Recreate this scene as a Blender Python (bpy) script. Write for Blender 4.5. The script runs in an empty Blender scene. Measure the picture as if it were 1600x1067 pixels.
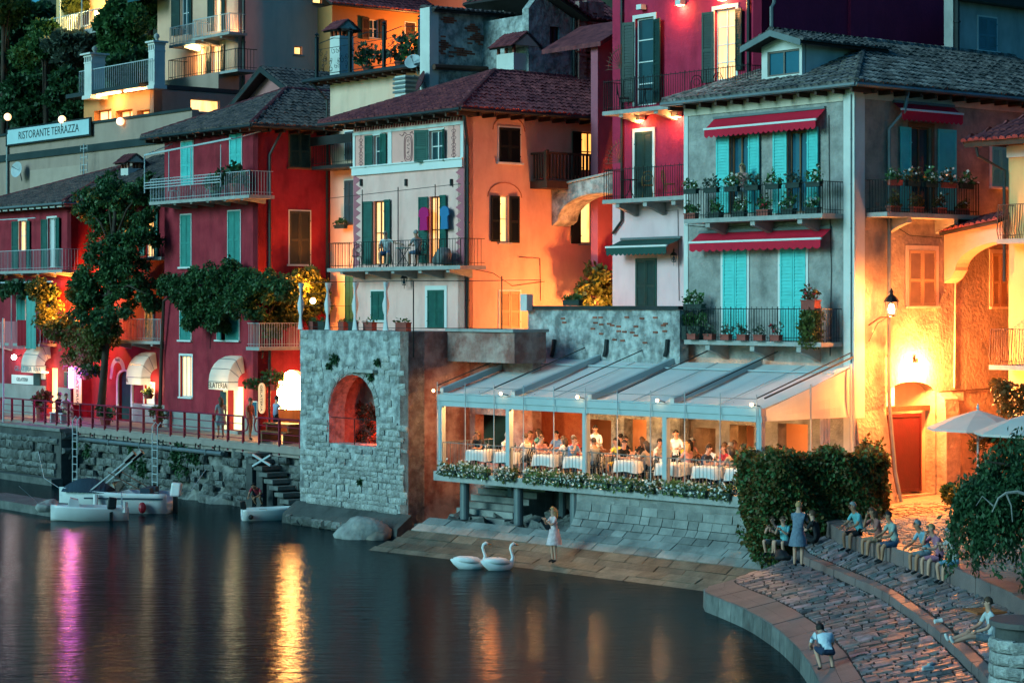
import bpy, bmesh, math, random
import numpy as np
from mathutils import Vector, Matrix
from mathutils.geometry import tessellate_polygon
random.seed(7); rng = np.random.default_rng(7)
S = bpy.context.scene
COL = S.collection
R = math.radians
# ------------------------------------------------------------------ camera
CAMZ = 8.2; K = 3375.0; HZ = 475.0
cam_d = bpy.data.cameras.new('camera'); cam = bpy.data.objects.new('camera', cam_d); COL.objects.link(cam)
cam.location = (0, 0, CAMZ); cam.rotation_euler = (R(90), 0, 0)
cam_d.sensor_width = 36; cam_d.lens = K / 1600 * 36; cam_d.shift_y = -(533.5 - HZ) / 1600
cam_d.clip_start = .5; cam_d.clip_end = 2000
S.camera = cam
# ------------------------------------------------------------------ dusk sky, last glow, exposure
w = bpy.data.worlds.new('World'); S.world = w; w.use_nodes = True
wn = w.node_tree.nodes; wl = w.node_tree.links
bg = wn['Background']; bg.inputs[1].default_value = 0.098
sky = wn.new('ShaderNodeTexSky'); sky.sky_type = 'NISHITA'; sky.sun_disc = False
sky.sun_elevation = R(4); sky.sun_rotation = R(243); sky.ozone_density = 4.0; sky.air_density = 1.0; sky.dust_density = .6
tint = wn.new('ShaderNodeMix'); tint.data_type = 'RGBA'; tint.blend_type = 'MULTIPLY'; tint.inputs[0].default_value = 1
tint.inputs[7].default_value = (.24, .90, 1.0, 1)
wl.new(sky.outputs[0], tint.inputs[6]); wl.new(tint.outputs[2], bg.inputs[0])
sun_d = bpy.data.lights.new('evening_glow', 'SUN'); sun = bpy.data.objects.new('evening_glow', sun_d); COL.objects.link(sun)
sun_d.energy = .88; sun_d.angle = R(25); sun_d.color = (.47, .93, 1)
sun.rotation_euler = Vector((.9, .50, -.40)).to_track_quat('-Z', 'Y').to_euler()
S.view_settings.view_transform = 'Standard'; S.view_settings.look = 'None'
S.view_settings.exposure = 1.7; S.view_settings.gamma = 1; S.view_settings.use_curve_mapping = False
S.render.engine = 'CYCLES'; S.cycles.use_denoising = True
S.cycles.max_bounces = 6; S.cycles.diffuse_bounces = 3; S.cycles.glossy_bounces = 3; S.cycles.transmission_bounces = 3
S.cycles.transparent_max_bounces = 4; S.cycles.caustics_reflective = False; S.cycles.caustics_refractive = False
S.cycles.sample_clamp_indirect = 6; S.cycles.blur_glossy = .5
# ------------------------------------------------------------------ frames: the town runs along one quay line
CX, CY = 10.49, 66.2
SA, CA = math.sin(R(38.56)), math.cos(R(38.56))
RZ = -R(90 - 38.56)          # town x = along the quay towards the camera, town y = back from the water
def T(x, y, z=0): return Vector((CX + x*SA + y*CA, CY - x*CA + y*SA, z))
def U(X, Y):                 # world -> town
    dx, dy = X-CX, Y-CY
    return dx*SA - dy*CA, dx*CA + dy*SA
def fx(px, y):
    r = (px-800)/K
    return (r*CY + r*SA*y - CX - CA*y)/(SA + CA*r)
def sy(px, x):
    r = (px-800)/K
    return (r*CY - r*CA*x - CX - SA*x)/(CA - SA*r)
def dep(x, y): return CY - x*CA + y*SA
def zz(py, d): return CAMZ + (HZ-py)*d/K
def gnd(px, py, z):          # world X,Y of a floor point
    d = (CAMZ-z)*K/(py-HZ)
    return (px-800)/K*d, d
def wat(px, py, d): return Vector(((px-800)/K*d, d, zz(py, d)))
OFF = {}
# ------------------------------------------------------------------ materials
MATS = {}
def M(name, col, rough=.8, var=.18, scale=1.2, bump=.25, bscale=25, col2=None, thr=None, spec=.3, metal=0, emit=0, ecol=None, orand=0, trans=0, stretch=(1,1,1), streak=0, bdist=.04):
    if name in MATS: return MATS[name]
    m = bpy.data.materials.new(name); m.use_nodes = True; nt = m.node_tree; N = nt.nodes; L = nt.links
    b = N['Principled BSDF']; b.inputs['Roughness'].default_value = rough; b.inputs['Metallic'].default_value = metal
    b.inputs['Specular IOR Level'].default_value = spec
    tc = N.new('ShaderNodeTexCoord'); mp = N.new('ShaderNodeMapping'); mp.inputs['Scale'].default_value = stretch
    L.new(tc.outputs['Object'], mp.inputs['Vector'])
    n1 = N.new('ShaderNodeTexNoise'); n1.inputs['Scale'].default_value = scale; n1.inputs['Detail'].default_value = 6; n1.inputs['Roughness'].default_value = .62
    L.new(mp.outputs[0], n1.inputs['Vector'])
    rp = N.new('ShaderNodeMapRange'); t0, t1 = thr or (.3, .7)
    rp.inputs[1].default_value = t0; rp.inputs[2].default_value = t1
    L.new(n1.outputs[0], rp.inputs[0])
    mx = N.new('ShaderNodeMix'); mx.data_type = 'RGBA'; L.new(rp.outputs[0], mx.inputs[0])
    c = Vector(col); c2 = Vector(col2) if col2 else c*(1+var); c1 = c if col2 else c*(1-var)
    mx.inputs[6].default_value = (*c1, 1); mx.inputs[7].default_value = (*c2, 1)
    out = mx.outputs[2]
    if streak:               # rain streaks and grime with their own shape
        sp = N.new('ShaderNodeMapping'); sp.inputs['Scale'].default_value = (.9, .9, .26); L.new(tc.outputs['Object'], sp.inputs[0])
        n3 = N.new('ShaderNodeTexNoise'); n3.inputs['Scale'].default_value = 1.5; n3.inputs['Detail'].default_value = 7; n3.inputs['Roughness'].default_value = .65; L.new(sp.outputs[0], n3.inputs['Vector'])
        r3 = N.new('ShaderNodeMapRange'); r3.inputs[1].default_value = .48; r3.inputs[2].default_value = .72; r3.inputs[3].default_value = 1; r3.inputs[4].default_value = 1-streak
        L.new(n3.outputs[0], r3.inputs[0])
        m3 = N.new('ShaderNodeMix'); m3.data_type = 'RGBA'; m3.blend_type = 'MULTIPLY'; m3.inputs[0].default_value = 1
        L.new(out, m3.inputs[6]); L.new(r3.outputs[0], m3.inputs[7]); out = m3.outputs[2]
    if orand:
        oi = N.new('ShaderNodeObjectInfo'); r2 = N.new('ShaderNodeMapRange'); r2.inputs[3].default_value = 1-orand; r2.inputs[4].default_value = 1+orand
        L.new(oi.outputs['Random'], r2.inputs[0])
        hv = N.new('ShaderNodeHueSaturation'); L.new(out, hv.inputs['Color']); L.new(r2.outputs[0], hv.inputs['Value']); out = hv.outputs[0]
    L.new(out, b.inputs['Base Color'])
    if bump:
        n2 = N.new('ShaderNodeTexNoise'); n2.inputs['Scale'].default_value = bscale; n2.inputs['Detail'].default_value = 5
        L.new(mp.outputs[0], n2.inputs['Vector'])
        bp = N.new('ShaderNodeBump'); bp.inputs['Strength'].default_value = bump; bp.inputs['Distance'].default_value = bdist
        L.new(n2.outputs[0], bp.inputs['Height']); L.new(bp.outputs[0], b.inputs['Normal'])
    if emit:
        b.inputs['Emission Strength'].default_value = emit
        if ecol:
            me = N.new('ShaderNodeMix'); me.data_type = 'RGBA'; L.new(rp.outputs[0], me.inputs[0])
            e = Vector(ecol); me.inputs[6].default_value = (e.x*.5, e.y*.34, e.z*.22, 1); me.inputs[7].default_value = (*e, 1)
            L.new(me.outputs[2], b.inputs['Emission Color'])
        else: L.new(out, b.inputs['Emission Color'])
    if trans:
        b.inputs['Subsurface Weight'].default_value = 0
        tr = N.new('ShaderNodeBsdfTranslucent'); L.new(out, tr.inputs[0]); ms = N.new('ShaderNodeMixShader'); ms.inputs[0].default_value = trans
        L.new(b.outputs[0], ms.inputs[1]); L.new(tr.outputs[0], ms.inputs[2]); L.new(ms.outputs[0], N['Material Output'].inputs[0])
    MATS[name] = m
    return m
def glass(name, col=(.02,.05,.06), rough=.06):
    if name in MATS: return MATS[name]
    return M(name, col, rough, .3, .5, 0, spec=.6)
def lit(name, ecol, e, base=(.6,.5,.35), sc=1.5):
    return M(name, base, .6, .1, sc, 0, emit=e, ecol=ecol, stretch=(1.6,1.6,.35))
# ------------------------------------------------------------------ mesh builder
class MB:
    def __init__(s): s.v = []; s.f = []
    def quad(s, *p):
        n = len(s.v); s.v += [tuple(q) for q in p]; s.f.append(tuple(range(n, n+len(p)))); return s
    def box(s, x0, x1, y0, y1, z0, z1):
        if x0 > x1: x0, x1 = x1, x0
        if y0 > y1: y0, y1 = y1, y0
        if z0 > z1: z0, z1 = z1, z0
        n = len(s.v)
        s.v += [(x0,y0,z0),(x1,y0,z0),(x1,y1,z0),(x0,y1,z0),(x0,y0,z1),(x1,y0,z1),(x1,y1,z1),(x0,y1,z1)]
        s.f += [tuple(n+i for i in q) for q in ((3,2,1,0),(4,5,6,7),(0,1,5,4),(1,2,6,5),(2,3,7,6),(3,0,4,7))]
        return s
    def hexa(s, P):          # 8 points, bottom ring then top ring
        n = len(s.v); s.v += [tuple(p) for p in P]
        s.f += [tuple(n+i for i in q) for q in ((3,2,1,0),(4,5,6,7),(0,1,5,4),(1,2,6,5),(2,3,7,6),(3,0,4,7))]
        return s
    def tube(s, pts, r, n=6, cap=True):
        pts = [Vector(p) for p in pts]; rr = r if hasattr(r, '__len__') else [r]*len(pts)
        base = len(s.v); prev = None
        for i, p in enumerate(pts):
            d = (pts[min(i+1, len(pts)-1)] - pts[max(i-1, 0)]).normalized()
            if prev is None:
                a = d.orthogonal().normalized()
            else:
                a = (prev - d*prev.dot(d)); a = a.normalized() if a.length > 1e-5 else d.orthogonal().normalized()
            prev = a; b = d.cross(a)
            for k in range(n):
                t = 2*math.pi*k/n; s.v.append(tuple(p + (a*math.cos(t) + b*math.sin(t))*rr[i]))
        for i in range(len(pts)-1):
            for k in range(n):
                k2 = (k+1) % n
                s.f.append((base+i*n+k, base+i*n+k2, base+(i+1)*n+k2, base+(i+1)*n+k))
        if cap:
            s.f.append(tuple(base+k for k in range(n-1, -1, -1))); e = base+(len(pts)-1)*n; s.f.append(tuple(e+k for k in range(n)))
        return s
    def bar(s, p, q, r=.015, n=4): return s.tube([p, q], r, n)
    def lathe(s, prof, c=(0,0,0), n=12, a0=0, a1=2*math.pi):   # prof: (r,z)
        base = len(s.v); full = abs(a1-a0-2*math.pi) < 1e-6; m = n if full else n+1
        for r, z in prof:
            for k in range(m):
                t = a0+(a1-a0)*k/n; s.v.append((c[0]+r*math.cos(t), c[1]+r*math.sin(t), c[2]+z))
        for i in range(len(prof)-1):
            for k in range(n):
                k2 = (k+1) % m
                s.f.append((base+i*m+k, base+i*m+k2, base+(i+1)*m+k2, base+(i+1)*m+k))
        return s
    def ball(s, c, r, n=8, sz=1):
        return s.lathe([(max(.001, r*math.sin(math.pi*i/(n//2+2))), -r*sz*math.cos(math.pi*i/(n//2+2))) for i in range(n//2+3)], c, n)
    def prism(s, poly, fn, t0, t1):   # poly of 2-d points, fn(a,b,t)->3-d
        n = len(s.v); k = len(poly)
        s.v += [tuple(fn(a, b, t0)) for a, b in poly] + [tuple(fn(a, b, t1)) for a, b in poly]
        tri = tessellate_polygon([[Vector((a, b, 0)) for a, b in poly]])
        for t in tri: s.f.append(tuple(n+i for i in t)); s.f.append(tuple(n+k+i for i in reversed(t)))
        for i in range(k): j = (i+1) % k; s.f.append((n+i, n+j, n+k+j, n+k+i))
        return s
    def mesh(s, name, mat, off=(0,0,0), smooth=False):
        me = bpy.data.meshes.new(name); ox, oy, oz = off
        me.from_pydata([(a-ox, b-oy, c-oz) for a, b, c in s.v], [], s.f); me.materials.append(mat)
        if smooth: me.polygons.foreach_set('use_smooth', [True]*len(me.polygons))
        me.update(); return me
    def build(s, name, mat, parent, smooth=False, fix=True):
        me = s.mesh(name, mat, OFF.get(parent, (0,0,0)), smooth)
        if fix:
            bm = bmesh.new(); bm.from_mesh(me); bmesh.ops.recalc_face_normals(bm, faces=bm.faces); bm.to_mesh(me); bm.free()
        o = bpy.data.objects.new(name, me); COL.objects.link(o); o.parent = parent
        OFF[o] = OFF.get(parent, (0,0,0)); return o
def tag(o, label, cat, group=None, kind=None):
    if label: o['label'] = label
    if cat: o['category'] = cat
    if group: o['group'] = group
    if kind: o['kind'] = kind
    return o
def thing(name, label, cat, loc=(0,0,0), group=None):      # Empty at a town position, children given in town coordinates
    o = bpy.data.objects.new(name, None); COL.objects.link(o); o.empty_display_size = .3
    o.location = T(*loc); o.rotation_euler = (0, 0, RZ); OFF[o] = loc
    return tag(o, label, cat, group)
def wthing(name, label, cat, loc=(0,0,0), rz=0, group=None):   # Empty at a world position, children local
    o = bpy.data.objects.new(name, None); COL.objects.link(o); o.empty_display_size = .3
    o.location = loc; o.rotation_euler = (0, 0, rz); OFF[o] = (0,0,0)
    return tag(o, label, cat, group)
def solo(name, mb, mat, label, cat, loc=(0,0,0), group=None, kind=None, town=True, smooth=False, rz=0):   # a thing that is one mesh
    me = mb.mesh(name, mat, loc if town else (0,0,0), smooth)
    bm = bmesh.new(); bm.from_mesh(me); bmesh.ops.recalc_face_normals(bm, faces=bm.faces); bm.to_mesh(me); bm.free()
    o = bpy.data.objects.new(name, me); COL.objects.link(o)
    o.location = T(*loc) if town else loc; o.rotation_euler = (0, 0, RZ if town else rz); OFF[o] = loc if town else (0,0,0)
    return tag(o, label, cat, group, kind)
def inst(name, me, parent, loc, rot=(0,0,0), scale=(1,1,1)):
    o = bpy.data.objects.new(name, me); COL.objects.link(o); o.parent = parent
    f = OFF.get(parent, (0,0,0)); o.location = (loc[0]-f[0], loc[1]-f[1], loc[2]-f[2]); o.rotation_euler = rot; o.scale = scale
    OFF[o] = (0,0,0); return o
def lamp(name, parent, loc, power, col=(1,.5,.18), r=.08, wloc=None):
    d = bpy.data.lights.new(name, 'POINT'); d.energy = power; d.color = col; d.shadow_soft_size = r
    o = bpy.data.objects.new(name, d); COL.objects.link(o); o.parent = parent
    f = OFF.get(parent, (0,0,0)); o.location = (loc[0]-f[0], loc[1]-f[1], loc[2]-f[2]); return o
def text(body, mat, parent, loc, size, plane='F', align='CENTER', rot=None, sx=1, name='lettering'):
    c = bpy.data.curves.new(name, 'FONT'); c.body = body; c.size = size; c.align_x = align; c.align_y = 'CENTER'; c.extrude = .004
    c.materials.append(mat); c.resolution_u = 3
    o = bpy.data.objects.new(name, c); COL.objects.link(o); o.parent = parent
    f = OFF.get(parent, (0,0,0)); o.location = (loc[0]-f[0], loc[1]-f[1], loc[2]-f[2])
    o.rotation_euler = rot if rot else ((R(90), 0, 0) if plane == 'F' else (R(90), 0, R(90))); o.scale = (sx, 1, 1)
    return o
# ------------------------------------------------------------------ leaves
def leaves(name, pts, size, mat, parent, var=.45, off=None, droop=0, elong=1.7, label=None):
    pts = np.asarray(pts, float); n = len(pts)
    if off is None: off = OFF.get(parent, (0,0,0))
    pts = pts - np.array(off)
    a = rng.normal(size=(n,3)); a[:,2] -= droop; a /= np.linalg.norm(a, axis=1)[:,None]
    b = rng.normal(size=(n,3)); b -= a*(a*b).sum(1)[:,None]; b /= np.linalg.norm(b, axis=1)[:,None]
    c = np.cross(a, b)
    s = (size*(1-var + 2*var*rng.random(n)))[:,None]
    v = np.empty((n,4,3)); v[:,0] = pts; v[:,1] = pts + a*s*.5*elong + b*s*.5 + c*s*.12
    v[:,2] = pts + a*s*elong; v[:,3] = pts + a*s*.5*elong - b*s*.5 + c*s*.12
    me = bpy.data.meshes.new(name); me.vertices.add(4*n); me.vertices.foreach_set('co', v.reshape(-1))
    me.loops.add(4*n); me.loops.foreach_set('vertex_index', np.arange(4*n, dtype=np.int32))
    me.polygons.add(n); me.polygons.foreach_set('loop_start', np.arange(0, 4*n, 4, dtype=np.int32)); me.polygons.foreach_set('loop_total', np.full(n, 4, dtype=np.int32))
    me.materials.append(mat); me.update(calc_edges=True)
    o = bpy.data.objects.new(name, me); COL.objects.link(o); o.parent = parent; OFF[o] = OFF.get(parent, (0,0,0)); return o
def blob(c, r, n, shell=.55):          # points through an ellipsoid, denser near its skin
    d = rng.normal(size=(n,3)); d /= np.linalg.norm(d, axis=1)[:,None]
    q = shell + (1-shell)*rng.random(n)**.6
    return np.array(c) + d*q[:,None]*np.array(r)
def clumps(boxc, boxr, k, cr, n, shell=.4):   # k clumps inside an ellipsoid, n leaves in all
    cs = blob(boxc, boxr, k, shell); out = [blob(c, np.array(cr)*(.6+.8*random.random()), n//k) for c in cs]
    return np.concatenate(out)
def foliage_mat(name, col, col2):
    if name in MATS: return MATS[name]
    m = M(name, col, .55, .2, .9, 0, col2=col2, thr=(.35,.65), spec=.35, trans=.25); return m
# ------------------------------------------------------------------ shared materials
crim = M('crimson_plaster', (.24,.009,.023), .85, col2=(.37,.030,.045), scale=1.1, bump=.4, bscale=7, streak=.45)
crimd = M('deep_red_plaster', (.225,.007,.019), .85, col2=(.33,.020,.034), scale=1.1, bump=.4, bscale=7, streak=.4)
towerm = M('raspberry_plaster', (.34,.011,.048), .85, col2=(.47,.027,.076), scale=1.0, bump=.35, bscale=8, streak=.35)
palepink = M('pale_pink_plaster', (.76,.45,.47), .85, col2=(.82,.54,.55), scale=.8, bump=.2, streak=.12)
pinkp = M('rose_cream_plaster', (.88,.42,.36), .85, col2=(.92,.52,.45), scale=.9, bump=.3, bscale=8, streak=.2)
pinkpanel = M('rose_panel_paint', (.80,.36,.31), .85, var=.1, scale=.8, bump=.15)
orangep = M('apricot_plaster', (.66,.34,.24), .85, col2=(.76,.43,.31), scale=.7, bump=.35, bscale=8, streak=.18)
creamp = M('cream_plaster', (.76,.46,.33), .85, col2=(.82,.54,.40), scale=.6, bump=.2, streak=.2)
greyp = M('grey_roughcast', (.21,.195,.18), .9, col2=(.42,.39,.36), scale=1.7, thr=(.33,.66), bump=1.0, bscale=11, streak=.22)
greys = M('side_roughcast', (.20,.16,.135), .9, col2=(.42,.32,.25), scale=1.5, thr=(.32,.68), bump=1.0, bscale=8, streak=.25)
whitep = M('white_paint', (.62,.60,.56), .7, var=.1, bump=.12, streak=.15)
trimw = M('white_trim', (.66,.65,.62), .6, var=.07, bump=.05)
bandp = M('cream_band_paint', (.60,.50,.40), .8, var=.12, bump=.2, streak=.25)
tan = M('tan_hotel_plaster', (.78,.45,.36), .85, col2=(.84,.51,.41), scale=.5, bump=.2, streak=.15)
olive = M('olive_grey_plaster', (.33,.215,.17), .85, col2=(.40,.27,.215), scale=.5, bump=.25, streak=.2)
hotorange = M('ochre_orange_plaster', (.58,.25,.09), .85, var=.1, scale=.6, bump=.2)
yellowp = M('yellow_plaster', (.72,.38,.15), .85, col2=(.78,.45,.19), scale=.6, bump=.2, streak=.15)
teal = M('teal_shutter_paint', (.09,.53,.50), .55, var=.10, scale=3, bump=.05)
tealD = M('dark_teal_shutter_paint', (.035,.22,.19), .55, var=.15, scale=3, bump=.05)
greenS = M('green_shutter_paint', (.012,.085,.065), .5, var=.25, scale=3, bump=.05)
darkS = M('bottle_green_shutter_paint', (.010,.035,.028), .5, var=.25, scale=3, bump=.05)
blackS = M('black_shutter_paint', (.006,.009,.008), .5, var=.3, scale=3, bump=.05)
tanS = M('tan_shutter_paint', (.42,.27,.15), .6, var=.12, scale=3, bump=.05)
iron = M('black_iron', (.012,.014,.015), .45, var=.3, bump=.1, metal=.4)
ironrust = M('brown_iron', (.10,.045,.03), .55, var=.3, bump=.1, metal=.2)
railw = M('pale_metal_rail', (.42,.46,.47), .45, var=.12, bump=.05)
redrail = M('wine_red_rail_paint', (.22,.018,.04), .45, var=.2, bump=.05)
gutter = M('grey_gutter_metal', (.16,.18,.185), .4, var=.2, bump=.05, metal=.3)
gutterD = M('dark_gutter_metal', (.03,.035,.036), .4, var=.3, bump=.05, metal=.3)
woodD = M('dark_brown_wood', (.05,.022,.012), .6, var=.3, scale=4, bump=.3, bscale=12, stretch=(1,1,.2))
woodM = M('mid_brown_wood', (.16,.075,.035), .6, var=.25, scale=4, bump=.3, bscale=12, stretch=(1,1,.2))
slabm = M('balcony_concrete', (.33,.32,.30), .85, var=.2, scale=3, bump=.3)
stone = M('grey_rubble_stone', (.22,.22,.205), .9, col2=(.48,.47,.44), scale=2.4, bump=1.0, bscale=7, orand=.28)
stoneD = M('dark_wet_stone', (.075,.080,.075), .8, col2=(.18,.18,.165), scale=2.0, bump=1.0, bscale=6, orand=.35)
mortar = M('old_mortar', (.17,.165,.15), .95, col2=(.29,.28,.26), scale=2.0, bump=1.0, bscale=9)
mortarD = M('dark_mortar', (.035,.037,.035), .95, col2=(.09,.09,.085), scale=1.4, bump=1.0, bscale=5)
oldplaster = M('peeling_plaster', (.20,.205,.20), .95, col2=(.52,.53,.51), scale=2.3, thr=(.40,.62), bump=1.0, bscale=5, streak=.45, bdist=.12)
oldplaster2 = M('stained_reddish_plaster', (.27,.11,.09), .95, col2=(.46,.29,.25), scale=.9, thr=(.42,.6), bump=1.0, bscale=5, streak=.45, bdist=.12)
brickm = M('exposed_brick', (.22,.055,.035), .9, col2=(.32,.10,.06), scale=5, bump=.6, orand=.25)
quayw = M('wet_brown_quay_stone', (.05,.055,.042), .6, col2=(.14,.135,.105), scale=1.8, bump=.8, bscale=7, orand=.3)
quaym = M('quay_slab_stone', (.14,.14,.13), .8, col2=(.30,.29,.265), scale=1.6, bump=.6, bscale=8, orand=.22, streak=.15)
rockm = M('lake_boulder', (.12,.105,.09), .75, col2=(.22,.19,.16), scale=1.5, bump=.8, bscale=5)
pavem = M('paving_stone', (.095,.085,.09), .42, col2=(.27,.20,.215), scale=4.2, thr=(.38,.62), bump=.8, bscale=7, orand=.4, spec=.6)  # pink in the paler tone stands in for a reflected glow
pavet = M('teal_grey_paving_stone', (.06,.068,.07), .5, col2=(.16,.17,.17), scale=4, thr=(.38,.62), bump=.8, bscale=7, orand=.35, spec=.5)
pavew = M('warm_paving_stone', (.12,.08,.075), .4, col2=(.29,.19,.175), scale=4, thr=(.38,.62), bump=.8, bscale=7, orand=.3, spec=.6)
pavej = M('dark_paving_joint', (.016,.018,.018), .85, var=.4, scale=6, bump=.6)
rampc = M('ramp_concrete', (.12,.085,.08), .55, col2=(.21,.15,.14), scale=.8, bump=.4, spec=.45)  # pinkish-brown cast carries the reflected glow of the ramp in its colour
streetm = M('cobbled_street', (.17,.125,.10), .7, col2=(.30,.23,.185), scale=5, bump=1.0, bscale=7)
promm = M('promenade_paving', (.24,.19,.165), .7, col2=(.32,.26,.225), scale=2, bump=.4)
clothw = M('white_cloth', (.72,.72,.71), .85, var=.06, scale=3, bump=.15, trans=.2)
canvas = M('cream_canvas', (.70,.68,.63), .85, var=.07, scale=1, bump=.1, trans=.35)
pergcl = M('pergola_canvas', (.60,.62,.61), .8, var=.08, scale=.8, bump=.1, trans=.12)
pergal = M('pergola_metal', (.40,.46,.47), .4, var=.08, bump=.03, metal=.1)
redcl = M('red_awning_cloth', (.66,.014,.045), .8, var=.1, scale=1, bump=.1, trans=.25)
greencl = M('green_awning_cloth', (.010,.06,.05), .8, var=.1, scale=1, bump=.1)
terrac = M('terracotta', (.26,.06,.045), .8, var=.2, scale=4, bump=.2)
darkpot = M('dark_planter', (.02,.035,.03), .7, var=.3, bump=.2)
pane = glass('window_glass'); paneB = glass('blue_window_glass', (.02,.10,.15), .05)
tile_red = M('red_roof_tile', (.085,.018,.026), .8, col2=(.22,.05,.055), scale=3, bump=.4, bscale=8, orand=.3, thr=(.35,.65))
tile_dark = M('weathered_roof_tile', (.03,.03,.032), .85, col2=(.16,.11,.10), scale=2.8, bump=.5, bscale=8, orand=.45, thr=(.35,.65))
tile_grey = M('mossy_grey_roof_tile', (.035,.040,.038), .85, col2=(.24,.20,.185), scale=3.2, bump=.6, bscale=8, orand=.5, thr=(.40,.62))
under = M('roof_underlay', (.03,.025,.025), .9, var=.2, bump=.3)
warm = lit('lit_room_amber', (1,.44,.09), .75)
warmy = lit('lit_room_yellow', (1,.60,.20), .95)
warmo = lit('lit_room_orange', (1,.30,.05), .7)
hot = lit('bright_shop_light', (1,.48,.13), 55, sc=1.6)
greeny = lit('lit_shop_green_yellow', (.85,1,.42), .85)
bulb = M('lamp_bulb', (1,.9,.7), .4, 0, bump=0, emit=12, ecol=(1,.60,.25))
bulbw = M('white_lamp_bulb', (1,1,1), .4, 0, bump=0, emit=30, ecol=(1,.75,.45))
globe = M('globe_lamp_glass', (1,.9,.7), .3, 0, bump=0, emit=1.3, ecol=(1,.60,.30))
ink = M('dark_lettering', (.02,.03,.035), .6, .1, bump=0)
leafD = foliage_mat('dark_green_leaf', (.016,.058,.020), (.042,.115,.042))
leafM = foliage_mat('mid_green_leaf', (.032,.095,.024), (.075,.17,.052))
leafY = foliage_mat('yellow_green_leaf', (.06,.085,.015), (.13,.14,.03))
leafL = foliage_mat('lime_flower_leaf', (.10,.16,.04), (.22,.28,.09))
leafO = foliage_mat('rust_green_leaf', (.07,.055,.012), (.13,.085,.02))
leafG = foliage_mat('grey_green_leaf', (.05,.075,.05), (.11,.14,.10))
flowerW = M('white_petals', (.75,.75,.68), .7, .05, bump=0, trans=.2)
flowerR = M('red_petals', (.5,.04,.05), .7, .2, bump=0, trans=.2)
flowerP = M('purple_petals', (.35,.14,.50), .7, .2, bump=0, trans=.2)
bark = M('tree_bark', (.05,.035,.025), .95, var=.4, scale=6, bump=1, bscale=12, stretch=(1,1,.3))
# ------------------------------------------------------------------ facade tools
class Fac:                       # kind F: plane y=c, faces -y ; kind S: plane x=c, faces +x
    def __init__(s, root, kind, c, shift=0): s.root, s.kind, s.c, s.holes = root, kind, c, []
    def a(s, px, o=0): return fx(px, s.c-o) if s.kind == 'F' else sy(px, s.c+o)
    def z(s, px, py, o=0):
        a = s.a(px, o)
        return zz(py, dep(a, s.c-o) if s.kind == 'F' else dep(s.c+o, a))
    def P(s, a, z, o=0): return (a, s.c-o, z) if s.kind == 'F' else (s.c+o, a, z)
    def rect(s, x0, y0, x1, y1, o=0):
        xm = (x0+x1)/2; return s.a(x0, o), s.a(x1, o), s.z(xm, y1, o), s.z(xm, y0, o)
    def box(s, mb, a0, a1, o0, o1, z0, z1):
        p, q = s.P(a0, z0, o0), s.P(a1, z1, o1); return mb.box(p[0], q[0], p[1], q[1], p[2], q[2])
    def wall(s, name, a0, a1, z0, z1, mat, thick=.35, outline=None, holes=None):
        poly = outline or [(a0,z0),(a1,z0),(a1,z1),(a0,z1)]
        hs = s.holes if holes is None else holes
        loops = [poly]+hs; mb = MB(); flat = [p for l in loops for p in l]
        tri = tessellate_polygon([[Vector((a, z, 0)) for a, z in l] for l in loops])
        n = len(flat)
        mb.v = [s.P(a, z, 0) for a, z in flat] + [s.P(a, z, -thick) for a, z in flat]
        tri = [t for t in tri if not any(inpoly(sum(flat[i][0] for i in t)/3, sum(flat[i][1] for i in t)/3, l) for l in hs)]
        for t in tri: mb.f.append(tuple(t)); mb.f.append(tuple(n+i for i in reversed(t)))
        k = 0
        for l in loops:
            for i in range(len(l)): j = (i+1) % len(l); mb.f.append((k+i, k+j, n+k+j, n+k+i))
            k += len(l)
        return mb.build(name, mat, s.root)
def arch_poly(a0, a1, z0, zs, zt, n=10):       # rectangle to zs, then a half ellipse up to zt
    m, r = (a0+a1)/2, (a1-a0)/2
    return [(a0,z0),(a1,z0)] + [(m+r*math.cos(t), zs+(zt-zs)*math.sin(t)) for t in [math.pi*i/n for i in range(n+1)]]
def shutter(F, win, a_h, a_f, z0, z1, mat, ang=0, o=.03, rails=1):
    # hinge at a_h, free edge towards a_f; ang lifts the free edge off the wall
    w = a_f-a_h; sg = 1 if w > 0 else -1; w = abs(w); ca, sa = math.cos(R(ang)), math.sin(R(ang)); mb = MB()
    def pt(t, z, d): return F.P(a_h+sg*(t*ca - d*sa), z, o + t*sa + d*ca)
    def bx(t0, t1, za, zb, d0, d1):
        mb.hexa([pt(t0,za,d0),pt(t1,za,d0),pt(t1,za,d1),pt(t0,za,d1),pt(t0,zb,d0),pt(t1,zb,d0),pt(t1,zb,d1),pt(t0,zb,d1)])
    st = min(.07, w*.16); th = .04
    bx(0, st, z0, z1, 0, th); bx(w-st, w, z0, z1, 0, th)
    zr = [z0, z0+(z1-z0)*.46, z1] if rails else [z0, z1]
    for i, zq in enumerate(zr):
        zb = zq if i == 0 else (zq-.045 if i < len(zr)-1 else zq-.09)
        bx(st, w-st, zb, zb+.09, .004, th-.004)
    z = z0+.1; k = max(.075, (z1-z0)/26)
    while z < z1-.1:
        mb.quad(pt(st,z,.034), pt(w-st,z,.034), pt(w-st,z+k*1.02,.006), pt(st,z+k*1.02,.006)); z += k
    mb.quad(pt(st,z0,.003), pt(w-st,z0,.003), pt(w-st,z1,.003), pt(st,z1,.003))
    for zq in (z0+.18*(z1-z0), z1-.18*(z1-z0)):   # hinge straps
        bx(-.02, .10, zq-.02, zq+.02, th, th+.012)
    return mb.build('shutter', mat, win, fix=False)
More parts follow.
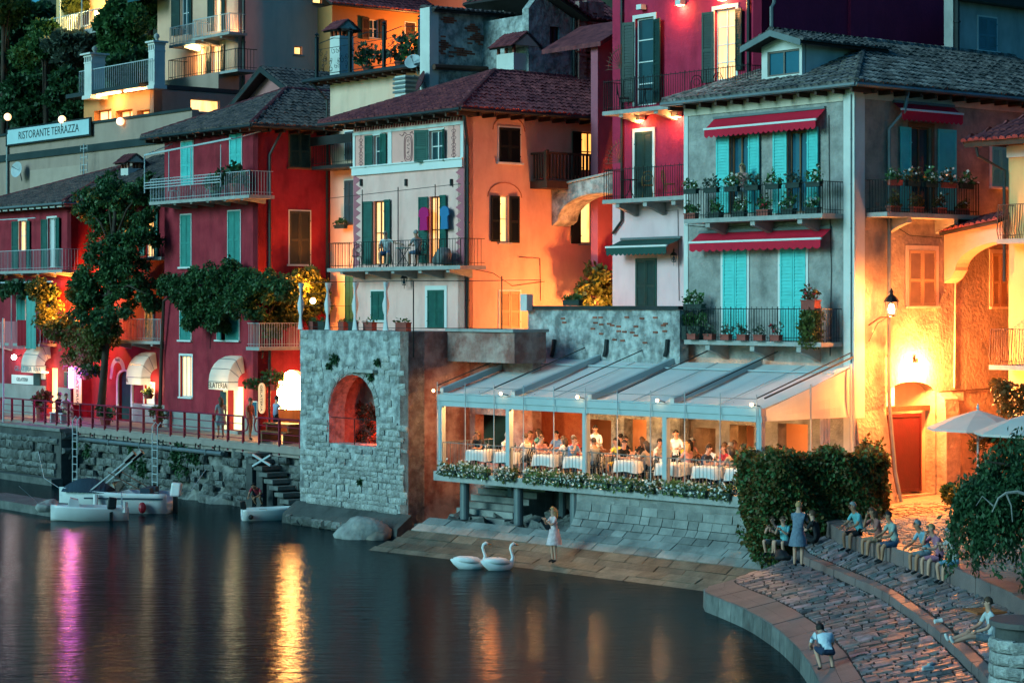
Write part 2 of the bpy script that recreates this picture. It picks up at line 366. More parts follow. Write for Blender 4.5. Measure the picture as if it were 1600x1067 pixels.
def window(F, rect, sh=(), shm=None, glassm=None, frm=None, surround=None, sill=True, depth=.16, mull=2, rows=2, curtain=None, ang=4, name='window', sw=.05, o=0):
    """rect: opening in pixels; sh: list of (px_hinge, px_free, top, bottom) open shutters"""
    a0, a1, z0, z1 = F.rect(*rect); frm = frm or trimw; glassm = glassm or pane
    F.holes.append([(a0,z0),(a1,z0),(a1,z1),(a0,z1)])
    mb = MB(); d = -depth; f = .055
    F.box(mb, a0, a0+f, d, d+.06, z0, z1); F.box(mb, a1-f, a1, d, d+.06, z0, z1)
    F.box(mb, a0+f, a1-f, d, d+.06, z1-f, z1); F.box(mb, a0+f, a1-f, d, d+.06, z0, z0+f)
    for i in range(1, mull): am = a0+(a1-a0)*i/mull; F.box(mb, am-.03, am+.03, d+.004, d+.064, z0+f, z1-f)
    for i in range(1, rows): zm = z0+(z1-z0)*i/rows; F.box(mb, a0+f, a1-f, d+.008, d+.05, zm-.02, zm+.02)
    if surround:
        sm, s_ = surround
        F.box(mb, a0-s_, a0-.002, .002, .03, z0, z1+s_); F.box(mb, a1+.002, a1+s_, .002, .03, z0, z1+s_); F.box(mb, a0-.002, a1+.002, .002, .03, z1+.002, z1+s_)
    win = mb.build(name, frm, F.root)
    for i in range(mull):
        b0 = a0+(a1-a0)*i/mull; b1 = a0+(a1-a0)*(i+1)/mull; mp = MB(); F.box(mp, b0+.03, b1-.03, d+.012, d+.02, z0+.03, z1-.03)
        mp.build('pane', glassm, win)
    if curtain:
        mc = MB(); n = 14
        for side in (0, 1):
            c0 = a0+.04 if side == 0 else a1-(a1-a0)*.32; c1 = c0+(a1-a0)*.28
            for i in range(n):
                t0, t1 = c0+(c1-c0)*i/n, c0+(c1-c0)*(i+1)/n
                q0, q1 = .03*math.sin(i*2.1), .03*math.sin((i+1)*2.1)
                mc.quad(F.P(t0,z0+.03,d-.1+q0), F.P(t1,z0+.03,d-.1+q1), F.P(t1,z1-.03,d-.1+q1), F.P(t0,z1-.03,d-.1+q0))
    if sill:
        ms = MB(); F.box(ms, a0-.1, a1+.1, -.05, .09, z0-.07, z0-.003); ms.build('sill', surround[0] if surround else slabm, win)
    for (ph, pf, t, b) in sh:
        h, fr_ = F.a(ph), F.a(pf); pm = (ph+pf)/2
        shutter(F, win, h, fr_, F.z(pm, b), F.z(pm, t), shm or teal, ang+random.uniform(-2, 5))
    return win
def closed(F, rect, shm, surround=None, sill=True, ajar=0, frm=None, name='window', o=.012):
    a0, a1, z0, z1 = F.rect(*rect); mb = MB(); s_ = surround[1] if surround else .05
    m = surround[0] if surround else (frm or trimw)
    F.box(mb, a0-s_, a0, .002, .035, z0, z1+s_); F.box(mb, a1, a1+s_, .002, .035, z0, z1+s_); F.box(mb, a0, a1, .002, .035, z1, z1+s_)
    win = mb.build(name, m, F.root)
    am = (a0+a1)/2
    shutter(F, win, a0+.005, am-.008, z0, z1-.01, shm, ajar, o); shutter(F, win, a1-.005, am+.008, z0, z1-.01, shm, ajar*.4, o)
    if sill: ms = MB(); F.box(ms, a0-.12, a1+.12, .002, .12, z0-.08, z0-.004); ms.build('sill', m, win)
    return win
def balcony(F, px0, px1, pyf, out, slab_m=None, rail_m=None, h=1.0, brk=3, brk_m=None, sp=.115, thick=.14, bow=0, z=None, r=.009, midrails=(.12,), spear=False, name='balcony', ret=True, brkh=.3):
    a0, a1 = F.a(px0, out), F.a(px1, out); z = z if z is not None else F.z((px0+px1)/2, pyf, out)
    mb = MB(); F.box(mb, a0, a1, -.05, out, z-thick, z); bal = mb.build(name, slab_m or slabm, F.root)
    rm = rail_m or iron; mr = MB(); o = out-.05; b0, b1 = a0+.04, a1-.04
    def P(a, o_, zq): return F.P(a, zq, o_)
    for zq, rr in [(h, r*2)] + [(m, r*1.3) for m in midrails]:
        mr.bar(P(b0,o,z+zq), P(b1,o,z+zq), rr)
        if ret:
            for b in (b0, b1): mr.bar(P(b,0,z+zq), P(b,o,z+zq), rr)
    n = max(2, int(abs(b1-b0)/sp))
    for i in range(n+1):
        a = b0+(b1-b0)*i/n; big = i % 9 == 0 or i == n
        rr = r*(1.9 if big else 1); top = h+(.07 if (spear and i % 2 == 0) else 0)
        if bow: mr.tube([P(a,o,z),P(a,o+bow,z+h*.25),P(a,o+bow*.5,z+h*.5),P(a,o,z+top)], rr, 4)
        else: mr.bar(P(a,o,z), P(a,o,z+top), rr)
    if ret:
        k = max(1, int(out/sp))
        for b in (b0, b1):
            for i in range(1, k): mr.bar(P(b,o*i/k,z), P(b,o*i/k,z+h), r)
    mr.build('railing', rm, bal, fix=False)
    for i in range(brk):
        a = a0+(a1-a0)*(i+.5)/brk; mk = MB()
        mk.prism([(0,-.001),(out*.92,-.001),(out*.92,-brkh*.35),(out*.55,-brkh*.55),(0,-brkh)], lambda p, q, t: F.P(t, z-thick+q, p), a-.1, a+.1)
        mk.build('bracket', brk_m or slab_m or slabm, bal)
    return bal, a0, a1, z
def awning(F, px0, px1, pytop, cloth, out=.7, drop=.35, val=.22, edge=None, name='awning', n=None, stripe=True):
    a0, a1 = F.a(px0, out*.7), F.a(px1, out*.7); zt = F.z((px0+px1)/2, pytop)
    mb = MB(); m = 14
    for i in range(m):
        t0, t1 = a0+(a1-a0)*i/m, a0+(a1-a0)*(i+1)/m; s0, s1 = .02*math.sin(math.pi*2*i/m*2), .02*math.sin(math.pi*2*(i+1)/m*2)
        mb.quad(F.P(t0,zt,.06), F.P(t1,zt,.06), F.P(t1,zt-drop*.5-.02+s1*.4,.06+out*.5), F.P(t0,zt-drop*.5-.02+s0*.4,.06+out*.5))
        mb.quad(F.P(t0,zt-drop*.5-.02+s0*.4,.06+out*.5), F.P(t1,zt-drop*.5-.02+s1*.4,.06+out*.5), F.P(t1,zt-drop,.06+out), F.P(t0,zt-drop,.06+out))
    aw = mb.build(name, cloth, F.root, fix=False)
    mv = MB(); n = n or max(6, int(abs(a1-a0)/.22)); ze = zt-drop-.03
    for i in range(n):
        t0, t1 = a0+(a1-a0)*i/n, a0+(a1-a0)*(i+1)/n
        pts = [(t0,ze),(t1,ze)] + [(t1+(t0-t1)*k/4, ze-val-.07*math.sin(math.pi*k/4)) for k in range(5)]
        mv.quad(*[F.P(a, z, .06+out+.01) for a, z in pts])
    mv.build('valance', cloth, aw, fix=False)
    me = MB(); F.box(me, a0-.03, a1+.03, .03+out, .09+out, zt-drop-.035, zt-drop+.03)
    me.build('front_bar', edge or trimw, aw)
    ma = MB(); F.box(ma, a0, a1, .0, .10, zt+.01, zt+.09)
    for t in (a0+.15, a1-.15): ma.bar(F.P(t, zt-.05, .06), F.P(t, zt-drop-.02, .05+out), .018)
    ma.build('mount', gutter, aw)
    return aw
# ------------------------------------------------------------------ tiled roofs
def barrel(w, l, h, n=4):
    mb = MB()
    for j, (y, ww, lift) in enumerate(((-l*.08, 1.0, .014), (l*1.02, .82, 0))):
        for i in range(n+1):
            t = math.pi*i/n; mb.v.append((-math.cos(t)*w*.5*ww, y, math.sin(t)*h*ww+lift))
    for i in range(n): mb.f.append((i, i+1, n+2+i, n+1+i))
    mb.f.append(tuple(range(n+1)))
    return mb
def inpoly(x, y, p):
    c = False; j = len(p)-1
    for i in range(len(p)):
        if (p[i][1] > y) != (p[j][1] > y) and x < (p[j][0]-p[i][0])*(y-p[i][1])/(p[j][1]-p[i][1])+p[i][0]: c = not c
        j = i
    return c
def roof_slope(root, pts, mat, w=.24, l=.36, h=.105, parts=0, jit=.012, part=None, under_name='roof'):
    """pts: 3-d town polygon, first edge is the eave (left to right seen from outside)"""
    P = [Vector(p) for p in pts]; o = P[0]; ex = (P[1]-P[0]).normalized()
    nrm = ex.cross(P[-1]-P[0]).normalized()
    if nrm.z < 0: nrm = -nrm
    ey = nrm.cross(ex).normalized()
    if ey.z < 0: ey = -ey
    poly = [((p-o).dot(ex), (p-o).dot(ey)) for p in P]
    mb = MB(); mb.quad(*P); mb.quad(*[p-nrm*.1 for p in P])
    for i in range(len(P)): a, b = P[i], P[(i+1) % len(P)]; mb.quad(a, b, b-nrm*.1, a-nrm*.1)
    pl = mb.build(under_name, under, root)
    proto = barrel(w*1.04, l, h); pm = proto.mesh('tile', mat, smooth=False)
    x1 = max(p[0] for p in poly); x0 = min(p[0] for p in poly); ymax = max(p[1] for p in poly)
    spots = []
    y = -.05; row = 0
    while y < ymax:
        x = x0+w*.5
        while x < x1:
            if inpoly(x, y+l*.35, poly) and inpoly(x, y+.08, poly) or (y < .1 and inpoly(x, .12, poly)): spots.append((x+random.uniform(-jit,jit), y+random.uniform(-jit,jit)*1.6, random.uniform(-.05,.05)+0))
            x += w
        y += l; row += 1
    M3 = Matrix((ex, ey, nrm)).transposed()
    camT = Vector((*U(0,0), CAMZ))
    world = [(o + ex*x + ey*y + nrm*.012, x, y, a) for x, y, a in spots]
    world.sort(key=lambda q: (q[0]-camT).length)
    eul = M3.to_euler()
    for p, x, y, a in world[:parts]:
        inst('tile', pm, pl, p, (M3 @ Matrix.Rotation(a, 3, 'Z')).to_euler(), (1, 1, 1+a*3))
    rest = world[parts:]
    if rest:
        V = np.array(proto.v); nv = len(V); Mn = np.array(M3); f = OFF.get(root, (0,0,0)); av = []; af = []
        for k, (p, x, y, a) in enumerate(rest):
            ca, sa = math.cos(a), math.sin(a); q = V.copy(); q[:,0], q[:,1] = V[:,0]*ca-V[:,1]*sa, V[:,0]*sa+V[:,1]*ca; q[:,2] *= 1+a*3
            av.append(q @ Mn.T + np.array(p) - np.array(f)); af += [tuple(i+k*nv for i in g) for g in proto.f]
        me = bpy.data.meshes.new('tile_rows'); me.from_pydata(np.concatenate(av).tolist(), [], af); me.materials.append(mat); me.update()
        t = bpy.data.objects.new('tile_rows', me); COL.objects.link(t); t.parent = pl; t['kind'] = 'stuff'
    return pl
def ridge(root, p, q, mat, r=.11, n=None):
    p, q = Vector(p), Vector(q); L_ = (q-p).length; n = n or max(2, int(L_/.34)); mb = MB()
    for i in range(n):
        a, b = p+(q-p)*(i/n), p+(q-p)*((i+1.08)/n); mb.tube([a, b], [r*1.08, r*.92], 7)
    return mb.build('ridge_tiles', mat, root)
def gutterline(root, p, q, mat, r=.07):
    mb = MB(); mb.tube([p, q], r, 7); return mb.build('gutter', mat, root)
def pipe(root, pts, mat, r=.05, name='drainpipe'):
    mb = MB(); mb.tube(pts, r, 7)
    for i in range(len(pts)-1):
        a, b = Vector(pts[i]), Vector(pts[i+1]); L_ = (b-a).length; k = int(L_/1.6)
        for j in range(1, k+1): c = a+(b-a)*(j/(k+1)); d = (b-a).normalized(); mb.tube([c-d*.03, c+d*.03], r*1.35, 7)
    return mb.build(name, mat, root)
def hip(root, x0, x1, y0, y1, ze, xr, ya, yb, zr, mat, w=.24, l=.36, parts=0, gut=None, sides='FS', ridge_m=None):
    """eave rectangle, ridge along y at xr from ya to yb"""
    e = [(x0,y0,ze),(x1,y0,ze),(x1,y1,ze),(x0,y1,ze)]; A_, B_ = (xr,ya,zr), (xr,yb,zr); rm = ridge_m or mat
    roof_slope(root, [e[0], e[1], A_], mat, w, l, parts=parts if 'F' in sides else 0)
    roof_slope(root, [e[1], e[2], B_, A_], mat, w, l, parts=parts if 'S' in sides else 0)
    mb = MB(); mb.quad(e[3], e[0], A_, B_); mb.quad(e[2], e[3], B_); mb.build('rear_roof', under, root)
    ms = MB(); ms.quad(*[(p[0], p[1], p[2]-.13) for p in e]); ms.build('soffit', woodD, root)
    up = .05
    ridge(root, (e[1][0],e[1][1],ze+up), (xr,ya,zr+up), rm); ridge(root, (e[0][0],e[0][1],ze+up), (xr,ya,zr+up), rm); ridge(root, (xr,ya,zr+up), (xr,yb,zr+up), rm)
    g = gut or gutter
    gutterline(root, (x0,y0-.06,ze-.06), (x1+.05,y0-.06,ze-.06), g); gutterline(root, (x1+.06,y0-.06,ze-.06), (x1+.06,y1,ze-.06), g)
    n = int((x1-x0)/.7); k = int((y1-y0)/.7); mr = MB()
    for i in range(n): a = x0+.3+(x1-x0-.5)*i/max(1,n-1); mr.box(a-.05, a+.05, y0+.02, y0+.9, ze-.27, ze-.14)
    for i in range(k): a = y0+.95+(y1-y0-1.2)*i/max(1,k-1); mr.box(x1-.9, x1-.02, a-.05, a+.05, ze-.27, ze-.14)
    mr.build('rafter_ends', woodD, root)
def body(root, x0, x1, y0, y1, z0, z1, mat, front=False, side=False):   # hidden sides of a house
    mb = MB(); t = .3
    mb.box(x0, x0+t, y0+.4, y1, z0, z1); mb.box(x0+t, x1-.4, y1-t, y1, z0, z1)
    mb.quad((x0+.05,y0+.05,z1-.05),(x1-.05,y0+.05,z1-.05),(x1-.05,y1-.05,z1-.05),(x0+.05,y1-.05,z1-.05))
    return mb.build('rear_wall', mat, root)
# ------------------------------------------------------------------ small things
ORD = ['first','second','third','fourth','fifth','sixth','seventh','eighth','ninth','tenth','eleventh','twelfth','thirteenth','fourteenth','fifteenth','sixteenth']
def planter(loc, w, label, potm=None, leafm=None, h=.2, d=.2, ph=.28, fl=None, nl=None, axis='F', group='flower boxes', name='flower_box', cat='flower box', hang=0, nf=30, ls=.075):
    o = thing(name, label, cat, loc, group); x, y, z = loc; hw = w/2
    def B_(mb, a0, a1, b0, b1, z0, z1): return mb.box(x+a0, x+a1, y+b0, y+b1, z+z0, z+z1) if axis == 'F' else mb.box(x+b0, x+b1, y+a0, y+a1, z+z0, z+z1)
    mb = MB(); B_(mb, -hw+.02, hw-.02, -d/2+.015, d/2-.015, 0, h-.04); B_(mb, -hw, hw, -d/2, d/2, h-.04, h)
    mb.build('box', potm or terrac, o)
    nl = nl or int(90*w/.5); pts = []
    k = max(3, int(w/.13))
    for i in range(k):
        a = -hw+w*(i+.5)/k+random.uniform(-.05,.05); hh = ph*random.uniform(.55, 1.25)
        c = (x+a, y, z+h+hh*.45) if axis == 'F' else (x, y+a, z+h+hh*.45)
        pts.append(blob(c, (.11+.05*random.random(), .12, hh*.6), nl//k, .1))
        if hang: pts.append(blob((c[0], c[1]-.1 if axis == 'F' else c[1], z+h*.4), (.1,.1,hang), nl//k//2, .1))
    pts = np.concatenate(pts); leaves('foliage', pts, ls, leafm or leafM, o)
    if fl:
        sel = pts[rng.choice(len(pts), min(nf, len(pts)), replace=False)]+rng.normal(0, .03, (min(nf, len(pts)), 3))
        sel = sel+np.array([0,-.05,.03] if axis == 'F' else [.05,0,.03]); leaves('flowers', sel, ls*1.25, fl, o, elong=1.0)['kind'] = 'stuff'
    return o
def potplant(loc, label, r=.18, h=.3, ph=.5, pr=.3, potm=None, leafm=None, fl=None, n=180, ls=.09, cat='potted plant', group=None):
    o = thing('potted_plant', label, cat, loc, group); x, y, z = loc
    MB().lathe([(.01,0),(r*.72,0),(r*.95,h*.85),(r*1.08,h*.85),(r*1.08,h),(r*.9,h),(r*.85,h*.9),(.01,h*.9)], loc, 12).build('pot', potm or terrac, o)
    pts = clumps((x,y,z+h+ph*.5), (pr,pr,ph*.5), 7, (pr*.45,)*3, n); leaves('foliage', pts, ls, leafm or leafM, o)
    ms = MB()
    for i in range(4): ms.bar((x,y,z+h*.8), (x+random.uniform(-pr,pr)*.7, y+random.uniform(-pr,pr)*.7, z+h+ph*.7), .012)
    ms.build('stems', bark, o)
    if fl: leaves('flowers', pts[::6]+rng.normal(0,.04,pts[::6].shape), ls*1.2, fl, o, elong=1.0)['kind'] = 'stuff'
    return o
# ================================================================== THE SETTING
# water: one sheet, stretched ripples
def water_mat():
    m = bpy.data.materials.new('lake_water'); m.use_nodes = True; nt = m.node_tree; N = nt.nodes; L = nt.links; b = N['Principled BSDF']
    b.inputs['Base Color'].default_value = (.001,.012,.0145,1); b.inputs['Roughness'].default_value = .11; b.inputs['IOR'].default_value = 1.2
    b.inputs['Specular IOR Level'].default_value = .4; b.inputs['Specular Tint'].default_value = (.55,.92,1,1)
    tc = N.new('ShaderNodeTexCoord'); prev = None
    for sc, st, dist, stg in (((.35,1.3,1), 1.0, .020, 1.0), ((1.6,3.2,1), 1.0, .018, 1.0), ((3.2,13,1), 1.0, .007, 1.0)):
        mp = N.new('ShaderNodeMapping'); mp.inputs['Scale'].default_value = sc; L.new(tc.outputs['Object'], mp.inputs[0])
        n = N.new('ShaderNodeTexNoise'); n.inputs['Scale'].default_value = st; n.inputs['Detail'].default_value = 3; L.new(mp.outputs[0], n.inputs['Vector'])
        bp = N.new('ShaderNodeBump'); bp.inputs['Strength'].default_value = stg; bp.inputs['Distance'].default_value = dist
        L.new(n.outputs[0], bp.inputs['Height'])
        if prev: L.new(prev.outputs[0], bp.inputs['Normal'])
        prev = bp
    b.inputs['Specular IOR Level'].default_value = 0; b.inputs['Roughness'].default_value = .6
    gl = N.new('ShaderNodeBsdfGlossy'); gl.inputs['Color'].default_value = (.92,.96,1,1); gl.inputs['Roughness'].default_value = .13; L.new(prev.outputs[0], gl.inputs['Normal'])
    fr = N.new('ShaderNodeFresnel'); fr.inputs['IOR'].default_value = 1.33; L.new(prev.outputs[0], fr.inputs['Normal'])
    mu = N.new('ShaderNodeMath'); mu.operation = 'MULTIPLY'; mu.inputs[1].default_value = .44; L.new(fr.outputs[0], mu.inputs[0])   # reflection scaled down to keep the lake dark
    ms = N.new('ShaderNodeMixShader'); L.new(mu.outputs[0], ms.inputs[0]); L.new(b.outputs[0], ms.inputs[1]); L.new(gl.outputs[0], ms.inputs[2]); L.new(ms.outputs[0], N['Material Output'].inputs[0])
    return m
mb = MB().quad((-160,-60,0),(160,-60,0),(160,130,0),(-160,130,0))
solo('lake_water', mb, water_mat(), None, None, (0,0,0), kind='structure', town=False)
mb = MB().quad((-160,-60,-3),(160,-60,-3),(160,130,-3),(-160,130,-3))
solo('lake_bed', mb, mortarD, None, None, (0,0,0), kind='structure', town=False)
# hillside behind the town
def hill_z(y): return float(np.interp(y, [1.5, 4, 9, 14, 30, 60, 140], [2.3, 2.4, 6, 9.5, 21, 44, 95]))
mb = MB(); xs = np.linspace(-170, 60, 47); ys = np.concatenate([np.linspace(1.5, 30, 14), np.linspace(36, 140, 14)])
for y in ys:
    for x in xs:
        q = 1.2*math.sin(x*.21+y*.13)+.8*math.sin(x*.5-y*.3) if y > 14 else 0
        mb.v.append((x, y, hill_z(y)+q if x < -2 else hill_z(max(1.5, y-11))-.6))
for j in range(len(ys)-1):
    for i in range(len(xs)-1): n = j*len(xs)+i; mb.f.append((n, n+1, n+len(xs)+1, n+len(xs)))
earth = M('hillside_earth', (.022,.028,.014), .95, col2=(.045,.055,.03), scale=.5, bump=1, bscale=2)
solo('hillside', mb, earth, None, None, (0,0,0), kind='structure')
# promenade in front of the red houses
PZ = 2.65; PY = -3.6
mb = MB().box(-75, -22.8, PY, .6, PZ-.45, PZ); mb.box(-75, -22.8, PY-.12, PY+.02, PZ-.30, PZ-.06)
prom = solo('promenade', mb, promm, None, None, (-48, PY, 0), kind='structure')
# street beside the grey house, and the upper garden terrace
def poly_slab(name, pts, z0, z1, mat, kind='structure', label=None, cat=None, holes=None):
    mb = MB().prism(pts, lambda a, b, t: (a, b, t), z0, z1); return solo(name, mb, mat, label, cat, (0,0,0), kind=kind, town=False)
mb = MB().box(-18.35, -7.7, -.28, 12, 6.3, 6.9); solo('garden_terrace', mb, slabm, None, None, (-13,0,6.3), kind='structure')
# ------------------------------------------------------------------ stone pieces on a wall
def stone_mesh(mat, jag=.12):
    mb = MB(); P = []
    for z in (-.5, .5):
        for a, b in ((-.5,-.5),(.5,-.5),(.5,.5),(-.5,.5)):
            P.append([a*(1+random.uniform(-jag,jag)), b, z*(1+random.uniform(-jag,jag))])
    # front face (y=-.5) gets a raised uneven centre
    n = 0; mb.v = [tuple(p) for p in P]
    for a in (-.25, .25):
        for z in (-.22, .22): mb.v.append((a+random.uniform(-.08,.08), -.85+random.uniform(-.2,.2), z+random.uniform(-.08,.08)))
    # ring front: 0,1,5,4 ; inner 8(-,-) 9(-,+) 10(+,-) 11(+,+)
    mb.f = [(0,1,10,8),(1,5,11,10),(5,4,9,11),(4,0,8,9),(8,10,11,9),(3,2,1,0),(4,5,6,7),(1,2,6,5),(2,3,7,6),(3,0,4,7)]
    return mb.mesh('stone', mat)
STONES = {}
def rubble(parent, F, a0, a1, z0, z1, mat, size=.36, hh=.2, proud=.04, skip=None, maxn=300, fill=.9, jit=.35, name='stone'):
    if mat.name not in STONES: STONES[mat.name] = [stone_mesh(mat) for _ in range(8)]
    ms = STONES[mat.name]; z = z0; n = 0
    while z < z1 and n < maxn:
        h = hh*random.uniform(1-jit, 1+jit); a = a0+random.uniform(-.2,0)*size
        while a < a1 and n < maxn:
            l = size*random.uniform(1-jit*1.2, 1+jit*1.3)
            c, zc = a+l/2, z+h/2+random.uniform(-.03,.03)
            if c-l/2 > a0-.02 and c+l/2 < a1+.05 and zc+h/2 < z1+.1 and not (skip and skip(c, zc)) and random.random() < fill:
                p = F.P(c, zc, 0); rz = 0 if F.kind == 'F' else R(90)
                inst(name, random.choice(ms), parent, p, (0, random.uniform(-.07,.07), rz+random.uniform(-.05,.05)), (l*.95, proud*2, h*.93)); n += 1
            a += l
        z += h
    return n
# quay wall under the promenade
qw = thing('quay_wall', 'rough dark stone quay wall rising from the lake under the railed promenade', 'wall', (-48, PY, 0))
F = Fac(qw, 'F', PY)
mb = MB(); nx, nz = 130, 12; xa, xb = -66, -22.8
for j in range(nz+1):
    for i in range(nx+1):
        z = -.8+(PZ-.30+.8)*j/nz; x = xa+(xb-xa)*i/nx
        bulge = .10*math.sin(x*2.3+z*4)+.08*math.sin(x*5.1-z*3)+random.uniform(-.05,.05)+(.35 if z < .35 else 0)*(.6+.4*math.sin(x*1.7))
        mb.v.append((x, PY+.12-bulge, z))
for j in range(nz):
    for i in range(nx): n = j*(nx+1)+i; mb.f.append((n, n+1, n+nx+2, n+nx+1))
qm = M('mossy_quay_masonry', (.04,.045,.042), .9, col2=(.23,.225,.205), scale=1.6, thr=(.36,.60), bump=1, bscale=5)
mb.build('masonry', qm, qw)
rubble(qw, Fac(qw, 'F', PY-.03), -50, -23, .25, PZ-.45, stoneD, .5, .3, .07, maxn=280, fill=.62)
mb = MB(); zt = PZ-.55
mb.tube([(-64,PY-.22,zt),(-31,PY-.22,zt)], .09, 8)
for i in range(12): x = -63+i*2.8; mb.box(x-.04, x+.04, PY-.32, PY, zt-.12, zt+.12)
mb.build('pipe', gutter, qw)
pts = np.concatenate([blob((random.uniform(-50,-30), PY-.12, random.uniform(1.0,2.2)), (.5,.12,.45), 90, .1) for _ in range(16)])
leaves('moss_and_weeds', pts, .11, leafD, qw, droop=.6)
# loose iron mooring hoops hanging under the promenade edge are parts of the wall
for i in range(11):
    x = -47+i*1.55; mb = MB(); mb.tube([(x-.18,PY-.16,zt+.32),(x-.2,PY-.16,zt+.12),(x,PY-.16,zt),(x+.2,PY-.16,zt+.12),(x+.18,PY-.16,zt+.32)], .025, 5); mb.build('mooring_hoop', iron, qw)
# promenade railing
rl = thing('promenade_railing', 'wine red metal railing with three rails along the promenade edge', 'railing', (-45, PY, PZ))
def rail_run(xa, xb, n):
    for i in range(n+1):
        x = xa+(xb-xa)*i/n; MB().box(x-.03, x+.03, PY-.05, PY+.05, PZ-.4, PZ+1.02).build('post', redrail, rl)
    for zq, r in ((1.02,.035),(.72,.018),(.42,.018),(.14,.018)):
        MB().tube([(xa,PY-.01,PZ+zq),(xb,PY-.01,PZ+zq)], r, 6).build('rail', redrail, rl)
x1 = fx(380, PY); rail_run(fx(2,PY), x1, 19); x2, x3 = fx(405, PY), fx(469.5, PY); rail_run(x2, x3, 2)
for xx, s in ((x1, 1), (x2, -1)):
    MB().tube([(xx,PY,PZ+1.02),(xx+s*.28,PY,PZ+.95),(xx+s*.38,PY,PZ+.72),(xx+s*.28,PY,PZ+.48),(xx,PY,PZ+.42)], .03, 6).build('end_loop', redrail, rl)
# ladders on the quay wall
for (px, zt_, side) in ((117, 2.5, 'near the moored boats, closer to the pier'), (242, 2.55, 'in the middle of the quay wall')):
    x = fx(px, PY-.5); o = thing('quay_ladder', 'pale metal ladder with curved top '+side, 'ladder', (x, PY-.5, 0), 'ladders down the quay wall')
    for s in (-.22, .22):
        MB().tube([(x+s,PY-.2,zt_+.45),(x+s,PY-.35,zt_+.62),(x+s,PY-.5,zt_+.45),(x+s,PY-.5,.1)], .025, 6).build('stile', railw, o)
    for i in range(7): MB().bar((x-.22,PY-.5,.3+i*.34), (x+.22,PY-.5,.3+i*.34), .02).build('rung', railw, o)
# stair from the promenade down to the water
st = thing('water_stair', 'short stone stair descending from the promenade gap to the lake', 'stair', (-28, PY-.6, 0))
xs0, xs1 = fx(392, PY-.6), fx(466, PY-.6)
for i in range(9):
    x = xs0+(xs1-xs0)*i/9; z = PZ-.32-i*.235
    MB().box(x, x+.62, PY-.95, PY-.05, z-.16 if i else z-.1, z).build('step', stoneD, st)
    if i % 2 == 0: MB().box(x+.05, x+.5, PY-.85, PY-.05, -.5, z-.17).build('support', mortarD, st)
MB().bar((xs0+.8,PY-1.0,PZ-.35), (xs0+2.1,PY-1.0,PZ-1.0+.3), .05).bar((xs0+.8,PY-1.0,PZ-.8), (xs0+2.1,PY-1.0,PZ-.3), .05).build('cross_brace', railw, st)
# pier at the far left
pr = thing('stone_pier', 'block-built stone pier with a low ledge beside the moored boats', 'pier', (fx(40,-7), -7, 0))
yp = PY-.9; xl, xr_ = fx(-30, yp), fx(93, yp); zt_ = 2.42
MB().box(xl, xr_, yp+.08, PY-.02, -.8, zt_).build('core', mortarD, pr)
F = Fac(pr, 'F', yp+.06); rubble(pr, F, xl, xr_, .35, zt_, stoneD, .62, .36, .09, maxn=150, fill=.97)
F2 = Fac(pr, 'S', xr_-.01); rubble(pr, F2, yp+.1, PY, .35, zt_, stoneD, .5, .34, .08, maxn=20, fill=.97)
MB().box(xl, xr_+.06, yp-.02, PY-.02, zt_+.002, zt_+.14).build('cap', quaym, pr)
MB().box(xl, xr_+.2, yp-.5, yp+.07, -.8, .30).build('ledge', stoneD, pr)
X, Y = gnd(112, 812, .0); jx, jy = U(X, Y)
solo('low_jetty', MB().box(jx-9, jx, jy-.1, jy+1.6, -.9, .33), stoneD, 'low dark stone jetty in front of the moored workboat at the left', 'jetty', (jx-4, jy, 0))
X, Y = gnd(75, 797, .35); JR = (X, Y)
# flag pole rising at the very left
mb = MB().tube([(fx(5,PY-.5), PY-.5, 2.5), (fx(5,PY-.5), PY-.5, zz(497, dep(fx(5,PY-.5),PY-.5)))], .05, 8)
solo('thin_pole', mb, railw, 'thin pale pole standing on the stone pier at the left edge', 'pole', (fx(5,PY-.5),PY-.5,2.6))
# ================================================================== HOUSES
def zband(F, px, py): return F.z(px, py)
# ------------------------------------------------------------------ grey house at the square
GX0 = fx(1070, 0)
g = thing('grey_house', 'grey roughcast house with turquoise shutters, red awnings and a mossy tile roof', 'house', (0, 0, 2))
F = Fac(g, 'F', 0); Sd = Fac(g, 'S', 0)
ZE = F.z(1330, 133)
window(F, (1142,212,1170,334), [(1141,1122,211,333),(1171,1189.5,207,332)], teal, paneB, woodM, (trimw,.14), sill=False, rows=1)
window(F, (1232,205,1262,333), [(1231,1211,205,333),(1263,1282,199,331)], teal, paneB, woodM, (trimw,.14), sill=False, rows=1)
closed(F, (1130.5,390,1168,529), teal, (trimw,.1), sill=False); closed(F, (1220,388,1260,532), teal, (trimw,.1), sill=False)
# restaurant openings behind the pergola
for (p0, p1, top, mt) in ((1083,1118,668,warmo),(1140,1178,664,warm),(1215,1262,662,warmo)):
    a0, a1, z0, z1 = F.rect(p0, top, p1, 750); z0 = 2.52; F.holes.append([(a0,z0),(a1,z0),(a1,z1),(a0,z1)])
F.wall('front_wall', GX0, 0, 2, ZE-.02, greyp, .4)
mb = MB(); mb.box(GX0+.1, -2.7, 2.6, 2.7, 2, 6.5); mb.box(-2.7, -.45, .9, .98, 2, 6.5); mb.build('restaurant_wall', orangep, g)
